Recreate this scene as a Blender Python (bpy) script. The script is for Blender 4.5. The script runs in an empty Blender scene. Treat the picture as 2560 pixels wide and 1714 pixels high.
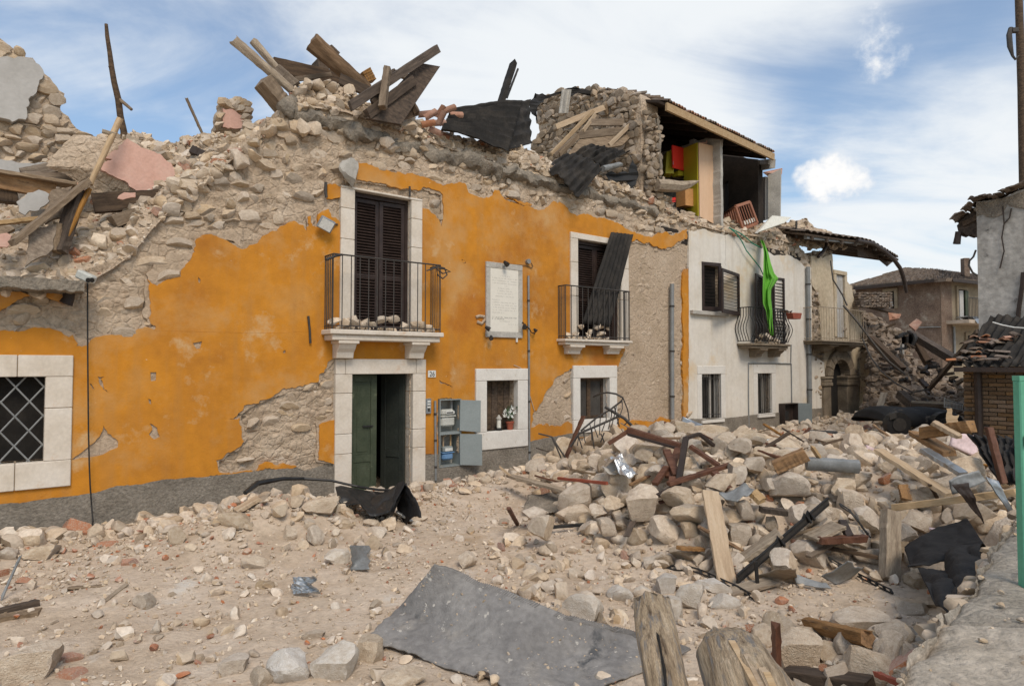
import bpy, bmesh, math, random
import numpy as np
from mathutils import Vector, Matrix, noise
from mathutils.geometry import tessellate_polygon
rnd = random.Random(7)
R = math.radians
SC = bpy.context.scene
COL = SC.collection
# ------------------------------------------------------------------ camera
F, CX, CY, HZ = 1617.8, 1280.0, 857.0, 912.7
CAMH = 2.25
PITCH = math.atan((HZ - CY) / F)
cam = bpy.data.cameras.new('camera')
cam.sensor_width = 36.0
cam.lens = F / 2560 * 36
cam.clip_end = 2000
cam_o = bpy.data.objects.new('camera', cam)
cam_o.location = (0, 0, CAMH)
cam_o.rotation_euler = (R(90) + PITCH, 0, 0)
COL.objects.link(cam_o)
SC.camera = cam_o
# ------------------------------------------------------------------ sky
SUN_DIR = Vector((0.22, -0.66, 0.78)).normalized()      # towards the (veiled) sun
w = bpy.data.worlds.new('World'); SC.world = w; w.use_nodes = True
nt = w.node_tree; nt.nodes.clear(); L = nt.links
def N(t, **kw):
    n = nt.nodes.new(t)
    for k, v in kw.items(): setattr(n, k, v)
    return n
def mth(op, a, b=None, clamp=False):
    n = N('ShaderNodeMath', operation=op); n.use_clamp = clamp
    for i, v in enumerate((a, b)):
        if v is None: continue
        if isinstance(v, (int, float)): n.inputs[i].default_value = v
        else: L.new(v, n.inputs[i])
    return n.outputs[0]
def pxdir(px, py):
    v = Vector(((px - CX) / F, 0, 0)); a = (CY - py) / F
    return Vector((v.x, math.cos(PITCH) - math.sin(PITCH) * a, math.sin(PITCH) + math.cos(PITCH) * a)).normalized()
tc = N('ShaderNodeTexCoord')
sky = N('ShaderNodeTexSky', sky_type='NISHITA')
sky.sun_disc = False
sky.sun_elevation = math.asin(SUN_DIR.z)
sky.sun_rotation = math.atan2(SUN_DIR.x, SUN_DIR.y)
sky.air_density = 1.2; sky.dust_density = 0.6; sky.ozone_density = 2.0
sep = N('ShaderNodeSeparateXYZ'); L.new(tc.outputs['Generated'], sep.inputs[0])
zz = mth('ADD', mth('MAXIMUM', sep.outputs[2], 0.0), 0.22)
cmb = N('ShaderNodeCombineXYZ')
L.new(mth('DIVIDE', sep.outputs[0], zz), cmb.inputs[0]); L.new(mth('DIVIDE', sep.outputs[1], zz), cmb.inputs[1])
mp = N('ShaderNodeMapping'); mp.inputs['Rotation'].default_value = (0, 0, R(-52)); mp.inputs['Scale'].default_value = (0.9, 2.3, 1)
L.new(cmb.outputs[0], mp.inputs[0])
n1 = N('ShaderNodeTexNoise'); n1.inputs['Scale'].default_value = 1.1; n1.inputs['Detail'].default_value = 8; n1.inputs['Roughness'].default_value = .58; n1.inputs['Distortion'].default_value = .7
L.new(mp.outputs[0], n1.inputs[0])
n2 = N('ShaderNodeTexNoise'); n2.inputs['Scale'].default_value = 3.6; n2.inputs['Detail'].default_value = 7; n2.inputs['Roughness'].default_value = .55; n2.inputs['Distortion'].default_value = .4
L.new(cmb.outputs[0], n2.inputs[0])
def blob(px, py, r0, r1, amp):
    d = pxdir(px, py); dp = N('ShaderNodeVectorMath', operation='DOT_PRODUCT'); L.new(tc.outputs['Generated'], dp.inputs[0]); dp.inputs[1].default_value = d
    mr = N('ShaderNodeMapRange', interpolation_type='SMOOTHSTEP')
    L.new(dp.outputs['Value'], mr.inputs[0]); mr.inputs[1].default_value = math.cos(R(r1)); mr.inputs[2].default_value = math.cos(R(r0))
    mr.inputs[3].default_value = 0; mr.inputs[4].default_value = amp
    return mr.outputs[0]
acc = mth('ADD', mth('MULTIPLY', n1.outputs['Fac'], 1.15), mth('MULTIPLY', mth('SUBTRACT', n2.outputs['Fac'], .5), .35))
for b in ((1330, 60, 1, 24, .17), (1500, 260, 1, 15, .08), (2520, 560, 3, 17, .26), (1700, -60, 1, 20, .12), (330, 300, 1, 15, -.13), (150, 80, 1, 14, -.05), (2110, 330, 1, 7, -.15), (1950, 260, 1, 6, -.10), (2300, 190, 1, 8, -.05), (2540, 40, 1, 10, -.10), (2160, 60, 1, 7, .06), (330, 60, 1, 10, .06), (1000, 330, 1, 8, -.05), (300, -500, 2, 30, .05)):
    acc = mth('ADD', acc, blob(*b))
mr = N('ShaderNodeMapRange', interpolation_type='SMOOTHSTEP'); L.new(acc, mr.inputs[0]); mr.inputs[1].default_value = .33; mr.inputs[2].default_value = .90
mr.inputs[3].default_value = .14; mr.inputs[4].default_value = .96
# a small cumulus puff low over the roofs
nz = N('ShaderNodeTexNoise'); nz.inputs['Scale'].default_value = 34; nz.inputs['Detail'].default_value = 9; nz.inputs['Roughness'].default_value = .6; L.new(tc.outputs['Generated'], nz.inputs[0])
puff = None
for b in ((2040, 452, .1, 2.3, .95), (2090, 440, .1, 2.6, 1.0), (2130, 455, .1, 2.1, .9), (2070, 480, .1, 2.1, .75), (2030, 515, .1, 1.5, .5), (2010, 440, .1, 1.5, .7), (2200, 130, .1, 3.0, .60), (2170, 95, .1, 2.4, .52), (2190, 20, .1, 2.0, .45)):
    v = blob(*b); puff = v if puff is None else mth('MAXIMUM', puff, v)
puff = mth('ADD', puff, mth('MULTIPLY', mth('SUBTRACT', nz.outputs['Fac'], .5), 1.5))
pm = N('ShaderNodeMapRange', interpolation_type='SMOOTHSTEP'); L.new(puff, pm.inputs[0]); pm.inputs[1].default_value = .36; pm.inputs[2].default_value = 1.0; pm.inputs[4].default_value = .95
pc = N('ShaderNodeMix', data_type='RGBA'); L.new(mth('MULTIPLY', mth('SUBTRACT', puff, .55), 1.7, True), pc.inputs[0]); pc.inputs[6].default_value = (7.2, 7.7, 8.4, 1); pc.inputs[7].default_value = (10.4, 10.1, 9.7, 1)
tint = N('ShaderNodeMix', data_type='RGBA', blend_type='MULTIPLY'); tint.inputs[0].default_value = 1
L.new(sky.outputs[0], tint.inputs[6]); tint.inputs[7].default_value = (1.08, 1.26, 1.38, 1)
SKY_CLOUD = (8.6, 8.9, 9.1, 1)
mx = N('ShaderNodeMix', data_type='RGBA'); L.new(mr.outputs[0], mx.inputs[0]); L.new(tint.outputs[2], mx.inputs[6]); mx.inputs[7].default_value = SKY_CLOUD
mx2 = N('ShaderNodeMix', data_type='RGBA'); L.new(pm.outputs[0], mx2.inputs[0]); L.new(mx.outputs[2], mx2.inputs[6]); L.new(pc.outputs[2], mx2.inputs[7])
bg = N('ShaderNodeBackground'); bg.inputs['Strength'].default_value = .1; L.new(mx2.outputs[2], bg.inputs['Color'])
wo = N('ShaderNodeOutputWorld'); L.new(bg.outputs[0], wo.inputs[0])
sl = bpy.data.lights.new('sun', 'SUN'); sl.energy = 2.3; sl.angle = R(24); sl.color = (1, .88, .74)
so = bpy.data.objects.new('sun', sl); so.rotation_euler = (-SUN_DIR).to_track_quat('-Z', 'Y').to_euler(); so.location = (0, 0, 30); COL.objects.link(so)
SC.view_settings.view_transform = 'Standard'; SC.view_settings.look = 'None'
SC.view_settings.exposure = 0.08; SC.view_settings.gamma = 1; SC.view_settings.use_curve_mapping = False
SC.render.engine = 'CYCLES'
SC.cycles.max_bounces = 5; SC.cycles.diffuse_bounces = 3; SC.cycles.use_denoising = True

# ------------------------------------------------------------------ geometry of the place
D2 = Vector((2086.7, 1617.8)).normalized(); D3 = Vector((D2.x, D2.y, 0)); NF = Vector((D2.y, -D2.x, 0))   # along the facade, out of the facade
FC = -10.064                                                                                              # facade plane: NF.p = FC
UP = Vector((0, 0, 1)); EYE = Vector((0, 0, CAMH))
ZT = {0: (0, 0, 1), 'D': (0, 0, 1.09308), 1: (0, 0, .45916), 2: (560, 60, .42083), 3: (1260, 180, .42083), 4: (1900, 400, .48458), 5: (0, 640, .4974), 6: (760, 640, .44643),
      7: (1300, 940, .42096), 8: (1700, 900, .51901), 9: (0, 1250, .38429), 10: (800, 1360, .40991), 11: (1180, 630, .15943), 12: (1640, 230, .23591),
      13: (2100, 640, .29337), 14: (1700, 600, .31887), 15: (0, 240, .29343), 16: (1060, 940, .16584)}
def q(zid, x, y):
    a = ZT[zid]; return (a[0] + x * a[2], a[1] + y * a[2])
def Q(zid, s):
    return [q(zid, *map(float, t.split(','))) for t in s.split()]
def raydir(p):
    a = (CY - p[1]) / F
    return Vector(((p[0] - CX) / F, math.cos(PITCH) - math.sin(PITCH) * a, math.sin(PITCH) + math.cos(PITCH) * a))
def pt(p, t):                      # a place seen towards p, t metres ahead
    d = raydir(p); return EYE + d * (t / d.y)
def pf(p, wo=0.0):                 # a place on the facade plane moved wo metres into the street
    d = raydir(p); return EYE + d * ((FC + wo) / NF.dot(d))
def sz(p, wo=0.0):
    v = pf(p, wo); return (v.dot(D3), v.z)
def W(s, y, z):                    # facade frame: s along, y into the wall, z up
    return D3 * s + NF * (FC - y) + UP * z
def ps(p, s0):                     # a place on the plane at right angles to the facade at s0
    d = raydir(p); return EYE + d * (s0 / D3.dot(d))
def pip(poly, X, Y):
    X = np.asarray(X); Y = np.asarray(Y); c = np.zeros(X.shape, bool); n = len(poly)
    for i in range(n):
        x0, y0 = poly[i]; x1, y1 = poly[(i + 1) % n]
        if y0 == y1: continue
        m = ((y0 > Y) != (y1 > Y)) & (X < (x1 - x0) * (Y - y0) / (y1 - y0) + x0); c ^= m
    return c
def frac(loop, amp=.02, mind=.06, rr=None, closed=True):
    rr = rr or rnd; out = []; n = len(loop)
    for i in range(n if closed else n - 1):
        a, b = loop[i], loop[(i + 1) % n]
        def rec(a, b, am, lv):
            l = math.hypot(b[0] - a[0], b[1] - a[1])
            if l < mind or lv > 6: return [a]
            f = rr.uniform(.4, .6); o = rr.gauss(0, 1) * min(am, l * .11)
            m = (a[0] + (b[0] - a[0]) * f - (b[1] - a[1]) / l * o, a[1] + (b[1] - a[1]) * f + (b[0] - a[0]) / l * o)
            return rec(a, m, am * .75, lv + 1) + rec(m, b, am * .75, lv + 1)
        out += rec(a, b, amp, 0)
    if not closed: out.append(loop[-1])
    return out
def fz(x, y, z, s=1.0, oct=4):
    return noise.fractal(Vector((x * s, y * s, z * s)), 1.0, 2.0, oct)
# ------------------------------------------------------------------ objects
def tag(o, label=None, cat=None, group=None, kind=None):
    if label: o['label'] = label
    if cat: o['category'] = cat
    if group: o['group'] = group
    if kind: o['kind'] = kind
    return o
WL = {}
def thing(name, loc, label, cat, group=None):
    o = bpy.data.objects.new(name, None); o.empty_display_size = .1; o.location = loc; COL.objects.link(o); WL[o.name] = Vector(loc)
    return tag(o, label, cat, group)
def wloc(o):
    return WL.get(o.name, Vector((0, 0, 0)))
def link(name, me, mat, parent=None, origin=None, M=None):
    if mat and not me.materials: me.materials.append(mat)
    o = bpy.data.objects.new(name, me)
    if M is not None:
        o.matrix_basis = M; wl = M.translation.copy()
    else:
        wl = origin.copy() if origin is not None else Vector((0, 0, 0)); o.location = wl
    if parent:
        o.parent = parent; o.location = wl - wloc(parent)
    WL[o.name] = wl
    COL.objects.link(o); WL[o.name] = wl
    return o
class MB:
    def __init__(s): s.v = []; s.f = []
    def add(s, vs, fs):
        k = len(s.v); s.v += [Vector(v) for v in vs]; s.f += [tuple(i + k for i in f) for f in fs]; return s
    def obox(s, c, ax, ay, az):            # centre and three half-axis vectors
        c = Vector(c); P = [c + ax * i + ay * j + az * k for k in (-1, 1) for j in (-1, 1) for i in (-1, 1)]
        fs = [(0, 2, 3, 1), (4, 5, 7, 6), (0, 1, 5, 4), (2, 6, 7, 3), (0, 4, 6, 2), (1, 3, 7, 5)]
        if ax.cross(ay).dot(az) < 0: fs = [tuple(reversed(f)) for f in fs]
        return s.add(P, fs)
    def fbox(s, s0, s1, y0, y1, z0, z1):   # box in the facade frame
        return s.obox(W((s0 + s1) / 2, (y0 + y1) / 2, (z0 + z1) / 2), D3 * ((s1 - s0) / 2), -NF * ((y1 - y0) / 2), UP * ((z1 - z0) / 2))
    def beam(s, a, b, wd, hh, up=UP):
        a, b = Vector(a), Vector(b); d = (b - a); l = d.length; d.normalize()
        x = d.cross(up)
        if x.length < 1e-3: x = d.cross(Vector((1, 0, 0)))
        x.normalize(); u = x.cross(d).normalized()
        return s.obox((a + b) / 2, d * (l / 2), x * (wd / 2), u * (hh / 2))
    def tube(s, pts, r, n=8, cap=True):
        pts = [Vector(p) for p in pts]; m = len(pts); rings = []; px_ = None
        for i, p in enumerate(pts):
            d = (pts[min(i + 1, m - 1)] - pts[max(i - 1, 0)]).normalized()
            if px_ is None:
                x = d.cross(UP)
                if x.length < .05: x = d.cross(Vector((1, 0, 0)))
            else: x = px_ - d * px_.dot(d)
            x.normalize(); px_ = x; y = d.cross(x); rr = r[i] if isinstance(r, (list, tuple)) else r
            rings.append([p + (x * math.cos(2 * math.pi * k / n) + y * math.sin(2 * math.pi * k / n)) * rr for k in range(n)])
        vs = [v for ring in rings for v in ring]
        fs = [(i * n + k, i * n + (k + 1) % n, (i + 1) * n + (k + 1) % n, (i + 1) * n + k) for i in range(m - 1) for k in range(n)]
        if cap: fs += [tuple(range(n - 1, -1, -1)), tuple((m - 1) * n + k for k in range(n))]
        return s.add(vs, fs)
    def grid(s, fn, nu, nv):
        vs = [fn(i / nu, j / nv) for j in range(nv + 1) for i in range(nu + 1)]
        fs = [(j * (nu + 1) + i, j * (nu + 1) + i + 1, (j + 1) * (nu + 1) + i + 1, (j + 1) * (nu + 1) + i) for j in range(nv) for i in range(nu)]
        return s.add(vs, fs)
    def slab(s, loops, fr, bk):            # loops of 2-D points; fr, bk map (a,b) to the front and the back face
        tri = tessellate_polygon([[Vector((a, b, 0)) for a, b in lp] for lp in loops])
        fl = [p for lp in loops for p in lp]; n = len(fl)
        vs = [fr(*p) for p in fl] + [bk(*p) for p in fl]; fs = []
        for t in tri:
            fs.append(tuple(t)); fs.append(tuple(i + n for i in reversed(t)))
        k = 0
        for lp in loops:
            m = len(lp)
            for i in range(m): fs.append((k + i, k + (i + 1) % m, k + (i + 1) % m + n, k + i + n))
            k += m
        return s.add(vs, fs)
    def fslab(s, loops, y0, y1):           # slab of the facade frame between depths y0 (front) and y1
        return s.slab(loops, lambda a, b: W(a, y0, b), lambda a, b: W(a, y1, b))
    def build(s, name, mat, parent=None, smooth=False, bevel=0, org=None, M=None, label=None, kind=None, solid=0, sub=0):
        me = bpy.data.meshes.new(name)
        if M is None:
            if org is None:
                xs = [v.x for v in s.v]; ys = [v.y for v in s.v]; zs = [v.z for v in s.v]
                org = Vector(((min(xs) + max(xs)) / 2, (min(ys) + max(ys)) / 2, min(zs)))
            me.from_pydata([tuple(v - org) for v in s.v], [], s.f)
        else: me.from_pydata([tuple(v) for v in s.v], [], s.f)
        bm = bmesh.new(); bm.from_mesh(me)
        if solid == 0: bmesh.ops.recalc_face_normals(bm, faces=bm.faces)
        bm.to_mesh(me); bm.free()
        if smooth:
            me.shade_smooth(); me.set_sharp_from_angle(angle=R(45))
        o = link(name, me, mat, parent, org, M)
        if solid:
            m = o.modifiers.new('solid', 'SOLIDIFY'); m.thickness = solid; m.offset = 0
        if sub:
            m = o.modifiers.new('sub', 'SUBSURF'); m.levels = sub; m.render_levels = sub
        if bevel:
            m = o.modifiers.new('bevel', 'BEVEL'); m.width = bevel; m.segments = 1; m.limit_method = 'ANGLE'; m.angle_limit = R(40)
        if label: o['label'] = label
        if kind: o['kind'] = kind
        return o
# ------------------------------------------------------------------ materials
MATS = {}
def mat(name, cols, scale=3.0, rough=.9, bump=.3, bscale=30.0, metal=0.0, isl=0.0, detail=6, stretch=None, spots=None, contrast=(.3, .7), spec=.3, alpha=None, crack=0, fine=.12, bdist=.02, world=False, streak=None):
    if name in MATS: return MATS[name]
    m = bpy.data.materials.new(name); m.use_nodes = True; t = m.node_tree; b = t.nodes['Principled BSDF']; lk = t.links
    def n(ty, **k):
        x = t.nodes.new(ty)
        for a, v in k.items(): setattr(x, a, v)
        return x
    b.inputs['Roughness'].default_value = rough; b.inputs['Metallic'].default_value = metal; b.inputs['Specular IOR Level'].default_value = spec
    co = n('ShaderNodeTexCoord'); src = co.outputs['Object']
    if world: src = n('ShaderNodeNewGeometry').outputs['Position']
    if stretch:
        mp = n('ShaderNodeMapping'); mp.inputs['Scale'].default_value = stretch; lk.new(src, mp.inputs[0]); src = mp.outputs[0]
    oi = n('ShaderNodeObjectInfo'); geo = n('ShaderNodeNewGeometry')
    rs = n('ShaderNodeMath', operation='ADD'); lk.new(oi.outputs['Random'], rs.inputs[0]); lk.new(geo.outputs['Random Per Island'], rs.inputs[1])
    fr = n('ShaderNodeMath', operation='FRACT'); lk.new(rs.outputs[0], fr.inputs[0])
    wv = n('ShaderNodeMath', operation='MULTIPLY'); lk.new(fr.outputs[0] if isl else oi.outputs['Random'], wv.inputs[0]); wv.inputs[1].default_value = 20
    a1 = n('ShaderNodeTexNoise', noise_dimensions='4D'); a1.inputs['Scale'].default_value = scale; a1.inputs['Detail'].default_value = detail; a1.inputs['Roughness'].default_value = .62
    lk.new(src, a1.inputs['Vector']); lk.new(wv.outputs[0], a1.inputs['W'])
    cr = n('ShaderNodeValToRGB'); lk.new(a1.outputs['Fac'], cr.inputs[0]); e = cr.color_ramp.elements
    k = len(cols)
    for i, c in enumerate(cols):
        pos = contrast[0] + (contrast[1] - contrast[0]) * i / max(1, k - 1)
        if i < 2: e[i].position = pos
        else: e.new(pos)
    for i, c in enumerate(cols): e[i].color = (*c, 1)
    col = cr.outputs[0]
    a2 = n('ShaderNodeTexNoise'); a2.inputs['Scale'].default_value = scale * 9; a2.inputs['Detail'].default_value = 5; lk.new(src, a2.inputs['Vector'])
    mr = n('ShaderNodeMapRange'); lk.new(a2.outputs['Fac'], mr.inputs[0]); mr.inputs[1].default_value = .25; mr.inputs[2].default_value = .75; mr.inputs[3].default_value = 1 - fine * 1.6; mr.inputs[4].default_value = 1 + fine
    hs = n('ShaderNodeHueSaturation'); lk.new(col, hs.inputs['Color']); lk.new(mr.outputs[0], hs.inputs['Value']); col = hs.outputs[0]
    if isl:
        m2 = n('ShaderNodeMapRange'); lk.new(fr.outputs[0], m2.inputs[0]); m2.inputs[3].default_value = 1 - isl; m2.inputs[4].default_value = 1 + isl * .7
        h2 = n('ShaderNodeHueSaturation'); lk.new(col, h2.inputs['Color']); lk.new(m2.outputs[0], h2.inputs['Value'])
        sa = n('ShaderNodeMapRange'); f3 = n('ShaderNodeMath', operation='MULTIPLY'); lk.new(fr.outputs[0], f3.inputs[0]); f3.inputs[1].default_value = 7.3
        f4 = n('ShaderNodeMath', operation='FRACT'); lk.new(f3.outputs[0], f4.inputs[0]); lk.new(f4.outputs[0], sa.inputs[0]); sa.inputs[3].default_value = .82; sa.inputs[4].default_value = 1.25
        lk.new(sa.outputs[0], h2.inputs['Saturation']); col = h2.outputs[0]
    if streak:
        mq = n('ShaderNodeMapping'); mq.inputs['Scale'].default_value = (5, 5, .35); lk.new(src, mq.inputs[0]); q1 = n('ShaderNodeTexNoise'); q1.inputs['Scale'].default_value = 1.2; q1.inputs['Detail'].default_value = 6; lk.new(mq.outputs[0], q1.inputs['Vector'])
        q2 = n('ShaderNodeMapRange'); lk.new(q1.outputs['Fac'], q2.inputs[0]); q2.inputs[1].default_value = .50; q2.inputs[2].default_value = .80; q2.inputs[4].default_value = .6
        q3 = n('ShaderNodeMix', data_type='RGBA'); lk.new(q2.outputs[0], q3.inputs[0]); lk.new(col, q3.inputs[6]); q3.inputs[7].default_value = (*streak, 1); col = q3.outputs[2]
    for sp in (spots or []):       # (colour, scale, threshold, softness)
        s1 = n('ShaderNodeTexNoise'); s1.inputs['Scale'].default_value = sp[1]; s1.inputs['Detail'].default_value = 7; s1.inputs['Roughness'].default_value = .65; lk.new(src, s1.inputs['Vector'])
        s2 = n('ShaderNodeMapRange'); lk.new(s1.outputs['Fac'], s2.inputs[0]); s2.inputs[1].default_value = sp[2]; s2.inputs[2].default_value = sp[2] + sp[3]
        s3 = n('ShaderNodeMix', data_type='RGBA'); lk.new(s2.outputs[0], s3.inputs[0]); lk.new(col, s3.inputs[6]); s3.inputs[7].default_value = (*sp[0], 1); col = s3.outputs[2]
    lk.new(col, b.inputs['Base Color'])
    h = n('ShaderNodeTexNoise'); h.inputs['Scale'].default_value = bscale; h.inputs['Detail'].default_value = 8; h.inputs['Roughness'].default_value = .62; lk.new(src, h.inputs['Vector'])
    hh = h.outputs['Fac']
    if crack:
        vo = n('ShaderNodeTexVoronoi', feature='DISTANCE_TO_EDGE'); vo.inputs['Scale'].default_value = crack; lk.new(src, vo.inputs['Vector'])
        ms = n('ShaderNodeMath', operation='MINIMUM'); lk.new(vo.outputs[0], ms.inputs[0]); ms.inputs[1].default_value = .12
        ma = n('ShaderNodeMath', operation='MULTIPLY_ADD'); lk.new(ms.outputs[0], ma.inputs[0]); ma.inputs[1].default_value = 2.5; lk.new(hh, ma.inputs[2]); hh = ma.outputs[0]
    bu = n('ShaderNodeBump'); bu.inputs['Strength'].default_value = bump; bu.inputs['Distance'].default_value = bdist; lk.new(hh, bu.inputs['Height']); lk.new(bu.outputs[0], b.inputs['Normal'])
    MATS[name] = m; return m
m_orange = mat('orange_plaster', [(.36, .138, .02), (.47, .19, .022), (.53, .215, .02), (.52, .25, .06)], .8, .92, .35, 45, streak=(.40, .20, .06), spots=[((.50, .29, .115), .8, .50, .22), ((.36, .125, .018), .6, .56, .16), ((.55, .38, .20), 1.7, .60, .16), ((.62, .46, .30), 11, .70, .04), ((.50, .40, .29), 3.5, .70, .05)], contrast=(.30, .70), fine=.07, world=True)
m_mortar = mat('old_mortar', [(.37, .275, .19), (.49, .38, .272), (.57, .46, .345)], 2.2, .97, 1.0, 20, crack=7, bdist=.04, fine=.18)
m_under = mat('undercoat', [(.37, .28, .19), (.45, .345, .245), (.50, .395, .29)], 1.8, .96, .9, 24, fine=.12, bdist=.03, crack=5)
m_wstone = mat('wall_stone', [(.42, .325, .23), (.54, .43, .315), (.63, .53, .41)], 4, .95, .8, 16, isl=.24)
m_pale = mat('whitewashed_stone', [(.52, .44, .35), (.64, .575, .49), (.72, .67, .60)], 3.2, .95, .8, 12, isl=.12, bdist=.03)
m_stone = mat('limestone', [(.42, .325, .235), (.55, .445, .335), (.63, .525, .405), (.68, .60, .49)], 3.2, .95, .85, 12, isl=.26, spots=[((.42, .33, .24), 4, .60, .12), ((.72, .65, .55), 6, .62, .08)], bdist=.03, fine=.12)
m_gstone = mat('dusty_debris', [(.35, .27, .19), (.46, .365, .265), (.53, .44, .335)], 4, .95, .6, 20, isl=.35)
m_dkstone = mat('shaded_rubble', [(.12, .088, .062), (.21, .16, .12), (.30, .24, .18)], 4, .95, .6, 20, isl=.4)  # darker stone tone: shade over the far slope is put into the colour
m_grstone = mat('grey_rubble', [(.24, .185, .13), (.34, .27, .20), (.42, .345, .265)], 4, .95, .6, 20, isl=.35)
m_brick = mat('broken_brick', [(.36, .15, .085), (.44, .22, .14), (.46, .30, .22)], 9, .95, .5, 40, isl=.3, spots=[((.48, .40, .31), 7, .52, .1)])
m_ground = mat('dust', [(.43, .33, .235), (.52, .41, .30), (.57, .46, .35), (.60, .50, .395)], 1.6, .98, .9, 30, bdist=.03, fine=.12, spots=[((.36, .24, .13), .8, .60, .12), ((.58, .53, .46), 1.3, .60, .10), ((.30, .235, .17), 5, .62, .08)], world=True)
m_plinth = mat('grey_plinth', [(.17, .145, .115), (.235, .205, .165), (.29, .255, .21)], 3, .95, 1.0, 30, bdist=.03, fine=.22)
m_marble = mat('marble_trim', [(.52, .45, .36), (.62, .55, .46), (.66, .60, .52)], 3, .6, .15, 25, spots=[((.56, .42, .30), 5, .60, .12)], fine=.06)
m_white = mat('white_plaster', [(.58, .52, .43), (.66, .61, .53), (.69, .65, .58)], 1.2, .92, .3, 30, streak=(.48, .41, .32), spots=[((.60, .46, .29), .55, .54, .12), ((.58, .49, .37), 1.4, .60, .14)], fine=.05)
m_wtrim = mat('white_paint_trim', [(.60, .56, .50), (.70, .67, .61)], 3, .85, .25, 25, spots=[((.50, .43, .34), 5, .63, .06)], fine=.06)
m_beige = mat('beige_plaster', [(.40, .315, .21), (.50, .41, .285), (.54, .46, .35)], 1.2, .94, .5, 18, spots=[((.28, .21, .14), 1.5, .60, .1)], fine=.12)
m_cornice = mat('weathered_cement', [(.15, .13, .105), (.25, .215, .17), (.37, .31, .24)], 5, .97, 1.0, 22, bdist=.05, fine=.2)
m_log = mat('split_log', [(.13, .09, .058), (.38, .285, .185), (.52, .40, .27), (.60, .48, .34)], 1.3, .9, 1.0, 5, stretch=(1.2, 22, 22), fine=.25, bdist=.03, contrast=(.34, .66), spots=[((.24, .22, .20), 1.2, .52, .1)])
m_conc = mat('concrete', [(.32, .30, .265), (.42, .395, .35), (.48, .45, .40)], 3, .93, .5, 30, fine=.12)
m_conc2 = mat('rough_capping', [(.28, .245, .195), (.37, .325, .265), (.45, .40, .33)], 3, .97, 1.0, 26, bdist=.04, fine=.2, crack=5)
m_parapet = mat('rough_parapet', [(.36, .305, .235), (.48, .415, .335), (.56, .50, .41)], 3, .97, 1.0, 26, bdist=.03, fine=.2)
m_grey = mat('grey_plaster', [(.36, .345, .32), (.42, .405, .38), (.45, .435, .41)], 2, .9, .2, 30, fine=.05)
m_pink = mat('pink_plaster', [(.52, .31, .24), (.60, .37, .295), (.62, .42, .34)], 3, .93, .25, 30, spots=[((.45, .32, .25), 4, .62, .08)], fine=.06)
m_wood = mat('old_wood', [(.13, .095, .065), (.22, .165, .115), (.32, .25, .18)], 2.5, .85, .6, 8, stretch=(1, 9, 9), fine=.2, isl=.2, bdist=.01)
m_dwood = mat('dark_wood', [(.035, .026, .02), (.085, .06, .042), (.14, .10, .07)], 2.5, .85, .6, 8, stretch=(1, 9, 9), fine=.2, isl=.2, bdist=.01)
m_nwood = mat('fresh_wood', [(.34, .235, .14), (.44, .32, .20), (.50, .39, .265)], 2.5, .75, .35, 8, stretch=(1, 10, 10), fine=.12, isl=.15, bdist=.006)
m_owood = mat('orange_wood', [(.14, .08, .038), (.30, .165, .07), (.38, .235, .12)], 2.5, .8, .6, 8, stretch=(1, 8, 8), fine=.2, isl=.15, bdist=.01, spots=[((.09, .06, .04), 3, .58, .1)])
m_lwood = mat('log_wood', [(.20, .15, .105), (.34, .27, .195), (.46, .38, .28)], 2.2, .85, .9, 6, stretch=(1, 8, 8), fine=.2, bdist=.02)
m_shut = mat('brown_shutter', [(.022, .014, .012), (.035, .022, .018), (.05, .033, .027)], 6, .5, .15, 20, fine=.1)
m_green = mat('green_door', [(.03, .042, .023), (.05, .062, .036), (.075, .088, .055)], 3, .6, .2, 20, spots=[((.16, .18, .11), 5, .62, .1)], fine=.15)
m_dark = mat('inner_shade', [(.012, .011, .01), (.03, .026, .022)], 3, .95, .2, 20)  # near-black: the shade of unlit insides is put into the colour
m_dkgreen = mat('shaded_door', [(.02, .024, .02), (.035, .04, .032)], 3, .7, .2, 20)  # darker copy of the door green, hallway shade painted in
m_iron = mat('iron', [(.045, .042, .04), (.085, .075, .065)], 8, .6, .2, 40, metal=.4)
m_black = mat('black_iron', [(.012, .012, .012), (.03, .028, .026)], 8, .55, .2, 40)
m_corr = mat('tarred_sheet', [(.010, .009, .008), (.022, .019, .016), (.048, .040, .032)], 3, .8, .35, 20, spots=[((.12, .095, .07), 6, .70, .08)], fine=.2)
m_galv = mat('galvanised', [(.30, .315, .325), (.42, .44, .45)], 4, .38, .15, 12, metal=.75, spots=[((.30, .27, .23), 4, .60, .08)])
m_pipe = mat('grey_pipe', [(.19, .195, .19), (.28, .285, .28)], 4, .55, .1, 20, metal=.2)
m_cab = mat('cabinet_grey', [(.23, .26, .255), (.28, .31, .305)], 4, .5, .08, 20, metal=.2, fine=.05)
m_meter = mat('meter_shell', [(.42, .42, .38), (.52, .52, .47)], 5, .5, .05, 20)
m_blue = mat('blue_shell', [(.10, .21, .38), (.16, .28, .45)], 5, .5, .05, 20)
m_terra = mat('terracotta', [(.28, .13, .08), (.38, .20, .13), (.40, .27, .19)], 5, .92, .4, 20, isl=.35, spots=[((.20, .17, .14), 4, .56, .1)])
m_dtile = mat('lichen_tile', [(.09, .065, .05), (.17, .13, .10), (.26, .22, .18)], 5, .92, .5, 20, isl=.35)
m_mat = mat('rubber_mat', [(.16, .152, .145), (.225, .213, .20), (.30, .282, .26)], 2.2, .8, .6, 60, spots=[((.33, .295, .25), 1.6, .58, .14), ((.45, .42, .37), 12, .63, .03), ((.09, .09, .09), 3, .62, .08), ((.34, .30, .25), 26, .70, .03)], fine=.16)
m_cloth = mat('black_cloth', [(.010, .010, .011), (.022, .021, .021)], 5, .8, .5, 14)
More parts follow.
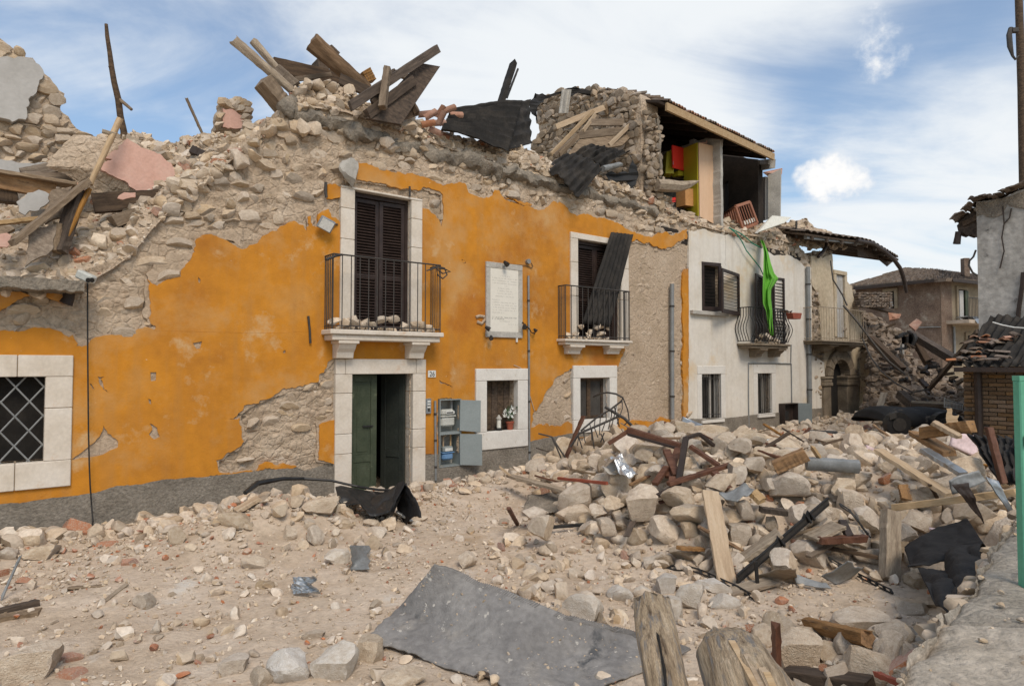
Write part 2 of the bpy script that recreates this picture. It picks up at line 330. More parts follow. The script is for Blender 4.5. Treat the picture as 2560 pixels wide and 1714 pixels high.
m_bplast = mat('black_plastic', [(.012, .012, .012), (.03, .029, .027)], 5, .45, .2, 18, spots=[((.25, .21, .17), 5, .63, .1)])
m_foil = mat('foil', [(.5, .5, .49), (.75, .75, .73)], 4, .28, .5, 14, metal=.8)
m_gcloth = mat('green_cloth', [(.10, .33, .03), (.17, .47, .05)], 4, .8, .3, 20, fine=.05)
m_hose = mat('teal_hose', [(.03, .20, .13), (.06, .30, .19)], 4, .6, .1, 20)
m_mint = mat('mint_paint', [(.10, .33, .21), (.13, .39, .26)], 5, .45, .12, 20, spots=[((.20, .13, .07), 9, .69, .03)], fine=.05)
m_rust = mat('rust_frame', [(.06, .028, .016), (.12, .05, .028), (.17, .085, .05)], 4, .6, .3, 30, stretch=(1, 5, 5), fine=.15)
m_ddark = mat('dark_frame', [(.025, .018, .015), (.05, .034, .027)], 6, .55, .2, 30)
m_redp = mat('red_paint', [(.26, .06, .03), (.34, .10, .06)], 6, .7, .2, 30)
m_red = mat('red_lacquer', [(.68, .03, .02), (.72, .04, .03)], 2, .4, .03, 10, fine=.02)
m_olive = mat('mustard_panel', [(.36, .32, .02), (.42, .37, .03)], 2, .5, .03, 10, fine=.03)
m_peach = mat('peach_panel', [(.62, .41, .26), (.68, .47, .31)], 2, .6, .05, 10, stretch=(6, 6, .6), fine=.05)
m_orpan = mat('orange_panel', [(.50, .25, .09), (.56, .30, .12)], 2, .6, .05, 10)
m_crib = mat('crib_wood', [(.30, .12, .07), (.38, .17, .10)], 3, .55, .1, 10)
m_matt = mat('cream_board', [(.62, .60, .52), (.70, .68, .60)], 3, .6, .08, 10)
m_cream = mat('plaque_stone', [(.66, .62, .53), (.70, .66, .58)], 2, .5, .04, 10, fine=.03)
m_ink = mat('carved_letters', [(.30, .28, .25), (.38, .35, .31)], 3, .8, .05, 10)
m_ink2 = mat('dark_letters', [(.04, .04, .04), (.08, .08, .08)], 3, .8, .05, 10)
m_pfoam = mat('pink_foam', [(.68, .52, .52), (.74, .60, .60)], 3, .8, .1, 20)
m_whitep = mat('white_plastic', [(.60, .60, .56), (.70, .70, .66)], 3, .5, .1, 20)
m_petal = mat('white_petal', [(.66, .66, .60), (.78, .78, .73)], 4, .7, .1, 20)
m_leaf = mat('dark_leaf', [(.02, .045, .015), (.045, .09, .03)], 4, .6, .1, 20)
m_brown = mat('brown_stone', [(.13, .10, .068), (.21, .165, .115), (.27, .22, .16)], 3, .95, .6, 20, fine=.15)
m_burnt = mat('sooty_plaster', [(.07, .065, .058), (.24, .225, .20), (.40, .38, .345), (.46, .44, .405)], 1.1, .95, .5, 16, spots=[((.035, .032, .03), 1.0, .60, .14), ((.06, .055, .05), 4, .63, .1)], fine=.22, contrast=(.25, .66))
m_brickw = mat('brick_face', [(.10, .062, .036), (.165, .105, .06), (.22, .15, .09)], 6, .93, .5, 30, isl=.35)  # brick darkened, shade on the shed face is in the colour
m_bmort = mat('brick_mortar', [(.10, .08, .062), (.16, .13, .10)], 6, .97, .6, 30)
m_dhouse = mat('brown_brick_far', [(.10, .068, .05), (.165, .115, .085), (.21, .16, .12)], 2, .95, .6, 10, spots=[((.30, .26, .21), 1.1, .58, .1)], fine=.25)  # darkened so the far house looks shaded
m_dplas = mat('ochre_plaster_far', [(.18, .14, .095), (.26, .21, .145), (.29, .25, .185)], 1, .95, .3, 10, spots=[((.18, .15, .12), 1.2, .58, .12)], fine=.12)  # shade over the far house is painted into this tone too
m_glass = mat('dusty_glass', [(.05, .046, .042), (.09, .082, .072)], 3, .25, .05, 10)
m_carp = mat('car_paint', [(.008, .008, .009), (.016, .016, .017)], 4, .8, .05, 8, spots=[((.12, .10, .08), 4, .60, .1)])
m_dwall = mat('shaded_room_wall', [(.018, .014, .011), (.04, .03, .024)], 2, .95, .3, 10)  # walls coloured almost black to imitate the shade of the open room
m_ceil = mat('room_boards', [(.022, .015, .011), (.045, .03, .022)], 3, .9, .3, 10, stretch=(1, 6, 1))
#PART2
# ================================================================== THE FACADE
def S(zid, s, wo=0.0): return [sz(p, wo) for p in Q(zid, s)]
def rect(zid, x0, y0, x1, y1, wo=0.0):   # an upright rectangle of the facade from its top left and bottom right corners
    a = sz(q(zid, x0, y0), wo); b = sz(q(zid, x1, y1), wo); return (a[0], b[0], b[1], a[1])     # s0 s1 z0 z1
def rl(r, g=0.0): return [(r[0] - g, r[2] - g), (r[1] + g, r[2] - g), (r[1] + g, r[3] + g), (r[0] - g, r[3] + g)]
OP = {'left': rect(5, -120, 608, 218, 1030), 'door': rect(6, 265, 661, 600, 1345), 'shut': rect(2, 772, 1020, 1103, 1800), 'flow': rect(16, 925, 68, 1390, 802),
      'low': rect(6, 1540, 682, 1705, 905), 'shut2': rect(3, 432, 992, 690, 1540), 'met': rect(16, 218, 350, 540, 1338)}
OP['shut'] = (OP['shut'][0], OP['shut'][1], sz(q(6, 450, 432), 0)[1], sz(q(2, 900, 1010))[1])
OP['shut'] = (*OP['shut'][:2], pf(q(6, 460, 418), .40).z - .01, OP['shut'][3]); OP['shut2'] = (*OP['shut2'][:2], pf(q(6, 1650, 468), .29).z - .01, OP['shut2'][3])
OPW = {'w1': rect(14, 165, 1050, 320, 1390), 'w2': rect(14, 603, 1045, 718, 1352), 'sh': rect(14, 178, 185, 330, 555), 'bd': rect(14, 612, 280, 742, 812)}
ARCHS = S(4, '365,1345 362,1180 366,1100 376,1055 398,1032 418,1030 436,1048 448,1090 448,1180 448,1345')
ADOOR = rect(4, 388, 590, 436, 915)
yellow_top = S('D', '-60,640 100,640 200,622 255,592 300,560 350,500 400,448 470,400 540,335 600,292 640,262 655,232 690,214 790,232 880,262 960,292 1040,322 1120,345 1190,352 1250,372 1320,392 1400,412 1480,440 1540,470 1574,505')
yr = sz(q('D', 1574, 520))[0]
wp = frac(yellow_top, .05, .12, closed=False) + [(yr, -.4), (yellow_top[0][0], -.4)]
white_top = S('D', '1574,505 1600,512 1660,520 1720,528 1780,540 1830,560 1852,590')
wr = sz(q('D', 1857, 600))[0]
wwp = frac(white_top, .04, .12, closed=False) + [(wr, -.4), (yr, -.4)]
ar = [(wr, sz(q(4, 250, 480))[1])] + S(4, '290,480 330,478 372,470 378,560 405,572 450,578 458,640 480,655 500,735 520,780 535,900 545,975 585,1000 628,1090 620,1180 590,1260 560,1350')
awp = frac(ar, .05, .1, closed=False) + [(ar[-1][0], -.4), (wr, -.4)]
O1 = S(5, '-120,378 0,375 90,380 265,368 365,395 383,430 385,452 440,450 500,405 600,392 665,405 685,370 775,372 780,350 748,310 750,210 738,115 790,150 880,100') + \
     S(1, '940,1520 1010,1440 1060,1370 1070,1300 1140,1275 1210,1300 1310,1355 1400,1325 1520,1240 1600,1203 1650,1225 1668,1258 1674,1180 1690,1175 1700,1230 1722,1240 1740,1160 1790,1140 1835,1195 1860,1215') + \
     [sz(q(2, 722, 1200))] + [sz(q(2, 722, 1560)), sz(q(6, 198, 440)), sz(q(6, 198, 595))] + \
     S(5, '1700,505 1668,518 1640,560 1607,590 1600,630 1520,655 1400,685 1330,720 1260,745 1210,780 1150,822 1205,812 1215,880 1225,930 1200,960 1130,1000 1085,1025 1095,1068 1150,1088 1290,1075 1300,1052 1490,1052 1440,1068 1180,1100 1030,1112 840,1130 640,1160 480,1200 200,1235 0,1255 -120,1270')
O1h = [S(5, '520,850 540,890 590,925 592,960 480,1005 360,1022 440,960 500,905'), S(5, '752,838 790,862 803,908 775,920 748,895 765,870'), S(5, '755,583 785,583 783,625 757,628'),
       S(5, '968,437 1015,428 1005,465 985,466'), S(5, '995,105 1008,120 1003,138 996,130'), S(5, '490,605 525,603 505,618 520,650 540,685 515,660 495,630'), S(5, '450,640 458,640 475,670 465,665'),
       S(5, '745,715 758,722 760,745 748,738'), S(5, '1420,480 1432,470 1436,484 1425,490'), rl(OP['left'], .03)]
O2 = S(5, '1603,850 1640,832 1690,812 1690,1050 1600,1022')
O3 = S(2, '765,822 820,828 880,842 1060,890 1195,912 1250,935 1300,962 1360,950 1425,945 1450,1000 1500,1022 1540,1035 1575,1030 1605,985 1650,1022 1700,1060 1760,1075 1830,1073') + \
     S(3, '0,742 90,785 150,790 200,822 240,818 290,770 330,765 380,820 430,855 500,845 560,865 620,880 680,900 720,930 760,950 820,968 880,985 910,960 960,948 1000,975 1040,960 1085,935 1087,990 1060,998 1010,1030 960,1050 900,1035 860,1010 800,1004 750,1006 718,1015') + \
     [sz(q(3, 712, 1500))] + S(6, '1790,540 1770,580 1762,604 1725,640 1552,640 1542,618 1520,617 1490,627 1440,665 1400,690 1340,790 1290,865 1277,895 1270,958 1310,943 1360,935 1400,950 1450,940 1490,934 1510,940 1510,995 1245,1045 1040,1080 1010,1080') + \
     [sz(q(16, 860, 1078)), sz(q(16, 553, 1140)), sz(q(16, 553, 335)), sz(q(16, 204, 338)), sz(q(16, 204, 1180))] + S(6, '725,1108 650,1112 650,575 198,595 198,440 628,440') + [sz(q(2, 1140, 1560)), sz(q(2, 1140, 1100))] + \
     S(2, '1172,1088 1200,1098 1262,1152 1288,1205 1296,1180 1297,1012 1262,990 1222,975 1180,968 1140,985 790,925')
O3h = [rl(OP['flow'], .03), rl(OP['shut2'], .03), S(2, '1412,1405 1428,1402 1432,1416 1418,1420'), S(16, '225,55 260,85 310,100 345,120 425,155 420,165 350,140 300,112 250,118 232,90'), S(6, '880,18 902,28 905,42 888,40')]
O4 = S(7, '572,235 600,252 650,265 720,262 800,275 835,240 862,250 895,262 897,288 830,300 760,308 655,328 572,335')
O5 = S(3, '1065,1180 1086,1168 1093,1170 1096,1568') + [sz(q(14, 62, 1395)), sz(q(14, 25, 1395))] + S(14, '30,1200 22,1080 18,980 25,850 15,620 24,500 12,420 18,300')
O6 = S(2, '612,955 650,950 690,968 690,1030 640,1042 612,1040')
O7 = S(5, '-120,172 0,172 120,186 150,200 60,240 0,275 -120,300'); O8 = S(5, '190,182 310,188 335,240 300,232 250,215')
WP = S(3, '1096,945 1180,930 1240,955 1300,970 1340,960 1420,1000 1540,1050 1600,1090 1700,1090 1750,1120 1787,1160') + [sz(q(14, 995, 205)), sz(q(14, 1028, 215))] + S(14, '1030,900 1129,960 1138,1320 1000,1330') + S(14, '745,1362 530,1382 355,1402') + [sz(q(14, 62, 1400))]
BP = S(4, '262,495 300,492 330,500 372,482 376,560 372,640 385,668') + [sz(q(4, 383, 590))] + S(4, '383,920 440,920 440,600 452,630 470,645 478,700 500,745 515,790 528,900 520,975 505,985 500,1075 500,1085 470,1090 452,1100 445,1045 428,1022 400,1018 372,1035 355,1090 340,1100 325,1010 335,960 316,940 300,700 258,640')
ROOFLINE = O3 + O3h[0]
stair = S(5, '-120,1262 0,1248 200,1228 480,1193 640,1152 840,1122 1180,1097 1340,1077 1495,1066 1530,1082 1560,1078 1600,1062 1700,1048') + S(6, '266,1060')
PL1 = S(5, '-120,1250 0,1244 200,1222 480,1188 640,1148 840,1119 1180,1092 1340,1074 1495,1063 1530,1080 1560,1076 1600,1060 1705,1046') + [(sz(q(6, 190, 1120))[0], -.35), (yellow_top[0][0], -.35)]
PL2 = [sz(q(6, 660, 1112)), sz(q(6, 740, 1106)), sz(q(16, 213, 1175)), sz(q(16, 213, 1344)), sz(q(16, 548, 1344)), sz(q(16, 548, 1136))] + S(16, '880,1076 1180,1035 1532,990') + S(6, '1245,1040 1500,990 1750,987') + \
      S(7, '655,326 895,286 1000,270') + [(yr, sz(q(7, 1030, 262))[1]), (yr, -.35), (sz(q(6, 660, 1300))[0], -.35)]
PL3 = [(yr + .01, sz(q(14, 66, 1400))[1])] + S(14, '355,1394 530,1372 745,1352 1000,1322 1134,1312') + [(sz(q(14, 1134, 1312))[0], -.35), (yr + .01, -.35)]

yh = thing('yellow_house', W(3, 0, 0), 'long two-storey house with peeling orange plaster and its roof gone', 'house')
wh = thing('white_house', W(14, 0, 0), 'white plastered house with a torn-open upper room under its roof', 'house')
ah = thing('arched_house', W(19, 0, 0), 'beige house with an arched doorway and a sagging broken eave', 'house')
def wall_body(poly, holes, par, name='wall'):
    b = MB(); b.fslab([poly] + holes, .08, .62); b.build(name, m_mortar, par)
wall_body(wp, [rl(OP[k]) for k in ('left', 'shut', 'flow', 'low', 'shut2', 'met')] + [[(OP['door'][0], -.3), (OP['door'][1], -.3), (OP['door'][1], OP['door'][3]), (OP['door'][0], OP['door'][3])]], yh)
wall_body(wwp, [rl(r) for r in OPW.values()], wh)
wall_body(awp, [rl(ADOOR), ARCHS], ah)
def mortar_sheet(poly, ops, par, st=.04, amp=.035, m=m_mortar):
    s0 = min(p[0] for p in poly); s1 = max(p[0] for p in poly); z1 = max(p[1] for p in poly)
    ns = int((s1 - s0) / st); nz_ = int((z1 + .4) / st)
    ss = np.linspace(s0, s1, ns + 1); zs = np.linspace(-.3, z1, nz_ + 1)
    cs, cz = np.meshgrid((ss[1:] + ss[:-1]) / 2, (zs[1:] + zs[:-1]) / 2)
    ok = pip(poly, cs, cz)
    for o in ops: ok &= ~((cs > o[0]) & (cs < o[1]) & (cz > o[2]) & (cz < o[3]))
    idx = {}; b = MB()
    def vi(i, j):
        k = (i, j)
        if k not in idx:
            s_, z_ = ss[i], zs[j]
            dv = noise.voronoi(Vector((s_ * 4.2 + .3 * fz(s_, z_, 3, 3, 2), z_ * 6.5 + .3 * fz(s_, z_, 9, 3, 2), 0)))[0]; y = .062 - .8 * amp * fz(s_, z_, 0, 2.0, 4) - .085 * min(.45, max(0, dv[1] - dv[0])) - .008 * fz(s_, z_, 7, 14, 2)
            idx[k] = len(b.v); b.v.append(W(s_, min(.085, max(.006, y)), z_))
        return idx[k]
    J, I = np.nonzero(ok)
    for j, i in zip(J.tolist(), I.tolist()): b.f.append((vi(i, j), vi(i + 1, j), vi(i + 1, j + 1), vi(i, j + 1)))
    o = b.build('mortar', m, par, smooth=True); return o
mortar_sheet(wp, [OP[k] for k in OP], yh)
mortar_sheet(wwp, list(OPW.values()), wh)
ax0, ax1, az0, az1 = min(p[0] for p in ARCHS), max(p[0] for p in ARCHS), -.4, max(p[1] for p in ARCHS)
mortar_sheet(awp, [ADOOR, (ax0, ax1, az0, az1 - .12)], ah)
def plaster(loop, holes, m, par, y0=-.012, name='plaster', am=.022):
    b = MB(); b.fslab([frac(loop, am, .05)] + [frac(h, .006, .05) if len(h) > 4 else h for h in holes], y0, .05); return b.build(name, m, par)
def outset(P, d):
    A = sum(P[i][0] * P[(i + 1) % len(P)][1] - P[(i + 1) % len(P)][0] * P[i][1] for i in range(len(P))); sg = 1 if A > 0 else -1; out = []
    for i in range(len(P)):
        a, c, e_ = P[i - 1], P[i], P[(i + 1) % len(P)]; n1x, n1y = c[1] - a[1], a[0] - c[0]; n2x, n2y = e_[1] - c[1], c[0] - e_[0]; l1, l2 = math.hypot(n1x, n1y) or 1, math.hypot(n2x, n2y) or 1
        nx, ny = n1x / l1 + n2x / l2, n1y / l1 + n2y / l2; l = math.hypot(nx, ny) or 1; k = d * rnd.uniform(.35, 1.3); out.append((c[0] + sg * nx / l * k, c[1] + sg * ny / l * k))
    return out
def lip(P, holes): plaster(outset(P, .045), holes, m_under, yh, y0=.008, name='undercoat_lip', am=.02)
lip(O1, [rl(OP['left'], .03)]); lip(O3, [rl(OP['flow'], .03), rl(OP['shut2'], .03)]); lip(O2, [])
plaster(O1, O1h, m_orange, yh); plaster(O3, O3h, m_orange, yh)
for o_ in (O2, O4, O5, O6, O7, O8): plaster(o_, [], m_orange, yh, am=.01)
plaster(WP, [rl(r, .0) for r in OPW.values()], m_white, wh, am=.01)
plaster(BP, [], m_beige, ah)
# smooth undercoat of the right end and small patches
UC = S(3, '740,1012 800,1006 860,1012 900,1038 960,1052 1010,1032 1060,1000 1085,995 1083,1165 1060,1180 1062,1568') + S(14, '12,700 8,1100 20,1380') + S(7, '895,290 840,240 800,268 720,258 655,262 575,232') + S(6, '1758,800 1755,750 1748,700 1768,650 1760,620 1778,580') + [sz(q(3, 745, 1560))]
plaster(UC, [], m_under, yh, y0=.030, name='undercoat')
for lp in ('1480,625 1440,662 1400,687 1340,787 1290,862 1274,895 1268,962 1310,946 1360,938 1400,952 1450,942 1500,936 1500,770 1490,700',):
    plaster(S(6, lp), [], m_under, yh, y0=.006, name='undercoat')
for zi, lp in ((5, '735,90 800,20 860,-20 940,-10 990,-60 1000,-80 900,80 880,102 790,152 745,118'), (1, '1062,1370 1070,1300 1140,1270 1180,1240 1260,1235 1310,1290 1320,1350 1210,1300'), (5, '385,460 360,400 440,420 560,380 680,365 690,395 600,395 500,410 440,455')):
    plaster(S(zi, lp), [], m_under, yh, y0=.004, name='undercoat')
for pl_, pa in ((PL1, yh), (PL2, yh), (PL3, wh)):
    plaster(pl_, [], m_plinth, pa, y0=-.035, name='plinth', am=.008)
# eave band of cement
def lump(zid, s, r, wo, name, m, par, seg=5, tagd=None, fl=1.0):
    P = [pf(p, wo) for p in Q(zid, s)]; path = []
    for a, b2 in zip(P[:-1], P[1:]):
        for k in range(seg): path.append(a.lerp(b2, k / seg))
    path.append(P[-1]); b = MB(); b.tube(path, [r * (1 + .35 * fz(p.x, p.y, p.z, 2, 3)) for p in path], 12)
    for i, v in enumerate(b.v):
        d = Vector((fz(v.x, v.y, v.z, 4, 4), fz(v.y, v.z, v.x, 4, 4), fz(v.z, v.x, v.y, 4, 4))); b.v[i] = v + d * r * .9
    return b.build(name, m, par, smooth=True)
lump(2, '350,520 400,490 460,520 540,560 620,580 700,605 780,650 850,665 920,680 1000,705 1060,735 1100,742 1170,750 1250,775 1330,790 1400,800 1480,830 1560,860 1640,880 1720,895 1800,915 1900,940', .13, -.06, 'eave_band', m_cornice, yh)
lump(3, '0,580 60,590 200,640 330,690 480,720 560,745 640,770 720,785 800,810 900,840', .10, -.05, 'eave_band', m_cornice, yh)
# ---- stones of the bare masonry: the largest are parts of their own
def unit_ico(n, sub, cuts, seed, squash=(1, 1, 1), nz_=.06, boxy=.0):
    r = random.Random(seed); bm = bmesh.new(); bmesh.ops.create_icosphere(bm, subdivisions=sub, radius=1)
    pl = []
    for k in range(cuts):
        d = Vector((r.gauss(0, 1), r.gauss(0, 1), r.gauss(0, 1))).normalized(); pl.append((d, r.uniform(.42, .74)))
    if boxy:
        for d in ((1, 0, 0), (-1, 0, 0), (0, 1, 0), (0, -1, 0), (0, 0, 1), (0, 0, -1)):
            d = (Vector(d) + Vector((r.gauss(0, .16), r.gauss(0, .16), r.gauss(0, .16)))).normalized(); pl.append((d, r.uniform(.56, .68) * boxy))
    for v in bm.verts:
        p = v.co.copy()
        for _ in range(2):
            for d, h in pl:
                e = p.dot(d) - h
                if e > 0: p -= d * e
        p += v.normal * nz_ * noise.fractal(p * 1.7 + Vector((seed * 3.1, 0, 0)), 1, 2, 3)
        if sub >= 3: p += v.normal * .03 * noise.fractal(p * 6 + Vector((seed * 1.7, 0, 0)), 1, 2, 3)
        v.co = p
    bm.verts.index_update(); V = np.array([v.co[:] for v in bm.verts]); Fc = np.array([[v.index for v in f.verts] for f in bm.faces]); bm.free()
    ext = (V.max(0) - V.min(0)) / 2; V -= (V.max(0) + V.min(0)) / 2; V /= ext.max()
    return V, Fc
HI = [unit_ico(0, 3, 8, 100 + k, boxy=(1.0 if k % 2 else 0)) for k in range(14)]
ME = [unit_ico(0, 2, 8, 200 + k, boxy=(1.0 if k % 2 else 0)) for k in range(14)]
LO = [unit_ico(0, 1, 5, 300 + k, boxy=(1.05 if k % 2 else 0), nz_=.12) for k in range(14)]
BR = []
for k in range(6):
    r_ = random.Random(k + 50); V, Fc = unit_ico(0, 3, 1, 400 + k, boxy=.86, nz_=.02); BR.append((V, Fc))
def np_mesh(name, V, Fc, smooth=True, ang=38):
    me = bpy.data.meshes.new(name); n = len(V); f = len(Fc)
    me.vertices.add(n); me.vertices.foreach_set('co', np.ascontiguousarray(V, np.float32).ravel())
    me.loops.add(f * 3); me.loops.foreach_set('vertex_index', Fc.astype(np.int32).ravel())
    me.polygons.add(f); me.polygons.foreach_set('loop_start', np.arange(0, f * 3, 3, dtype=np.int32))
    me.update(calc_edges=True)
    if smooth:
        me.shade_smooth(); me.set_sharp_from_angle(angle=R(ang))
    return me
SH = {}
def shared(kind, k, m):
    key = (kind, k, m.name)
    if key not in SH:
        V, Fc = {'hi': HI, 'me': ME, 'lo': LO, 'br': BR}[kind][k]; me = np_mesh('stone_form', V, Fc, ang=30 if kind == 'hi' else 34); me.materials.append(m); SH[key] = me
    return SH[key]
def joined(name, items, m, par=None, lod='lo', label=None, kind='stuff'):
    """items: (pos, 3x3 matrix as np, variant)"""
    lib = {'hi': HI, 'me': ME, 'lo': LO, 'br': BR}[lod]; Vs = []; Fs = []; k = 0
    if not items: return None
    org = np.array(items[0][0])
    for p, Mx, va in items:
        V, Fc = lib[va % len(lib)]; Vs.append(V @ Mx.T + (np.array(p) - org)); Fs.append(Fc + k); k += len(V)
    me = np_mesh(name, np.vstack(Vs), np.vstack(Fs), ang=34)
    o = link(name, me, m, par, Vector(org)); o['kind'] = kind
    if label: o['label'] = label
    return o
FR = np.array([[D3.x, -NF.x, 0], [D3.y, -NF.y, 0], [0, 0, 1.0]])     # columns: s, y, z
def blocked(cs, cz, polys, ops):
    bad = np.zeros(cs.shape, bool)
    for p in polys: bad |= pip(p, cs, cz)
    for o in ops: bad |= (cs > o[0] - .04) & (cs < o[1] + .04) & (cz > o[2] - .04) & (cz < o[3] + .04)
    return bad
TR = {}                                     # trims cover the wall too
for k, a in (('left', (5, -120, 495, 353, 1150)), ('door', (6, 172, 575, 672, 1400)), ('shut', (2, 690, 960, 1168, 1850)), ('flow', (6, 955, 630, 1245, 1060)), ('low', (6, 1500, 612, 1747, 980)), ('shut2', (3, 388, 950, 735, 1600))): TR[k] = rect(*a)
def masonry(wpoly, polys, ops, par, budget, seed, hmin=.10, hmax=.19, wmin=.13, wmax=.40, m=m_wstone, dens=None, plane=None):
    r = random.Random(seed); s0 = min(p[0] for p in wpoly); s1 = max(p[0] for p in wpoly); zt = max(p[1] for p in wpoly); z = .1; it = []
    while z < zt:
        h = r.uniform(hmin, hmax); s = s0 + r.uniform(0, .2)
        while s < s1:
            w_ = r.uniform(wmin, wmax) * (h / hmax) ** .5; it.append((s + w_ / 2, z + h / 2 + r.gauss(0, .015), w_, h)); s += w_ * r.uniform(1.0, 1.12)
        z += h * .95
    A = np.array(it); ok = pip(wpoly, A[:, 0], A[:, 1])
    bad = blocked(A[:, 0], A[:, 1], polys, ops); A = A[ok & ~bad]; res = []
    for s, z, w_, h in A.tolist():
        pr = r.uniform(-.035, .04); d = r.uniform(.07, .11)
        if dens and r.random() > dens(s, z): pr -= .075
        a = r.gauss(0, .10); ca, sa = math.cos(a), math.sin(a)
        sc = np.diag([w_ * .60, d, h * .62]); rot = np.array([[ca, 0, sa], [0, 1, 0], [-sa, 0, ca]])
        ty = r.gauss(0, .12); rot2 = np.array([[1, 0, 0], [0, math.cos(ty), -math.sin(ty)], [0, math.sin(ty), math.cos(ty)]])
        P = W(s, .075 - pr, z) if plane is None else plane(s, .075 - pr, z)
        fr_ = FR if plane is None else plane.FR
        vis = w_ * h * (1 if pr > -.02 else .2) / max(4, P.length) ** 2
        res.append((vis, tuple(P), fr_ @ rot @ rot2 @ sc, r.randrange(14)))
    res.sort(key=lambda t: -t[0]); big, rest = res[:budget], res[budget:]
    for v_, P, Mx, va in big:
        o = bpy.data.objects.new('stone', shared('me', va, m)); COL.objects.link(o)
        M4 = Matrix([list(Mx[i]) + [0] for i in range(3)] + [[0, 0, 0, 1]]); M4.translation = Vector(P) - wloc(par); o.parent = par; o.matrix_basis = M4
    joined('masonry_stones', [(P, Mx, va) for v_, P, Mx, va in rest], m, par, 'lo' if len(rest) > 3000 else 'me')
def dens_y(s, z):
    return .5 if z > 4.2 else .22
masonry(wp, [O1, O2, O3, O4, O5, O6, O7, O8, PL1, PL2, UC], list(TR.values()) + [OP['met']], yh, 300, 5, dens=dens_y)
masonry(wwp, [WP, PL3], [], wh, 60, 6)
masonry(awp, [BP], [ADOOR, (ax0 - .3, ax1 + .3, -1, az1 + .2)], ah, 120, 8, hmin=.08, hmax=.15, wmin=.1, wmax=.3, m=m_grstone)
# ------------------------------------------------------------------ trims
def trim_block(r0, par, y0=-.05, y1=.2, m=m_marble, name='trim_block', bev=.008, skew=0):
    b = MB(); b.fbox(r0[0], r0[1], y0, y1, r0[2], r0[3]); return b.build(name, m, par, bevel=bev)
G = .006
def surround(o, out, par, cuts=(), m=m_marble, y0=-.05, y1=.22, bottom=True, wi='door_surround', lintel_cuts=()):
    s0, s1, z0, z1 = out; a0, a1, b0, b1 = o
    e = thing2(wi, par, W((s0 + s1) / 2, 0, z0))
    zs = [b0 if bottom else z0] + sorted(cuts) + [b1]
    for za, zb in zip(zs[:-1], zs[1:]):
        trim_block((s0, a0, za + G / 2, zb - G / 2), e, y0, y1, m, 'jamb_block'); trim_block((a1, s1, za + G / 2, zb - G / 2), e, y0, y1, m, 'jamb_block')
    xs = [s0] + sorted(lintel_cuts) + [s1]
    for xa, xb in zip(xs[:-1], xs[1:]): trim_block((xa + (G / 2 if xa != s0 else 0), xb - (G / 2 if xb != s1 else 0), b1, z1), e, y0 - .004, y1, m, 'lintel_block')
    if bottom:
        for xa, xb in zip(xs[:-1], xs[1:]): trim_block((xa + (G / 2 if xa != s0 else 0), xb - (G / 2 if xb != s1 else 0), z0, b0), e, y0 - .004, y1, m, 'sill_block')
    return e
def reparent(o, par):
    o.parent = par; o.matrix_parent_inverse = par.matrix_basis.inverted(); return o
def thing2(name, par, loc, label=None):        # an Empty that is a part
    o = bpy.data.objects.new(name, None); o.empty_display_size = .05; o.parent = par; o.location = Vector(loc) - wloc(par); COL.objects.link(o); WL[o.name] = Vector(loc)
    if label: o['label'] = label
    return o
zc = lambda zid, x, y: sz(q(zid, x, y))[1]
sc_ = lambda zid, x, y: sz(q(zid, x, y))[0]
surround(OP['left'], TR['left'], yh, (zc(5, 285, 762),), wi='window_surround', lintel_cuts=(sc_(5, 88, 550),))
surround(OP['door'], (TR['door'][0], TR['door'][1], -.2, TR['door'][3]), yh, (zc(6, 220, 995), zc(6, 220, 768), zc(6, 220, 1106)), bottom=False, y1=.3, lintel_cuts=(sc_(6, 226, 620), sc_(6, 622, 620)))
surround(OP['shut'], (TR['shut'][0], TR['shut'][1], OP['shut'][2], TR['shut'][3]), yh, (zc(2, 730, 1098), zc(2, 730, 1280)), bottom=False, wi='balcony_window_surround')
surround(OP['shut2'], (TR['shut2'][0], TR['shut2'][1], OP['shut2'][2], TR['shut2'][3]), yh, (zc(3, 410, 1130), zc(3, 410, 1330)), bottom=False, wi='balcony_window_surround', m=m_marble)
surround(OP['flow'], TR['flow'], yh, m=m_wtrim, y0=-.06, wi='window_surround')
surround(OP['low'], (TR['low'][0], TR['low'][1], sz(q(6, 1600, 985))[1], TR['low'][3]), yh, m=m_wtrim, y0=-.05, wi='window_surround')
surround(OPW['w1'], rect(14, 130, 985, 355, 1462), wh, m=m_wtrim, y0=-.03, wi='window_surround')
surround(OPW['w2'], rect(14, 570, 975, 750, 1432), wh, m=m_wtrim, y0=-.03, wi='window_surround')
# ---- backs of the openings
def backing(o, par, y, m, name, z0=None):  # with m_dark: a flat black sheet painted as the shade of the room behind
    b = MB(); b.fbox(o[0] - .05, o[1] + .05, y, y + .03, o[2] - .05, o[3] + .05); return b.build(name, m, par)
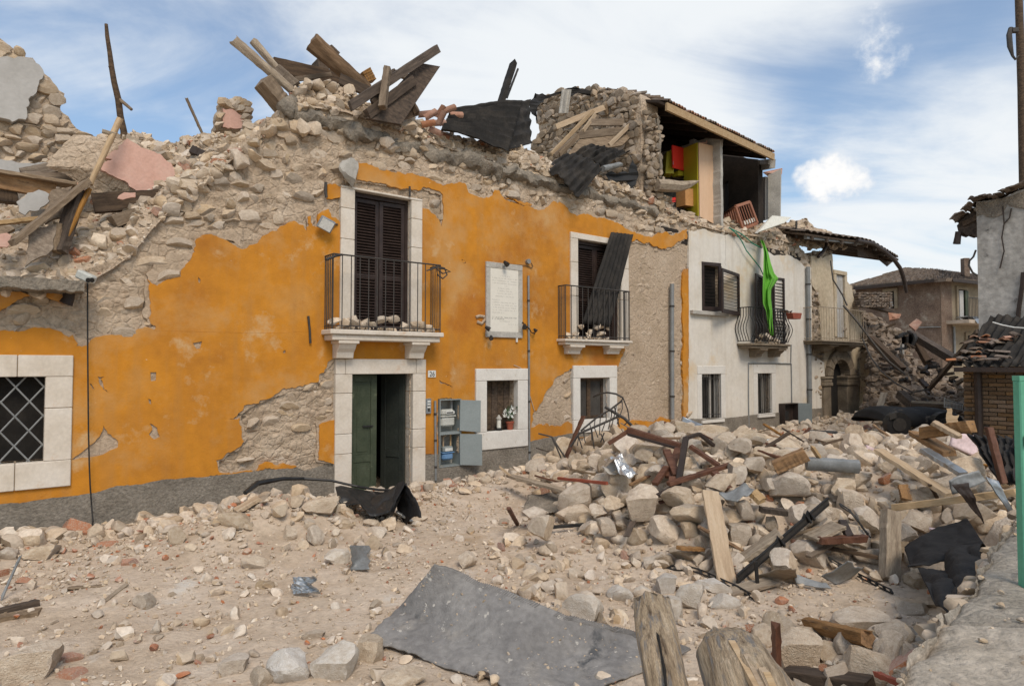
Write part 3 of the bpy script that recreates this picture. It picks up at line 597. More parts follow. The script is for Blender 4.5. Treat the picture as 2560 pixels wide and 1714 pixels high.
# left window: glass behind a diagonal grille
wn = thing2('window', yh, W(OP['left'][0], .2, OP['left'][2]))
b = MB(); b.fbox(OP['left'][0], OP['left'][1], .24, .26, OP['left'][2], OP['left'][3]); b.build('pane', m_dark, wn)
o = OP['left']; pitch = abs(zc(5, 100, 730) - zc(5, 100, 880)) * 1.0; wdt = o[1] - o[0]; hgt = o[3] - o[2]
cxs = [sz(q(5, x, 810))[0] for x in (-72, 75, 218)]
gx = cxs[1]; gstep = (cxs[2] - cxs[1]) / 2
zsrc = zc(5, 75, 808); zstep = abs(zc(5, 75, 884) - zc(5, 75, 735)) / 2
for dr in (1, -1):
    for k in range(-9, 10):
        # lines s = gx + t*gstep , z = zsrc + dr*t*zstep*... + k*2*zstep
        pts_ = []
        c0 = zsrc + k * 2 * zstep
        sl_ = dr * zstep / gstep * 1.0
        lo, hi = -1e9, 1e9
        for zz_ in (o[2], o[3]):
            pass
        ta = [(o[2] - c0) / sl_, (o[3] - c0) / sl_]; ta.sort(); lo = max(ta[0], o[0] - gx); hi = min(ta[1], o[1] - gx)
        if hi - lo > .05:
            b = MB(); yy = .05 + (.012 if dr > 0 else 0); b.tube([W(gx + lo, yy, c0 + sl_ * lo), W(gx + hi, yy, c0 + sl_ * hi)], .011, 6); b.build('grille_bar', m_pipe, wn, smooth=True)
# door number 26
dr_ = thing2('street_door', yh, W(OP['door'][0], .12, 0))
o = OP['door']; mid = sc_(6, 425, 900)
def leaf(par, M, wd, h0, h1, m, name, label=None, panels=True):
    """a panelled leaf in the local frame of M: x along the leaf, y thickness, z up"""
    b = MB(); X, Y, Z = Vector((1, 0, 0)), Vector((0, 1, 0)), Vector((0, 0, 1))
    def bx(x0, x1, y0, y1, z0, z1): b.obox(((x0 + x1) / 2, (y0 + y1) / 2, (z0 + z1) / 2), X * ((x1 - x0) / 2), Y * ((y1 - y0) / 2), Z * ((z1 - z0) / 2))
    st = .11; zr = [h0, h0 + .16, h0 + (h1 - h0) * .33, h0 + (h1 - h0) * .33 + .12, h1 - .12, h1]
    bx(0, st, 0, .045, h0, h1); bx(wd - st, wd, 0, .045, h0, h1); bx(st, wd - st, 0, .044, zr[0], zr[1]); bx(st, wd - st, 0, .044, zr[2], zr[3]); bx(st, wd - st, 0, .044, zr[4], zr[5])
    l = b.build(name, m, par, M=M, bevel=.004)
    if label: l['label'] = label
    for za, zb in ((zr[1], zr[2]), (zr[3], zr[4])):
        c = MB(); b = c; bx(st, wd - st, .012, .03, za, zb); bx(st + .05, wd - st - .05, .004, .0125, za + .05, zb - .05); p = c.build('panel', m, None, bevel=.004)
        p.parent = l; p.location = p.location.copy()
    return l
def frm(P, ang):       # frame standing at P, x axis turned by ang from the facade direction (positive: into the house)
    a = math.atan2(D3.y, D3.x) + ang; return Matrix.Translation(P) @ Matrix.Rotation(a, 4, 'Z')
lf = leaf(dr_, frm(W(o[0] + .005, .13, 0), 0), mid - o[0], -.1, o[3] - .01, m_green, 'door_leaf', 'worn green left leaf, closed')
b = MB(); b.obox((.35, -.012, 1.22), Vector((.09, 0, 0)), Vector((0, .012, 0)), Vector((0, 0, .012))); hnd = b.build('letter_slot', m_black, None); hnd.parent = lf
leaf(dr_, frm(W(o[1] - .03, .17, 0), R(180 - 66)), mid - o[0], -.1, o[3] - .01, m_dkgreen, 'door_leaf', 'shade-darkened right leaf swung open inwards')
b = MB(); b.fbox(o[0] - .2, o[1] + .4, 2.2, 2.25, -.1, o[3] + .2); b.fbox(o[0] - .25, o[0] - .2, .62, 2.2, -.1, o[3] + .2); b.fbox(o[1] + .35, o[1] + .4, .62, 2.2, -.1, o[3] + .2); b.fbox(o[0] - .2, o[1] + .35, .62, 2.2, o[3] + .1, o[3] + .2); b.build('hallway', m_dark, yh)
# louvred shutters
def louvre(par, M, wd, h0, h1, m=m_shut, name='shutter', rail=.07, mids=(.42,), pitch=.05, open_=False, t=.04):
    b = MB(); X, Y, Z = Vector((1, 0, 0)), Vector((0, 1, 0)), Vector((0, 0, 1))
    def bx(bb, x0, x1, y0, y1, z0, z1): bb.obox(((x0 + x1) / 2, (y0 + y1) / 2, (z0 + z1) / 2), X * ((x1 - x0) / 2), Y * ((y1 - y0) / 2), Z * ((z1 - z0) / 2))
    bx(b, 0, rail, 0, t, h0, h1); bx(b, wd - rail, wd, 0, t, h0, h1); bx(b, rail, wd - rail, .001, t - .001, h0, h0 + rail * 1.3); bx(b, rail, wd - rail, .001, t - .001, h1 - rail, h1)
    for f in mids: zm = h0 + (h1 - h0) * f; bx(b, rail, wd - rail, .001, t - .001, zm - rail / 2, zm + rail / 2)
    l = b.build(name, m, par, M=M, bevel=.003)
    c = MB(); z = h0 + rail * 1.3 + pitch * .6
    while z < h1 - rail - pitch * .4:
        c.obox((wd / 2, t / 2, z), X * (wd / 2 - rail), (Y * .024 + Z * .022) if not open_ else (Y * .018 + Z * .004), Z * .0035 - Y * .002); z += pitch
    s = c.build('louvre_slats', m, None, kind='stuff'); s.parent = l
    return l
o = OP['shut']; w0 = thing2('shuttered_window', yh, W(o[0], .1, o[2]))
b = MB(); b.fbox(o[0], o[0] + .05, .09, .17, o[2], o[3]); b.fbox(o[1] - .05, o[1], .09, .17, o[2], o[3]); b.fbox(o[0] + .05, o[1] - .05, .09, .17, o[3] - .07, o[3]); b.build('frame', m_shut, w0)
hw = (o[1] - o[0] - .10) / 2
louvre(w0, frm(W(o[0] + .05, .13, 0), R(2)), hw, o[2] + .01, o[3] - .08); louvre(w0, frm(W(o[0] + .05 + hw, .13, 0), R(-3)), hw, o[2] + .01, o[3] - .08)
backing(o, w0, .3, m_dark, 'room_shade_sheet')
o = OP['shut2']; w0 = thing2('shuttered_window', yh, W(o[0], .1, o[2]))
b = MB(); b.fbox(o[0], o[0] + .05, .09, .17, o[2], o[3]); b.fbox(o[1] - .05, o[1], .09, .17, o[2], o[3]); b.fbox(o[0] + .05, o[1] - .05, .09, .17, o[3] - .07, o[3]); b.build('frame', m_shut, w0)
hw = (o[1] - o[0] - .10) / 2
for k in (0, 1): louvre(w0, frm(W(o[0] + .05 + hw * k, .13, 0), 0), hw, o[2] + .01, o[3] - .08)
backing(o, w0, .3, m_dark, 'room_shade_sheet')
# flower window: wooden boards behind, deep sill
o = OP['flow']; w0 = thing2('boarded_window', yh, W(o[0], .2, o[2])); n_ = 5
for k in range(n_):
    a0 = o[0] + (o[1] - o[0]) * k / n_; a1 = o[0] + (o[1] - o[0]) * (k + 1) / n_; b = MB(); b.fbox(a0 + .003, a1 - .003, .21 + .004 * (k % 2), .25, o[2], o[3]); b.build('plank', m_dwood, w0, bevel=.003)
o = OP['low']; w0 = thing2('casement_window', yh, W(o[0], .2, o[2])); md = (o[0] + o[1]) / 2
b = MB()
for a0, a1 in ((o[0], o[0] + .06), (md - .05, md + .05), (o[1] - .06, o[1])): b.fbox(a0, a1, .16, .21, o[2], o[3])
b.fbox(o[0] + .06, md - .05, .165, .21, o[3] - .08, o[3]); b.fbox(md + .05, o[1] - .06, .165, .21, o[3] - .08, o[3]); b.fbox(o[0] + .06, md - .05, .165, .21, o[2], o[2] + .06); b.fbox(md + .05, o[1] - .06, .165, .21, o[2], o[2] + .06); b.build('frame', m_dwood, w0)
for a0, a1 in ((o[0] + .06, md - .05), (md + .05, o[1] - .06)): b = MB(); b.fbox(a0, a1, .19, .20, o[2] + .06, o[3] - .08); b.build('pane', m_glass, w0)
backing(o, w0, .3, m_dark, 'room_shade_sheet')
# white house barred windows
for k in ('w1', 'w2'):
    o = OPW[k]; w0 = thing2('barred_window', wh, W(o[0], .1, o[2])); backing(o, w0, .22, m_dark if k == 'w1' else m_glass, 'pane')
    b = MB(); sk = (o[1] - o[0]); b.fbox(o[0] + sk * .62, o[0] + sk * .70, .12, .17, o[2], o[3]); b.fbox(o[0], o[0] + .05, .12, .17, o[2], o[3]); b.fbox(o[0] + .05, o[0] + sk * .62, .12, .16, o[3] - .08, o[3]); b.build('frame', m_conc, w0)
    for i in range(8):
        a = o[0] + sk * (i + .5) / 8; b = MB(); b.tube([W(a, .03, o[2]), W(a, .03, o[3])], .009, 5); b.build('bar', m_iron, w0)
    for zz_ in (o[2] + .1, o[3] - .12):
        b = MB(); b.tube([W(o[0], .03, zz_), W(o[1], .03, zz_)], .009, 5); b.build('cross_bar', m_iron, w0)
    b = MB(); b.fbox(o[0] - .06, o[1] + .06, -.08, .02, o[2] - .10, o[2] - .03); b.build('sill', m_wtrim, w0)
# shutter window on the white wall, both leaves standing open at odd angles
o = OPW['sh']; w0 = thing2('shuttered_window', wh, W(o[0], 0, o[2])); backing(o, w0, .2, m_dark, 'room_shade_sheet')
zt0, zb0 = o[3], o[2]
def leafpx(par, a, bq, wa, wb, ztop, zbot, **k):
    A = pf(a, wa); B = pf(bq, wb); d = B - A; ang = math.atan2(d.y, d.x); M = Matrix.Translation(Vector((A.x, A.y, 0))) @ Matrix.Rotation(ang, 4, 'Z')
    return louvre(par, M, Vector((d.x, d.y)).length, zbot, ztop, **k)
A = q(14, 172, 360); leafpx(w0, A, q(14, 325, 360), .02, .16, pf(q(14, 172, 168), .02).z, pf(q(14, 172, 550), .02).z, open_=True, rail=.085, mids=(), pitch=.085)
leafpx(w0, q(14, 335, 400), q(14, 470, 400), .42, .05, pf(q(14, 335, 218), .42).z, pf(q(14, 335, 568), .42).z, open_=True, rail=.085, mids=(), pitch=.085)
b = MB(); rr = rect(14, 105, 552, 385, 600, .12); b.fbox(rr[0], rr[1], -.12, .03, rr[2], rr[2] + .10); b.build('sill', m_conc, w0, bevel=.01)
# balcony door on the white wall
o = OPW['bd']; w0 = thing2('shuttered_balcony_door', wh, W(o[0], 0, o[2])); backing(o, w0, .2, m_dark, 'room_shade_sheet')
leafpx(w0, q(14, 602, 540), q(14, 655, 540), .25, .02, pf(q(14, 602, 260), .25).z, o[2], open_=False, mids=())
leafpx(w0, q(14, 738, 540), q(14, 825, 540), .03, .06, pf(q(14, 755, 292), .03).z, o[2], open_=True, rail=.06, mids=(), pitch=.09)
# ------------------------------------------------------------------ balconies
def bracket(par, s0, s1, z0, z1, dep, m):
    b = MB(); n = 6
    prof = [(0, z0), (dep * .55, z0), (dep * .62, z0 + (z1 - z0) * .35), (dep * .80, z0 + (z1 - z0) * .55), (dep * .95, z0 + (z1 - z0) * .8), (dep, z1), (0, z1)]
    b.slab([[(-a, z) for a, z in prof]], lambda a, z: W(s0, a, z), lambda a, z: W(s1, a, z)); b.build('bracket', m, par, bevel=.01)
    b = MB(); b.fbox(s0 - .03, s1 + .03, -dep - .02, 0, z1 - .05, z1 - .001); b.build('bracket_cap', m, par, bevel=.008)
def balcony(par, sl, dep, zt, th, rail_z, nfront, nside, brs, m_slab, name='balcony', rustm=m_iron, ext=.0, bulge=0, r=.0085):
    s0, s1 = sl; e = thing2(name, par, W((s0 + s1) / 2, 0, zt - th))
    b = MB(); b.fbox(s0, s1, -dep, 0, zt - th * .45, zt); b.build('slab', m_slab, e, bevel=.012)
    b = MB(); b.fbox(s0 + .05, s1 - .05, -dep + .05, 0, zt - th, zt - th * .45 - .001); b.build('slab_moulding', m_slab, e, bevel=.012)
    for a0, a1, z0 in brs: bracket(e, a0, a1, z0, zt - th - .001, dep * .8, m_slab)
    i = .05; c = [(s0 + i, 0), (s0 + i, -dep + i), (s1 - i, -dep + i), (s1 - i, 0)]
    b = MB(); b.tube([W(a, y, rail_z) for a, y in c], .014, 6); b.build('handrail', rustm, e)
    b = MB(); b.tube([W(a, y, zt + .06) for a, y in c], .010, 6); b.build('bottom_rail', rustm, e)
    def bal(a, y):
        b = MB()
        if bulge:
            ov = Vector((0, 0, 0)); p = []
            for k in range(9):
                f = k / 8; bu_ = bulge * math.sin(math.pi * min(1, f * 1.35)) ** 1.5 if f < .74 else 0
                if y > -dep + i + .01: p.append(W(a + (bu_ if a > (s0 + s1) / 2 else -bu_), y, zt + .06 + (rail_z - zt - .06) * f))
                else: p.append(W(a, y - bu_, zt + .06 + (rail_z - zt - .06) * f))
            b.tube(p, r, 5)
        else: b.tube([W(a, y, zt + .0), W(a, y, rail_z)], r, 5)
        b.build('baluster', rustm, e)
    for k in range(nfront + 1): bal(s0 + i + (s1 - s0 - 2 * i) * k / nfront, -dep + i)
    for k in range(1, nside + 1):
        y = -(dep - i) * (1 - k / (nside + .0)) ; bal(s0 + i, -(dep - i) * (k - .6) / nside); bal(s1 - i, -(dep - i) * (k - .6) / nside)
    return e
DP1 = .40
sA, zA = sz(q(6, 150, 434), DP1); sB, _ = sz(q(6, 785, 434), DP1)
zA = pf(q(6, 460, 418), DP1).z
bk = [(sz(q(6, 200, 530), .3)[0], sz(q(6, 296, 530), .3)[0], pf(q(6, 250, 572), .3).z), (sz(q(6, 610, 530), .3)[0], sz(q(6, 692, 530), .3)[0], pf(q(6, 650, 574), .3).z)]
bal1 = balcony(yh, (sA, sB), DP1, zA, .17, pf(q('D', 890, 594), DP1 - .05).z, 13, 5, bk, m_marble)
# bent ends of the handrail
b = MB(); P0 = pf(q(2, 700, 1370), .35); b.tube([P0, pf(q(2, 660, 1378), .42), pf(q(2, 605, 1400), .5)], [.02, .022, .026], 6); b.build('bent_rail_end', m_iron, bal1)
b = MB(); b.tube([pf(q(2, x, y), .35) for x, y in ((1205, 1465), (1250, 1448), (1310, 1455), (1345, 1470), (1300, 1482), (1262, 1455), (1268, 1490), (1300, 1512), (1325, 1490), (1310, 1450), (1270, 1440), (1225, 1462))], .013, 6); b.build('curled_rail_end', m_iron, bal1, smooth=True)
DP2 = .29
sA2 = sz(q(6, 1465, 480), DP2)[0]; sB2 = sz(q(6, 1842, 480), DP2)[0]; zA2 = pf(q(6, 1650, 468), DP2).z
bk2 = [(sz(q(6, 1500, 530), .25)[0], sz(q(6, 1570, 530), .25)[0], pf(q(6, 1535, 548), .25).z), (sz(q(6, 1722, 530), .25)[0], sz(q(6, 1790, 530), .25)[0], pf(q(6, 1750, 548), .25).z)]
bal2 = balcony(yh, (sA2, sB2), DP2, zA2, .12, pf(q(6, 1650, 181), DP2 - .05).z, 12, 5, bk2, m_marble)
DP3 = .45
sA3 = sz(q(14, 560, 820), DP3)[0]; sB3 = sz(q(14, 868, 820), DP3)[0]; zA3 = pf(q(14, 720, 812), DP3).z
bk3 = [(sz(q(14, 590, 880), .2)[0], sz(q(14, 640, 880), .2)[0], pf(q(14, 610, 915), .2).z), (sz(q(14, 735, 880), .2)[0], sz(q(14, 785, 880), .2)[0], pf(q(14, 760, 915), .2).z)]
bal3 = balcony(wh, (sA3, sB3), DP3, zA3, .13, pf(q(14, 720, 540), DP3 - .05).z, 14, 5, bk3, m_brown, rustm=m_black, bulge=.14, r=.011)
sA4 = sz(q(4, 322, 930), .6)[0]; sB4 = sz(q(4, 560, 930), .6)[0]; zA4 = pf(q(4, 430, 932), .6).z
bk4 = [(sz(q(4, 335, 960), .3)[0], sz(q(4, 372, 960), .3)[0], pf(q(4, 350, 985), .3).z), (sz(q(4, 430, 960), .3)[0], sz(q(4, 480, 960), .3)[0], pf(q(4, 450, 985), .3).z)]
bal4 = balcony(ah, (sA4, sB4), .6, zA4, .12, pf(q(4, 430, 768), .55).z, 18, 4, bk4, m_brown, r=.007, rustm=m_lwood)
# ------------------------------------------------------------------ arched house
o = ADOOR; w0 = thing2('balcony_door', ah, W(o[0], .05, o[2])); backing(o, w0, .2, m_dark, 'room_shade_sheet'); hw = (o[1] - o[0]) / 2
for k in (0, 1):
    b = MB(); b.fbox(o[0] + hw * k + .01, o[0] + hw * (k + 1) - .01, .02, .06, o[2], o[3]); b.build('leaf', m_grey, w0, bevel=.005)
    b = MB(); b.fbox(o[0] + hw * k + .07, o[0] + hw * (k + 1) - .07, .012, .021, o[2] + .15, o[2] + .8); b.fbox(o[0] + hw * k + .07, o[0] + hw * (k + 1) - .07, .012, .021, o[2] + .95, o[3] - .15); b.build('panel', m_conc, w0)
b = MB(); b.fbox(o[0] - .16, o[0] - .01, -.05, .1, o[2], o[3]); b.fbox(o[1] + .01, o[1] + .16, -.05, .1, o[2], o[3]); b.fbox(o[0] - .16, o[1] + .16, -.055, .1, o[3] + .01, o[3] + .14); b.build('door_surround', m_beige, ah, bevel=.01)
aw = thing2('arched_doorway', ah, W(ax0, 0, 0))
for sg, (xa, xb) in (('l', (332, 366)), ('r', (449, 508))):
    s0 = sz(q(4, xa, 1200), .1)[0]; s1 = sz(q(4, xb, 1200), .1)[0]; zc1 = pf(q(4, 350, 1120), .1).z; zc2 = pf(q(4, 350, 1165), .1).z
    b = MB(); b.fbox(s0, s1, -.12, .35, -.2, zc2); b.build('pillar', m_brown, aw, bevel=.03)
    b = MB(); b.fbox(s0 - .04, s1 + .04, -.16, .35, zc2 + .001, zc2 + (zc1 - zc2) * .4); b.fbox(s0 - .02, s1 + .02, -.14, .35, zc2 + (zc1 - zc2) * .4 + .001, zc1 - .05); b.fbox(s0 - .05, s1 + .05, -.17, .35, zc1 - .049, zc1 + .03); b.build('capital', m_brown, aw, bevel=.015)
sc0 = (ax0 + ax1) / 2; spr = pf(q(4, 350, 1118), .1).z + .03; ra = (ax1 - ax0) / 2; top_ = az1 - spr; nv = 9
for k in range(nv):
    a0 = math.pi * k / nv + .012; a1 = math.pi * (k + 1) / nv - .012; lp = [(sc0 - math.cos(a) * ra, spr + math.sin(a) * top_) for a in (a0, (a0 + a1) / 2, a1)] + [(sc0 - math.cos(a) * (ra + .34), spr + math.sin(a) * (top_ + .34)) for a in (a1, (a0 + a1) / 2, a0)]
    b = MB(); b.fslab([lp], -.12, .3); b.build('arch_block', m_brown, aw, bevel=.01)
b = MB(); b.fbox(ax0 - .1, ax1 + .1, .2, .25, -.2, az1 + .1); b.build('door_leaf', m_dark, aw)
b = MB(); s0 = sz(q(4, 275, 1360), .35)[0]; s1 = sz(q(4, 395, 1360), .35)[0]; zs_ = pf(q(4, 330, 1352), .5).z; b.fbox(s0, s1, -.75, -.04, zs_ - .4, zs_); b.build('door_step', m_conc, ah, bevel=.02)
# leaning side wall right of the arch
sp_ = S(4, '545,975 590,1000 628,1100 618,1180 590,1255 545,1350')
b = MB(); b.fslab([frac([(s_, z_) for s_, z_ in S(4, '512,985 548,975 590,1000 628,1095 620,1180 590,1260 545,1350 512,1360')], .03, .1)], -.02, .5); b.build('plaster', m_beige, ah)
# sagging eave
def T(zid, x, y, wo=0): return pf(q(zid, x, y), wo)
ev = thing2('eave', ah, W(19, -.5, 6))
top = [T(4, x, y, .55) for x, y in ((232, 372), (330, 388), (430, 402), (520, 412), (580, 426), (640, 462), (680, 486), (714, 506))]
rows = len(top)
for i in range(rows - 1):
    a, c = top[i], top[i + 1]; n_ = 3
    for k in range(n_):
        p0 = a.lerp(c, k / n_); p1 = a.lerp(c, (k + .96) / n_)
        for rr_ in range(5):
            off = -NF * (rr_ * .42) + UP * (rr_ * .13); b = MB(); mid_ = (p0 + p1) / 2 + off; dd = (p1 - p0)
            b.grid(lambda u, v: mid_ + dd * (u - .5) * 1.1 + UP * (.06 * math.sin(math.pi * u) + .03) + (-NF * .46 + UP * .10) * v, 5, 1); o = b.build('tile', m_dtile, ev, solid=.018)
b = MB()
b.grid(lambda u, v: (lambda i: top[i].lerp(top[min(i + 1, rows - 1)], u * (rows - 1) - i))(min(rows - 2, int(u * (rows - 1)))) - UP * .06 - NF * (2.4 * v) + UP * (.62 * v), 14, 4); b.build('roof_boards', m_dwood, ev, solid=.06)
for k in range(9):
    f = (k + .5) / 9 * (rows - 1); i = min(rows - 2, int(f)); p = top[i].lerp(top[i + 1], f - i) - UP * .15
    b = MB(); b.beam(p + NF * .02, p - NF * 2.2 + UP * .6, .09, .12); b.build('rafter', m_dwood, ev)
b = MB(); b.tube([T(4, x, y, .6) for x, y in ((500, 414), (580, 430), (640, 468), (690, 512), (722, 556), (738, 600), (748, 645), (756, 684))], [.06, .06, .06, .065, .07, .075, .07, .05], 8); b.build('hanging_gutter', m_ddark, ev, smooth=True)
b = MB(); b.slab([[p for p in ((505, 500), (600, 505), (655, 550), (690, 520), (640, 470), (560, 440), (500, 440))]], lambda x, y: T(4, x, y, .2), lambda x, y: T(4, x, y, .05)); b.build('broken_soffit', m_dwood, ev)
b = MB(); b.tube([T(4, x, y, .12) for x, y in ((345, 410), (340, 450), (320, 478), (300, 500))], .05, 8); b.build('gutter_elbow', m_ddark, ev, smooth=True)
b = MB(); b.beam(T(4, 235, 398, .45), T(4, 530, 430, .45), .1, .1); b.build('gutter', m_pipe, ev)
#PART3
# ================================================================== UPPER ROOM of the white house
ss0 = sz(q(3, 826, 400))[0]
def TP(zid, x, y): return ps(q(zid, x, y), ss0)
def perp(zid, s):      # polygon on the plane at right angles to the facade at ss0 -> (depth, z)
    out = []
    for p in Q(zid, s):
        v = ps(p, ss0); out.append((FC - NF.dot(v), v.z))
    return out
gab = perp(3, '826,205 820,165 800,145 785,135 760,118 700,108 640,100 560,96 480,92 400,100 320,118 250,128 195,150 188,230 200,300 205,360 160,430 180,480')
gz = min(p[1] for p in gab)
gab = [(max(.1, a), z) for a, z in gab]
gab2 = frac(gab, .05, .12, closed=False) + [(gab[-1][0], 5.2), (gab[0][0], 5.9)]
gab2 = [(max(.1, a), z) for a, z in gab2]
gt = sz(q(3, 938, 400))[0] - ss0 - .02
b = MB(); b.slab([gab2], lambda a, z: W(ss0 + .05, a, z), lambda a, z: W(ss0 + gt, a, z)); b.build('gable_wall', m_mortar, wh)
PFR = np.array([[-NF.x, D3.x, 0], [-NF.y, D3.y, 0], [0, 0, 1.0]])
def pl_(s, y, z): return W(ss0 + y - .03, s, z)
pl_.FR = PFR
gab_poly = gab2
masonry(gab_poly, [], [], wh, 170, 12, hmin=.10, hmax=.20, wmin=.14, wmax=.36, m=m_grstone, plane=pl_)
def cpl(s, y, z): return W(ss0 + s, y - .08, z)
cpl.FR = FR
zfl = sz(q(3, 1100, 920))[1]
zq = sz(q(3, 900, 740))[1]
masonry([(0.0, zq), (gt, zq), (gt, gab[0][1] - .1), (0.0, gab[0][1] - .1)], [], [], wh, 60, 13, hmin=.09, hmax=.16, wmin=.1, wmax=.25, m=m_grstone, plane=cpl)
b = MB(); b.tube([pf(q(3, x, y), .04) for x, y in ((908, 262), (915, 330), (925, 400), (922, 480), (932, 560), (925, 628))], [.05, .04, .05, .04, .05, .04], 6); b.build('torn_felt', m_cornice, wh, smooth=True)
rs1 = sz(q(3, 1655, 600), .0)[0]
zE = pf(q(3, 1000, 215), .3).z
fa0, fa1 = pf(q(12, 108, 155), .3), pf(q(12, 1248, 690), .3)
sF0, sF1 = fa0.dot(D3), fa1.dot(D3)
roof = thing2('roof', wh, W(sF0, 0, fa0.z))
b = MB(); up_ = UP; b.beam(fa0, fa1, .06, .19); b.build('fascia_board', m_nwood, roof)
def RS(s, y): f = (s - sF0) / (sF1 - sF0); return fa0.lerp(fa1, f) - NF * (y + .03) + UP * (y * .36)
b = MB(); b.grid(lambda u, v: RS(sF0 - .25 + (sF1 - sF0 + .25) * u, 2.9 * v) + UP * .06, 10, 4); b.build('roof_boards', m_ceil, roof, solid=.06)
for k in range(46):
    s = sF0 - .1 + (sF1 - sF0 + .1) * (k + .5) / 46
    for rr_ in range(3):
        p = RS(s, .42 * rr_ - .06) + UP * (.135 + rnd.uniform(0, .03)); wd = (sF1 - sF0) / 46 * .5; b = MB()
        if rnd.random() < .12: continue
        b.grid(lambda u, v: p + D3 * ((u - .5) * 2 * wd) + UP * (.05 * math.sin(math.pi * u)) + (-NF * .46 + UP * .166) * v, 4, 1); b.build('roof_tile', m_terra if rnd.random() < .5 else m_dtile, roof, solid=.016)
for k in range(7):
    s = sF0 + .4 + (sF1 - sF0 - .6) * k / 6; b = MB(); b.beam(RS(s, .1) - UP * .04, RS(s, 2.6) - UP * .04, .1, .14); b.build('rafter', m_ceil, roof)
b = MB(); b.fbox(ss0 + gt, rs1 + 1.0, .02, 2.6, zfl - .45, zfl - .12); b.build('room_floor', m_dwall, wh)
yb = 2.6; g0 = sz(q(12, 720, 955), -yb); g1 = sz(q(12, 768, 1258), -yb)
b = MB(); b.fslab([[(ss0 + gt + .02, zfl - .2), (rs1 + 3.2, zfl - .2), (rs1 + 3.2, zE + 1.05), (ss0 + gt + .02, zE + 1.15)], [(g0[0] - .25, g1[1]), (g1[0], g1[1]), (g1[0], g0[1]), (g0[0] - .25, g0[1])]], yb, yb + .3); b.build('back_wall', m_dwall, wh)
# partition with the pale edge
def quad(b, pts, th):
    n = (pts[1] - pts[0]).cross(pts[3] - pts[0]).normalized() * th
    b.add(pts + [p - n for p in pts], [(0, 1, 2, 3), (7, 6, 5, 4), (0, 4, 5, 1), (1, 5, 6, 2), (2, 6, 7, 3), (3, 7, 4, 0)])
def QP(zid, s, ws):
    P = Q(zid, s); return [pf(p, ws[i] if isinstance(ws, (list, tuple)) else ws) for i, p in enumerate(P)]
b = MB(); quad(b, QP(12, '592,540 690,480 700,1400 610,1395', (-.45, -.03, -.03, -.45)), .03); b.build('partition', m_grey, wh)
s0 = sz(q(12, 684, 900))[0]; s1 = sz(q(12, 716, 900))[0]; b = MB(); b.fslab([frac([(s0, zfl - .3), (s1, zfl - .3), (s1, sz(q(12, 700, 470))[1]), (s0, sz(q(12, 700, 450))[1])], .02, .08)], .0, 2.6); b.build('partition_edge', m_conc, wh)
for pts, ws, m, nm in (('1068,925 1198,898 1196,1350 1078,1378', (-.9, -.35, -.35, -.9), m_grey, 'end_partition'), ('1198,890 1330,830 1322,1325 1196,1340', (-.33, .0, .0, -.33), m_conc, 'end_wall'),
                      ('1130,850 1338,806 1332,868 1200,905', (-.4, .02, .02, -.34), m_pink, 'painted_band')):
    b = MB(); quad(b, QP(12, pts, ws), .12 if nm != 'painted_band' else .02); b.build(nm, m, wh)
b = MB(); b.beam(pf(q(12, 1235, 775), .2), pf(q(12, 930, 840), -1.6), .16, .16); b.beam(pf(q(12, 1230, 740), .2), pf(q(12, 1130, 745), -.3), .2, .14); b.build('roof_beam', m_conc, wh)
b = MB(); b.beam(pf(q(12, 580, 490), -.4), pf(q(12, 690, 470), -.02), .12, .16); b.build('roof_beam', m_conc, wh)
se_ = sz(q(12, 1200, 1000))[0]; g0 = ps(q(12, 716, 955), se_); g1 = ps(q(12, 769, 1258), se_); ya, yb2 = FC - NF.dot(g0), FC - NF.dot(g1); ya, yb2 = max(ya, yb2), min(ya, yb2)
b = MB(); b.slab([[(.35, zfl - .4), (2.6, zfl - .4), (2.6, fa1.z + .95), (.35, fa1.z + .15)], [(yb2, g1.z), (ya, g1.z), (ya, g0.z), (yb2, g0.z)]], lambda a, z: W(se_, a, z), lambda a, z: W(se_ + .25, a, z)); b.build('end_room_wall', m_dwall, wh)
for x0, y0, x1, y1 in () if 1 else ((790, 1030, 990, 965), (800, 1170, 1010, 1110), (780, 930, 900, 900)):
    b = MB(); b.beam(pf(q(12, x0, y0), -2.6), pf(q(12, x1, y1), -2.0), .06, .12); b.build('wall_batten', m_ddark, wh)
b = MB(); b.beam(pf(q(12, 1052, 850), -.7), pf(q(12, 1068, 1380), -.7), .12, .12); b.build('door_post', m_rust, wh)
def single(name, mb, m, label, cat, group=None, **k):
    o = mb.build(name, m, None, **k); return tag(o, label, cat, group)
# furniture of the room
w1 = thing('wardrobe', pf(q(12, 450, 1300), -.5), 'tall wardrobe with a mustard side and a peach front beside the grey partition', 'wardrobe')
b = MB(); quad(b, QP(12, '445,540 595,575 610,1400 455,1320', (-.32, -.26, -.26, -.32)), .03); b.build('front_panel', m_peach, w1)
b = MB(); quad(b, QP(12, '300,598 443,538 453,1318 308,1240', (-.85, -.33, -.33, -.85)), .03); b.build('side_panel', m_olive, w1)
b = MB(); quad(b, QP(12, '300,596 443,536 595,572 520,570', (-.85, -.33, -.27, -.9)), .02); b.build('top_panel', m_peach, w1)
b = MB(); quad(b, QP(12, '352,512 378,518 378,560 355,560', -.55), .15); quad(b, QP(12, '385,520 432,525 432,545 385,552', -.55), .1); single('folded_box', b, m_galv, 'small pale box lying on top of the wardrobe', 'box')
b = MB(); b.tube([pf(q(12, x, y), -.35) for x, y in ((470, 545), (500, 538), (535, 545), (536, 515))], .02, 6); single('cloth_bundle', b, m_pink, 'small pink bundle lying on top of the wardrobe', 'bundle')
cb = thing('wall_cabinet', pf(q(12, 200, 830), -1.0), 'mustard wall cabinet with its red door hanging open', 'cabinet')
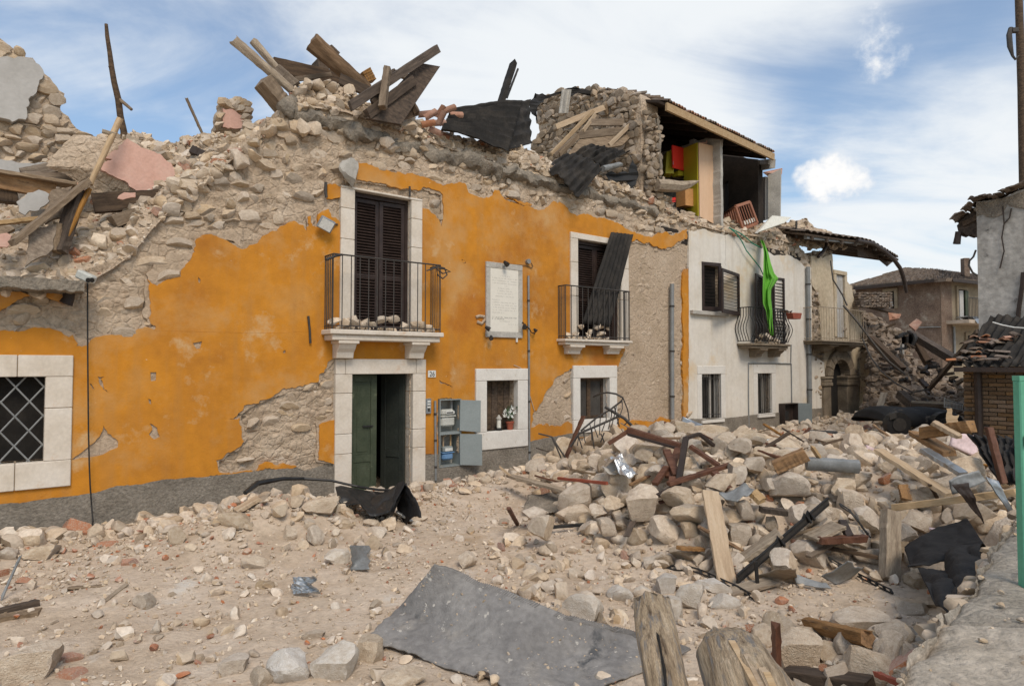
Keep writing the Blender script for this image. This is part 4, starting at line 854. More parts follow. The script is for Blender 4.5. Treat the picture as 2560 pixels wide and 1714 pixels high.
b = MB(); quad(b, QP(12, '165,565 300,600 300,838 172,805', (-.75, -.9, -.9, -.75)), .025); d_ = b.build('door', m_red, cb)
b = MB(); b.tube([pf(q(12, 181, 735), -.72), pf(q(12, 181, 770), -.72)], .008, 5); b.build('handle', m_galv, cb)
b = MB(); quad(b, QP(12, '78,680 150,650 150,905 62,905', (-1.2, -1.1, -1.1, -1.2)), .3); b.build('side_panel', m_olive, cb)
b = MB(); quad(b, QP(12, '172,850 300,870 300,905 172,905', -1.1), .2); b.build('lower_panel', m_olive, cb)
b = MB(); quad(b, QP(12, '212,1050 303,1050 305,1232 215,1222', -.8), .3); single('low_cupboard', b, m_orpan, 'plain orange cupboard low against the mustard wardrobe', 'cupboard')
tb_ = thing('red_chair', pf(q(12, 140, 1200), -.7), 'red lacquered chair back under the splintered beam', 'chair')
b = MB(); b.beam(pf(q(12, 95, 1150), -.7), pf(q(12, 205, 1130), -.7), .03, .07); b.build('top_rail', m_red, tb_)
b = MB(); b.beam(pf(q(12, 118, 1145), -.7), pf(q(12, 122, 1210), -.7), .03, .03); b.build('post', m_red, tb_)
b = MB(); b.beam(pf(q(12, 130, 1170), -.6), pf(q(12, 200, 1160), -.6), .05, .03); b.build('seat', m_red, tb_)
cr = thing('cot', pf(q(12, 960, 1440), -.25), 'tipped brown wooden cot with barred end beside the cream board', 'cot')
def bars(par, zid, quad_, n, m, wo_, rad=.02, fr=.03):
    P = [pf(p, w_) for p, w_ in zip(Q(zid, quad_), wo_)]
    for i in range(4): b = MB(); b.beam(P[i], P[(i + 1) % 4], fr, fr * 1.6); b.build('rail', m, par, bevel=.004)
    for k in range(1, n): b = MB(); b.beam(P[0].lerp(P[1], k / n), P[3].lerp(P[2], k / n), rad, rad); b.build('slat', m, par)
    return P
Pc = bars(cr, 12, '842,1212 990,1165 1075,1390 922,1450', 6, m_crib, (-.15, -.15, -.15, -.15), .022, .05)
bars(cr, 12, '725,1290 838,1215 912,1450 725,1425', 6, m_crib, (-1.0, -.2, -.2, -1.0), .045, .04)
b = MB(); quad(b, QP(12, '905,1375 1035,1330 1045,1370 920,1412', -.22), .06); b.build('mattress', m_matt, cr)
b = MB(); P = QP(12, '1215,1322 1415,1340 1340,1400 1060,1500', (.10, .12, .30, .34)); quad(b, P, .07); single('cream_board', b, m_matt, 'cream panelled board lying tilted on the wall top by the cot', 'board', bevel=.01)
b = MB(); quad(b, QP(12, '1040,1500 1215,1322 1225,1345 1075,1502', (.36, .12, .14, .38)), .02); single('moulded_strip', b, m_conc, 'ribbed pale strip leaning along the cream board', 'board')
b = MB(); b.tube([pf(q(12, x, y), .1) for x, y in ((0, 985), (110, 990), (230, 1000), (330, 985), (400, 960), (455, 945))], [.15, .16, .14, .11, .06, .02], 7); single('splintered_beam', b, m_lwood, 'thick splintered grey beam jutting across the wardrobe', 'beam')
b = MB(); b.tube([pf(q(4, x, y), .25) for x, y in ((188, 315), (187, 350), (190, 400))], .035, 6); single('iron_stub', b, m_iron, 'short iron stub upright in the rubble on the white wall', 'rod')
# ================================================================== heaps on the walls
JK = []          # loose stones: (world pos, radius vector, variant, material, zone, rot)
def rot_rand(r, flat=.0):
    e = Matrix.Rotation(r.uniform(0, 6.28), 3, 'Z') @ Matrix.Rotation(r.gauss(0, .5 if flat else 1.5), 3, 'X') @ Matrix.Rotation(r.gauss(0, .5 if flat else 1.5), 3, 'Y'); return np.array(e)
def add_stone(p, r_, m, zone, sx=None, rr=rnd, flat=.4):
    sx = sx or (r_ * rr.uniform(.9, 1.3), r_ * rr.uniform(.65, 1.0), r_ * rr.uniform(.5, .85))
    JK.append((Vector(p), sx, rr.randrange(14), m, zone, rot_rand(rr, flat)))
def polyline(P, n):
    d = [0]; 
    for a, b_ in zip(P[:-1], P[1:]): d.append(d[-1] + (b_ - a).length)
    out = []
    for i in range(n):
        t = d[-1] * i / (n - 1); k = 0
        while k < len(P) - 2 and d[k + 1] < t: k += 1
        f = (t - d[k]) / max(1e-6, d[k + 1] - d[k]); out.append(P[k].lerp(P[k + 1], f))
    return out
def heap(A, Bq, nu, nv, name, m, nstone, rr_, zone, seed, par=None, label=None, cat=None, lump=.16, bulge=.0, ms=m_stone, pw=1.6):
    A = [a - UP * .14 + NF * .01 for a in polyline(A, nu + 1)]; Bq = polyline(Bq, nu + 1); r = random.Random(seed)
    nrm = NF + UP * .8; lamp = lump
    def fn(u, v):
        i = min(nu, int(round(u * nu))); p = A[i].lerp(Bq[i], v)
        return p + nrm.normalized() * (bulge * math.sin(math.pi * v) + lamp * min(1, v * 6 + .1) * fz(p.x, p.y, p.z, 1.3, 4))
    b = MB(); b.grid(fn, nu, nv); o = b.build(name, m, par, smooth=True); o['kind'] = 'stuff' if par else 'structure'
    if not par: o['label'] = label
    for k in range(nstone):
        u, v = r.random(), r.random(); rad = rr_[0] * (rr_[1] / rr_[0]) ** (r.random() ** pw)
        p = fn(u, v) + nrm.normalized() * rad * r.uniform(-.5, .15); mm = m_brick if r.random() < .05 else (m_gstone if r.random() < .5 else ms); add_stone(p, rad, mm, zone, rr=r)
    return fn
def PX(zid, s, ws):
    P = Q(zid, s); return [pf(p, ws[i] if isinstance(ws, (list, tuple)) else ws) for i, p in enumerate(P)]
hA = PX('D', '-80,640 100,640 200,622 255,592 300,560 350,500 400,448 470,400 540,335 600,292 640,262', .02)
hB = PX('D', '-80,410 60,400 160,345 240,318 300,310 350,318 400,332 440,322 500,302 560,300 610,290', [-3.2, -3.0, -2.8, -2.6, -2.4, -2.1, -1.8, -1.5, -1.2, -.9, -.6])
rub = heap(hA, hB, 90, 36, 'rubble_slope', m_mortar, 3600, (.018, .145), 'slope', 21, label='slope of broken masonry spilling back from the orange wall', lump=.22, pw=2.6)
hA2 = PX('D', '640,262 655,240 690,222 790,238 880,268 960,298 1040,328 1120,350 1190,357 1250,377 1320,397 1400,417 1480,445 1540,475 1580,500', .0)
hB2 = PX('D', '645,252 680,200 725,188 790,205 860,250 930,275 1010,300 1090,320 1160,335 1215,345 1270,380 1330,395 1400,405 1480,425 1540,470', [-.35] * 15)
heap(hA2, hB2, 110, 6, 'rubble_crest', m_mortar, 1300, (.022, .13), 'crest', 22, label='loose rubble lying along the broken wall top', lump=.08)
hA3 = PX('D', '1560,492 1600,505 1660,520 1720,528 1780,538 1830,552 1865,560 1900,552 1935,560', [.03] * 9)
hB3 = PX('D', '1555,482 1600,492 1660,508 1720,515 1770,512 1810,505 1840,500 1870,520 1940,545', [-.5] * 9)
heap(hA3, hB3, 70, 6, 'rubble_crest', m_mortar, 560, (.03, .14), 'crest2', 23, label='loose rubble on top of the white wall', lump=.08)
# broken wall with grey plaster, top left
rw = thing('ruined_wall', pf(q('D', 60, 400), -3), 'ruined stone wall with a patch of grey plaster against the sky', 'wall')
rwp = [sz(p, -3.0) for p in Q('D', '-90,40 0,85 30,108 75,130 100,165 148,212 138,250 165,280 190,300 230,328 260,400 200,450 -90,450')]
b = MB(); b.fslab([frac(rwp, .06, .12)], 3.05, 3.5); b.build('core', m_mortar, rw)
def rpl(s, y, z): return W(s, y + 3.0 - .02, z)
rpl.FR = FR
masonry(frac(rwp, .05, .15), [[sz(p, -3.0) for p in Q('D', '-90,135 75,140 95,175 85,200 60,250 52,278 -90,270')]], [], rw, 140, 31, hmin=.09, hmax=.21, wmin=.12, wmax=.40, m=m_wstone, plane=rpl)
b = MB(); b.fslab([frac([sz(p, -3.0) for p in Q('D', '-90,135 0,137 40,135 75,140 98,165 96,185 85,205 70,225 60,250 58,278 0,273 -90,270')], .03, .08)], 2.90, 3.06); b.build('plaster', m_grey, rw)
# chimney remnant with pink plaster
cm = thing('wall_stump', pf(q(1, 1260, 700), -1.6), 'stump of stone wall with a scrap of pink plaster on the skyline', 'wall')
b = MB(); b.fslab([frac([sz(p, -1.6) for p in Q(1, '1178,705 1190,610 1205,545 1220,538 1262,570 1285,545 1320,540 1348,560 1352,625 1335,650 1340,715')], .03, .08)], 1.55, 1.95); b.build('core', m_mortar, cm)
b = MB(); b.fslab([frac([sz(p, -1.6) for p in Q(1, '1205,600 1250,600 1290,630 1330,648 1330,705 1205,700')], .015, .08)], 1.5, 1.56); b.build('plaster', m_pink, cm)
r = random.Random(3)
its = []
for p in Q(1, '1215,560 1240,575 1275,560 1300,560 1325,565 1340,600 1300,590 1340,640 1335,670 1280,585 1195,640 1195,680'):
    its.append((tuple(pf(p, -1.55)), FR @ np.diag([r.uniform(.09, .15), .1, r.uniform(.07, .1)]), r.randrange(14)))
joined('stones', its, m_wstone, cm, 'me')
# ================================================================== GROUND
RP = [(0.1, 13.4), (.35, 11.6), (.45, 10), (.75, 8.9), (1.25, 7.7), (1.8, 7.0), (2.5, 6.8), (3.2, 6.9), (3.9, 6.8), (4.4, 6.0), (5.0, 5.5), (9, 7), (40, 14), (40, 60), (-5, 60), (0, 30)]
def seg_dist(px_, py_, x0, y0, x1, y1):
    dx, dy = x1 - x0, y1 - y0; t = np.clip(((px_ - x0) * dx + (py_ - y0) * dy) / (dx * dx + dy * dy), 0, 1); return np.hypot(px_ - x0 - t * dx, py_ - y0 - t * dy)
def gbase(X, Y):
    X = np.asarray(X, float); Y = np.asarray(Y, float)
    d = np.full(X.shape, 1e9)
    for i in range(11): d = np.minimum(d, seg_dist(X, Y, *RP[i], *RP[i + 1]))
    ins = pip(RP, X, Y); d = np.where(ins, d, 0)
    far = np.clip((Y - 11.5) / 5, 0, 1)
    hm = .84 - .42 * far
    u = np.clip(d / 2.3, 0, 1); h = hm * (u * u * (3 - 2 * u)) ** .8
    h = h * (1 - .35 * np.exp(-((X - 4.6) / 1.0) ** 2 - ((Y - 11.0) / 1.5) ** 2)) + .34 * np.exp(-((X - 1.9) / 1.3) ** 2 - ((Y - 9.9) / 1.3) ** 2) + .12 * np.exp(-((X - 4.0) / 1.2) ** 2 - ((Y - 8.6) / 1.0) ** 2) * ins
    fd = FC - (X * NF.x + Y * NF.y); fs = X * D3.x + Y * D3.y    # depth behind (negative in the street), along
    def gb(s0, y0, rs, ry, a): return a * np.exp(-((fs - s0) / rs) ** 2 - ((fd - y0) / ry) ** 2)
    h = h + gb(2.75, -1.3, 1.15, .75, .50) + gb(5.2, -.9, .9, .7, .12) + gb(-1, -.2, 5.5, .55, .16) + gb(-1.5, -2.6, 3.5, .35, .08) + gb(7.5, -1.0, 1.6, .9, .28)
    h = h + .34 * np.exp(-((X - 2.75) / .75) ** 2 - ((Y - 4.35) / .8) ** 2)
    h = h + .30 * np.exp(-((X - 11.5) / 3.0) ** 2 - ((Y - 19) / 3.0) ** 2)
    return h
def gh(x, y):
    return float(gbase(x, y)) + .045 * fz(x, y, 0, .9, 5) + .022 * fz(x, y, 5, 4.5, 4)
def ground_hit(p, lift=0):
    d = raydir(p); t = 2.5
    while t < 60:
        P = EYE + d * (t / d.y)
        if P.z <= gh(P.x, P.y) + lift: return P
        t += .04
    return EYE + d * (60 / d.y)
def gsheet(name, xs, ys, m, fine=True):
    X, Y = np.meshgrid(xs, ys); H = gbase(X, Y); vs = []
    for j in range(len(ys)):
        for i in range(len(xs)):
            x, y = X[j, i], Y[j, i]; h = H[j, i] + .045 * fz(x, y, 0, .9, 5) + (.022 * fz(x, y, 5, 4.5, 4))
            vs.append((x, y, h))
    nx = len(xs); fs = [(j * nx + i, j * nx + i + 1, (j + 1) * nx + i + 1, (j + 1) * nx + i) for j in range(len(ys) - 1) for i in range(nx - 1)]
    b = MB(); b.v = [Vector(v) for v in vs]; b.f = fs; o = b.build(name, m, None, smooth=True, org=Vector((0, 0, 0))); o['kind'] = 'structure'; o['label'] = 'dusty street strewn with crushed masonry'
    return o
gsheet('street', np.concatenate([np.linspace(-30, -9.2, 20), np.arange(-9, 9.01, .06), np.linspace(9.3, 40, 60)]), np.concatenate([np.linspace(-6, 2.9, 12), np.arange(3, 13.6, .06), np.arange(13.7, 26, .14), np.linspace(26.5, 70, 20)]), m_ground)
b = MB(); b.add([(-400, -100, -.6), (600, -100, -.6), (600, 900, -.6), (-400, 900, -.6)], [(0, 1, 2, 3)]); o = b.build('ground', m_ground, None); o['kind'] = 'structure'; o['label'] = 'bare ground reaching to the horizon'
# parapet, lower right
pp0 = pt(q('D', 2040, 1568), 2.55); pp1 = pt(q('D', 2190, 1385), 3.35); pp2 = pt(q('D', 2300, 1200), 5.0)
PZ = 1.0
def onz(p, z): d = raydir(p); return EYE + d * ((z - CAMH) / d.z)
e0, e1, e2, e3 = [onz(q('D', x, y), PZ) for x, y in ((1980, 1640), (2165, 1418), (2185, 1360), (2300, 1205))]
pr = thing('parapet', Vector((3.3, 4, 0)), 'low rough rubble-stone parapet topped with crumbling concrete', 'wall')
dx = (e3 - e0).normalized(); rgt = Vector((dx.y, -dx.x, 0))
far_ = e3 + dx * 1.6
def ptop(name, a, b_, z0, z1, m, seed):
    n_ = 110; L_ = (b_ - a).length
    def fn(u, v):
        p = a.lerp(b_, u); k = v * 5
        # v 0..1: down the street face, across the top
        if v < .45: f = v / .45; q_ = Vector((p.x, p.y, z0 + (z1 - z0) * f)); off = -rgt * .05 * fz(q_.x * 2, q_.y * 2, q_.z * 2 + seed, 1.5, 5)
        else: f = (v - .45) / .55; q_ = Vector((p.x, p.y, z1)) + rgt * (1.6 * f ** 1.3); off = UP * (.03 * fz(q_.x, q_.y, seed, 3.5, 6) - .06 * math.exp(-f * 16))
        return q_ + off + rgt * (.035 * fz(p.x, p.y, seed, 2.0, 4))
    b = MB(); b.grid(fn, n_, 110); return b.build(name, m, pr, smooth=True)
ptop('lower_course', e0 - dx * .9, e1, -.3, PZ - .10, m_parapet, 1); ptop('upper_course', e1 + dx * .02, far_, -.3, PZ, m_conc2, 5)
ptop('capping', e0 - dx * .9, e1 + dx * .015, PZ - .101, PZ + .03, m_parapet, 9)
# green gate post
gp = thing('metal_gate', onz(q('D', 2328, 1338), PZ), 'mint green painted steel gate with square posts on the parapet', 'gate')
rps = random.Random(61); its = []
for k in range(420):
    u = rps.random(); p = (e0 - dx * .6).lerp(far_, u); p.z = 0
    if rps.random() < .55: P = p - rgt * rps.uniform(-.03, .03) + UP * rps.uniform(.1, PZ - .04); r_ = rps.uniform(.02, .09)
    else: P = p + rgt * rps.uniform(0, 1.3) + UP * (PZ + (.02 if u < .45 else -.01)); r_ = rps.uniform(.006, .02)
    its.append((tuple(P), np.array(Matrix.Rotation(rps.uniform(0, 6.28), 3, 'Z') @ Matrix.Rotation(rps.gauss(0, .3), 3, 'X')) @ np.diag([r_ * 1.2, r_, r_ * .7]), k))
joined('embedded_stones', its, m_gstone, pr, 'me')
c0 = onz(q('D', 2347, 1338), PZ); top_h = 1.18
b = MB(); b.obox(c0 + UP * (top_h / 2 - .02), Vector((.028, 0, 0)), Vector((0, .028, 0)), UP * (top_h / 2)); b.build('post', m_mint, gp, bevel=.006)
b = MB(); b.slab([[(-.028, 0), (.028, 0), (.028, .012), (.01, .03), (-.028, .03)]], lambda a, z: c0 + Vector((a, -.028, top_h - .02 + z)), lambda a, z: c0 + Vector((a, .028, top_h - .02 + z))); b.build('cap', m_mint, gp)
b = MB(); b.obox(c0 + Vector((1.056, 0, top_h / 2 - .02)), Vector((.028, 0, 0)), Vector((0, .028, 0)), UP * (top_h / 2)); b.build('post', m_mint, gp, bevel=.006)
for zz_ in (.92, 1.0, .25):
    b = MB(); b.obox(c0 + Vector((.528, 0, zz_)), Vector((.498, 0, 0)), Vector((0, .015, 0)), UP * .02); b.build('rail', m_mint, gp)
b = MB(); b.obox(c0 + Vector((-.005, -.04, .82)), Vector((.012, 0, 0)), Vector((0, .006, 0)), UP * .03); b.build('hinge', m_rust, gp)
#PART4
# ================================================================== BACKGROUND
def wallpoly(A, Bq, zs, m, par, name, th=.4, y0=0):      # upright wall from A to B (plan), zs: polygon of (metres from A, z)
    d = (Bq - A); d.z = 0; d.normalize(); nn = Vector((d.y, -d.x, 0)); A0 = Vector((A.x, A.y, 0))
    b = MB(); b.slab([zs], lambda a, z: A0 + d * a + UP * z - nn * y0, lambda a, z: A0 + d * a + UP * z - nn * (y0 + th)); return b.build(name, m, par)
fh = thing('distant_house', pt(q(13, 860, 900), 30), 'far brown two-storey brick house with a hipped tile roof', 'house')
cA, cB, cC = pt(q(13, 100, 600), 33.6), pt(q(13, 860, 600), 30), pt(q(13, 1240, 600), 31.8)
zt = pt(q(13, 860, 185), 30).z
def dist2(a, b_): return math.hypot(a.x - b_.x, a.y - b_.y)
l1, l2 = dist2(cA, cB), dist2(cB, cC)
def on1(zx, zy):     # window positions on the left face from crop 13
    d = raydir(q(13, zx, zy)); u = (cB - cA); u.z = 0; u.normalize(); nn = Vector((u.y, -u.x, 0)); t = nn.dot(cA - EYE) / nn.dot(d); P = EYE + d * t; return ((P - cA).dot(u), P.z)
def on2(zx, zy):
    d = raydir(q(13, zx, zy)); u = (cC - cB); u.z = 0; u.normalize(); nn = Vector((u.y, -u.x, 0)); t = nn.dot(cB - EYE) / nn.dot(d); P = EYE + d * t; return ((P - cB).dot(u), P.z)
def hole(f, x0, y0, x1, y1): a = f(x0, y0); c = f(x1, y1); return [(a[0], c[1]), (c[0], c[1]), (c[0], a[1]), (a[0], a[1])]
h1 = hole(on1, 395, 305, 470, 445); h2 = hole(on2, 990, 285, 1070, 545); h3 = hole(on2, 1068, 675, 1108, 760)
W1 = wallpoly(cA, cB, [(0, -.5), (l1, -.5), (l1, zt), (0, zt)], m_dhouse, fh, 'brick_wall', y0=.0)
u1 = (cB - cA); u1.z = 0; u1.normalize(); n1_ = Vector((u1.y, -u1.x, 0)); u2 = (cC - cB); u2.z = 0; u2.normalize(); n2_ = Vector((u2.y, -u2.x, 0))
wallpoly(cB, cC, [(0, -.5), (l2, -.5), (l2, zt), (0, zt)], m_dplas, fh, 'plaster_wall', y0=-.02)
def card(A, u, nn, h, m, par, name, off, th=.06, z=None):
    A0 = Vector((A.x, A.y, 0)); b = MB(); b.slab([h], lambda a, zz: A0 + u * a + UP * zz + nn * off, lambda a, zz: A0 + u * a + UP * zz + nn * (off - th)); return b.build(name, m, par)
def win(A, u, nn, h, mfr, nm='window', base=.0):
    e = thing2(nm, fh, Vector((A.x, A.y, 0)) + u * h[0][0] + UP * h[0][1])
    card(A, u, nn, h, m_dark, e, 'pane', base + .03, .04)
    g = .14; a0, z0 = h[0]; a1, z1 = h[2]
    for hh in ([(a0 - g, z0), (a0, z0), (a0, z1), (a0 - g, z1)], [(a1, z0), (a1 + g, z0), (a1 + g, z1), (a1, z1)], [(a0 - g, z1), (a1 + g, z1), (a1 + g, z1 + g), (a0 - g, z1 + g)]): card(A, u, nn, hh, mfr, e, 'frame', base + .09, .1)
    return e
e = win(cA, u1, n1_, h1, m_dplas); a0, z0 = h1[0]; a1, z1 = h1[2]
card(cA, u1, n1_, [(a0 + .9 * (a1 - a0) * .55, z0), (a1, z0 + .1), (a1 - .1, z1 - .2), (a0 + (a1 - a0) * .6, z1 - .1)], m_grey, e, 'broken_shutter', .2, .05)
e = win(cB, u2, n2_, h2, m_dplas, 'balcony_door', .02); a0, z0 = h2[0]; a1, z1 = h2[2]; md = (a0 + a1) / 2
card(cB, u2, n2_, [(a0 + .05, z0), (md, z0), (md, z1 - .05), (a0 + .05, z1 - .05)], m_grey, e, 'leaf', .12, .05); card(cB, u2, n2_, [(md + .1, z0), (a1, z0), (a1, z1 - .05), (md + .1, z1 - .05)], m_green, e, 'shutter', .16, .05)
win(cB, u2, n2_, h3, m_dplas, 'window', .02)
card(cB, u2, n2_, [(0, zt - 4.2), (.0 + .9, zt - 4.2), (.9, zt - .1), (0, zt - .1)], m_dhouse, fh, 'corner_strip', .03, .03)
# balcony of the far house
zb_ = on2(1000, 555)[1]; bA, bB = on2(900, 555)[0], on2(1200, 555)[0]; e = thing2('balcony', fh, Vector((cB.x, cB.y, 0)) + u2 * bA + UP * zb_)
C0 = Vector((cB.x, cB.y, 0))
b = MB(); b.obox(C0 + u2 * ((bA + bB) / 2) + n2_ * .5 + UP * (zb_ - .08), u2 * ((bB - bA) / 2), n2_ * .5, UP * .08); b.build('slab', m_grstone, e)
b = MB(); 
for k in range(26):
    a = bA + (bB - bA) * k / 25; b.beam(C0 + u2 * a + n2_ * .98 + UP * zb_, C0 + u2 * a + n2_ * .98 + UP * (zb_ + 1.0), .02, .02)
b.beam(C0 + u2 * bA + n2_ * .98 + UP * (zb_ + 1), C0 + u2 * bB + n2_ * .98 + UP * (zb_ + 1), .03, .04); b.build('railing', m_iron, e, kind='stuff')
lump_ = MB(); lump_.grid(lambda u, v: C0 + u2 * (bA + .5 + (bB - bA - .5) * u) + n2_ * (.2 + .9 * v) + UP * (zb_ + .12 + .12 * fz(u * 5, v * 3, 0, 1, 3) - (.3 if v > .9 else 0)), 14, 5); lump_.build('cloth_heap', m_galv, e, solid=.02)
card(cA, u1, n1_, [(on1(640, 610)[0], on1(640, 612)[1]), (l1, on1(860, 606)[1]), (l1, on1(860, 600)[1]), (on1(640, 604)[0], on1(640, 604)[1])], m_pipe, fh, 'string_course', .06, .08)
b = MB(); b.tube([C0 + u2 * .9 + n2_ * .1 + UP * on2(950, 880)[1], C0 + u2 * .9 + n2_ * .1 + UP * on2(950, 600)[1]], .05, 6); b.build('downpipe', m_pipe, fh)
# hipped roof in rows of tiles
rf = thing2('roof', fh, (cA + cB) / 2 + UP * 0)
rA, rB, rC = Vector((cA.x, cA.y, zt + .02)), Vector((cB.x, cB.y, zt + .02)), Vector((cC.x, cC.y, zt + .02))
apex = pt(q(13, 560, 118), 36.5); apex2 = pt(q(13, 880, 130), 36.5)
def rpatch(P0, P1, P2, P3, n, rows_, nm):
    its = []; b = MB(); b.add([P0, P1, P2, P3], [(0, 1, 2, 3)]); b.build(nm, m_dtile, rf, solid=.15)
    b = MB()
    for i in range(n):
        for j in range(rows_):
            u = (i + .5) / n; v = j / rows_; p = P0.lerp(P1, u).lerp(P3.lerp(P2, u), v); pn = P0.lerp(P1, u).lerp(P3.lerp(P2, u), min(1, v + 1.15 / rows_)); w_ = (P1 - P0) / n * .42 * (1 - .6 * v)
            h_ = .10 + rnd.uniform(0, .08)
            b.add([p - w_, p + UP * h_, p + w_, pn - w_, pn + UP * h_, pn + w_], [(0, 1, 4, 3), (1, 2, 5, 4), (0, 2, 1)])
    b.build(nm + '_tiles', m_dtile, rf, kind='stuff')
ov1 = n1_ * .5 - UP * .1; ov2 = n2_ * .5 - UP * .1
rpatch(rA + ov1, rB + ov1 + ov2, apex2, apex, 60, 12, 'left_slope'); rpatch(rB + ov1 + ov2, rC + ov2, apex2 + u2 * 6, apex2, 44, 12, 'right_slope')
for P0, P1, o_ in ((rA, rB, ov1), (rB, rC, ov2)):
    b = MB(); b.beam(P0 + o_ * 1.05 - UP * .08, P1 + o_ * 1.05 - UP * .08, .1, .14); b.build('gutter', m_ddark, rf)
b = MB(); c_ = pt(q(13, 1067, 150), 33); ct = pt(q(13, 1067, 20), 33); hwid = (pt(q(13, 1090, 100), 33).x - pt(q(13, 1043, 100), 33).x) / 2; b.obox((c_ + ct) / 2 - UP * .3, Vector((hwid, 0, 0)), Vector((0, hwid, 0)), UP * ((ct.z - c_.z) / 2 + .3)); b.build('chimney', m_dhouse, fh)
# ---- burnt grey house and brick shed on the right
bh = thing('burnt_house', pt(q(13, 1300, 1000), 13), 'tall soot-stained grey house with a collapsed tile eave, right edge', 'house')
gC = pt(q(13, 1182, 900), 13.0); gd = NF
def onp(C, u, p):
    d = raydir(p); nn = Vector((u.y, -u.x, 0)); t = nn.dot(C - EYE) / nn.dot(d); P = EYE + d * t; return ((P - C).dot(u), P.z)
tp = [onp(gC, gd, q(4, x, y)) for x, y in ((1116, 215), (1200, 205), (1290, 180), (1362, 150), (1460, 110))]
wallpoly(gC, gC + gd, frac([(0, -.5), (tp[-1][0], -.5)] + list(reversed(tp)) , .02, .2, closed=False) , m_burnt, bh, 'wall', th=.5)
sidew = gC + D3 * 6
wallpoly(gC + D3 * .5 + NF * .45, sidew + NF * .45, [(0, -.5), (6, -.5), (6, tp[0][1] - .1), (0, tp[0][1] - .1)], m_burnt, bh, 'side_wall')
u_ = Vector((gd.x, gd.y, 0)); GN = Vector((u_.y, -u_.x, 0))
rr2 = thing2('roof', bh, gC + UP * 5)
def gt_(x, y, o): a, z = onp(gC, gd, q(4, x, y)); return Vector((gC.x, gC.y, 0)) + u_ * a + UP * z + GN * o
tl = [(1003, 330), (1030, 300), (1060, 285), (1085, 255), (1110, 222), (1150, 212), (1200, 200), (1250, 190), (1290, 170), (1340, 155), (1400, 130)]
for i in range(len(tl) - 1):
    p0, p1 = gt_(*tl[i], .0), gt_(*tl[i + 1], .0)
    for k in range(2):
        a_, c_ = p0.lerp(p1, k / 2), p0.lerp(p1, (k + 1.15) / 2)
        for rr_ in range(4):
            b = MB(); jz = rnd.gauss(0, .015); b.grid(lambda u, v: a_.lerp(c_, v) + UP * (.05 + jz + .03 * math.sin(math.pi * u)) + GN * (.28 - .3 * rr_ - .3 * u), 4, 1); b.build('roof_tile', m_dtile, rr2, solid=.02)
b = MB(); b.slab([[(1006, 335), (1030, 305), (1085, 262), (1118, 228), (1118, 402), (1080, 380), (1060, 388), (1040, 372), (1018, 385)]], lambda x, y: gt_(x, y, -.1), lambda x, y: gt_(x, y, -.5)); b.build('broken_boards', m_dwood, rr2)
b = MB(); b.tube([gt_(1020, 368, -.05), gt_(1016, 395, -.05), gt_(1010, 432, -.05)], [.06, .06, .07], 6); b.build('hanging_rafter', m_ddark, rr2)
b = MB(); b.beam(gt_(1040, 330, -.1), gt_(1118, 290, -.1), .1, .1); b.beam(gt_(1010, 345, -.2), gt_(1118, 330, -.2), .08, .08); b.build('rafter', m_dwood, rr2)
b = MB(); b.slab([frac([onp(gC, gd, q(4, *p)) for p in ((1116, 225), (1200, 215), (1290, 190), (1362, 160), (1440, 130), (1440, 290), (1362, 250), (1300, 240), (1270, 225), (1240, 285), (1116, 292))], .04, .1)], lambda a, z: Vector((gC.x, gC.y, 0)) + u_ * a + UP * z + GN * .02, lambda a, z: Vector((gC.x, gC.y, 0)) + u_ * a + UP * z - GN * .02); b.build('cement_band', m_cornice, bh)
for pl__ in ('1255,240 1262,330 1250,400 1262,470 1240,560', '1262,330 1290,300 1300,250', '1360,580 1355,640 1335,780 1330,900'):
    pts_ = [gt_(*map(float, t.split(',')), .03) for t in pl__.split()]; b = MB(); b.tube(pts_, .012 if pl__[1] == '2' else .04, 5); b.build('crack' if pl__[1] == '2' else 'downpipe', m_ddark, bh)
# dangling wires on the corner
b = MB(); b.tube([gt_(x, y, .05) for x, y in ((1118, 465), (1105, 500), (1085, 520), (1082, 545), (1100, 580), (1125, 598))], .02, 5); single('dangling_wire', b, m_iron, 'wire dangling from the corner of the soot-stained house', 'wire')
# shed
sh = thing('brick_shed', pt(q(13, 1300, 1300), 11.5), 'low brown brick shed under a tarred corrugated lean-to roof', 'shed')
sC = pt(q(13, 1052, 900), 11.5); sC.z = 0
def sh_(x, y, o=0): a, z = onp(sC, gd, q(13, x, y)); return sC + u_ * a + UP * z + GN * o
ztop = onp(sC, gd, q(13, 1054, 965))[1]
Lsh = 4.2
b = MB(); b.obox(sC + u_ * (Lsh / 2) - GN * .22 + UP * (ztop / 2 - .3), u_ * (Lsh / 2), GN * .2, UP * (ztop / 2 + .3)); b.build('mortar', m_bmort, sh)
b = MB(); b.obox(sC - GN * 2.2 + u_ * .2 + UP * (ztop / 2 - .3), u_ * .19, GN * 1.8, UP * (ztop / 2 + .3)); b.build('side_wall', m_bmort, sh)
bm_ = bmesh.new(); bmesh.ops.create_cube(bm_, size=1); bmesh.ops.bevel(bm_, geom=bm_.edges, offset=.04, segments=1, affect='EDGES'); brme = bpy.data.meshes.new('brick_form'); bm_.to_mesh(brme); bm_.free(); brme.materials.append(m_brickw)
row = 0; z = .3; cnt = 0; Mrot = Matrix([[u_.x, -GN.x, 0], [u_.y, -GN.y, 0], [0, 0, 1]]).to_4x4()
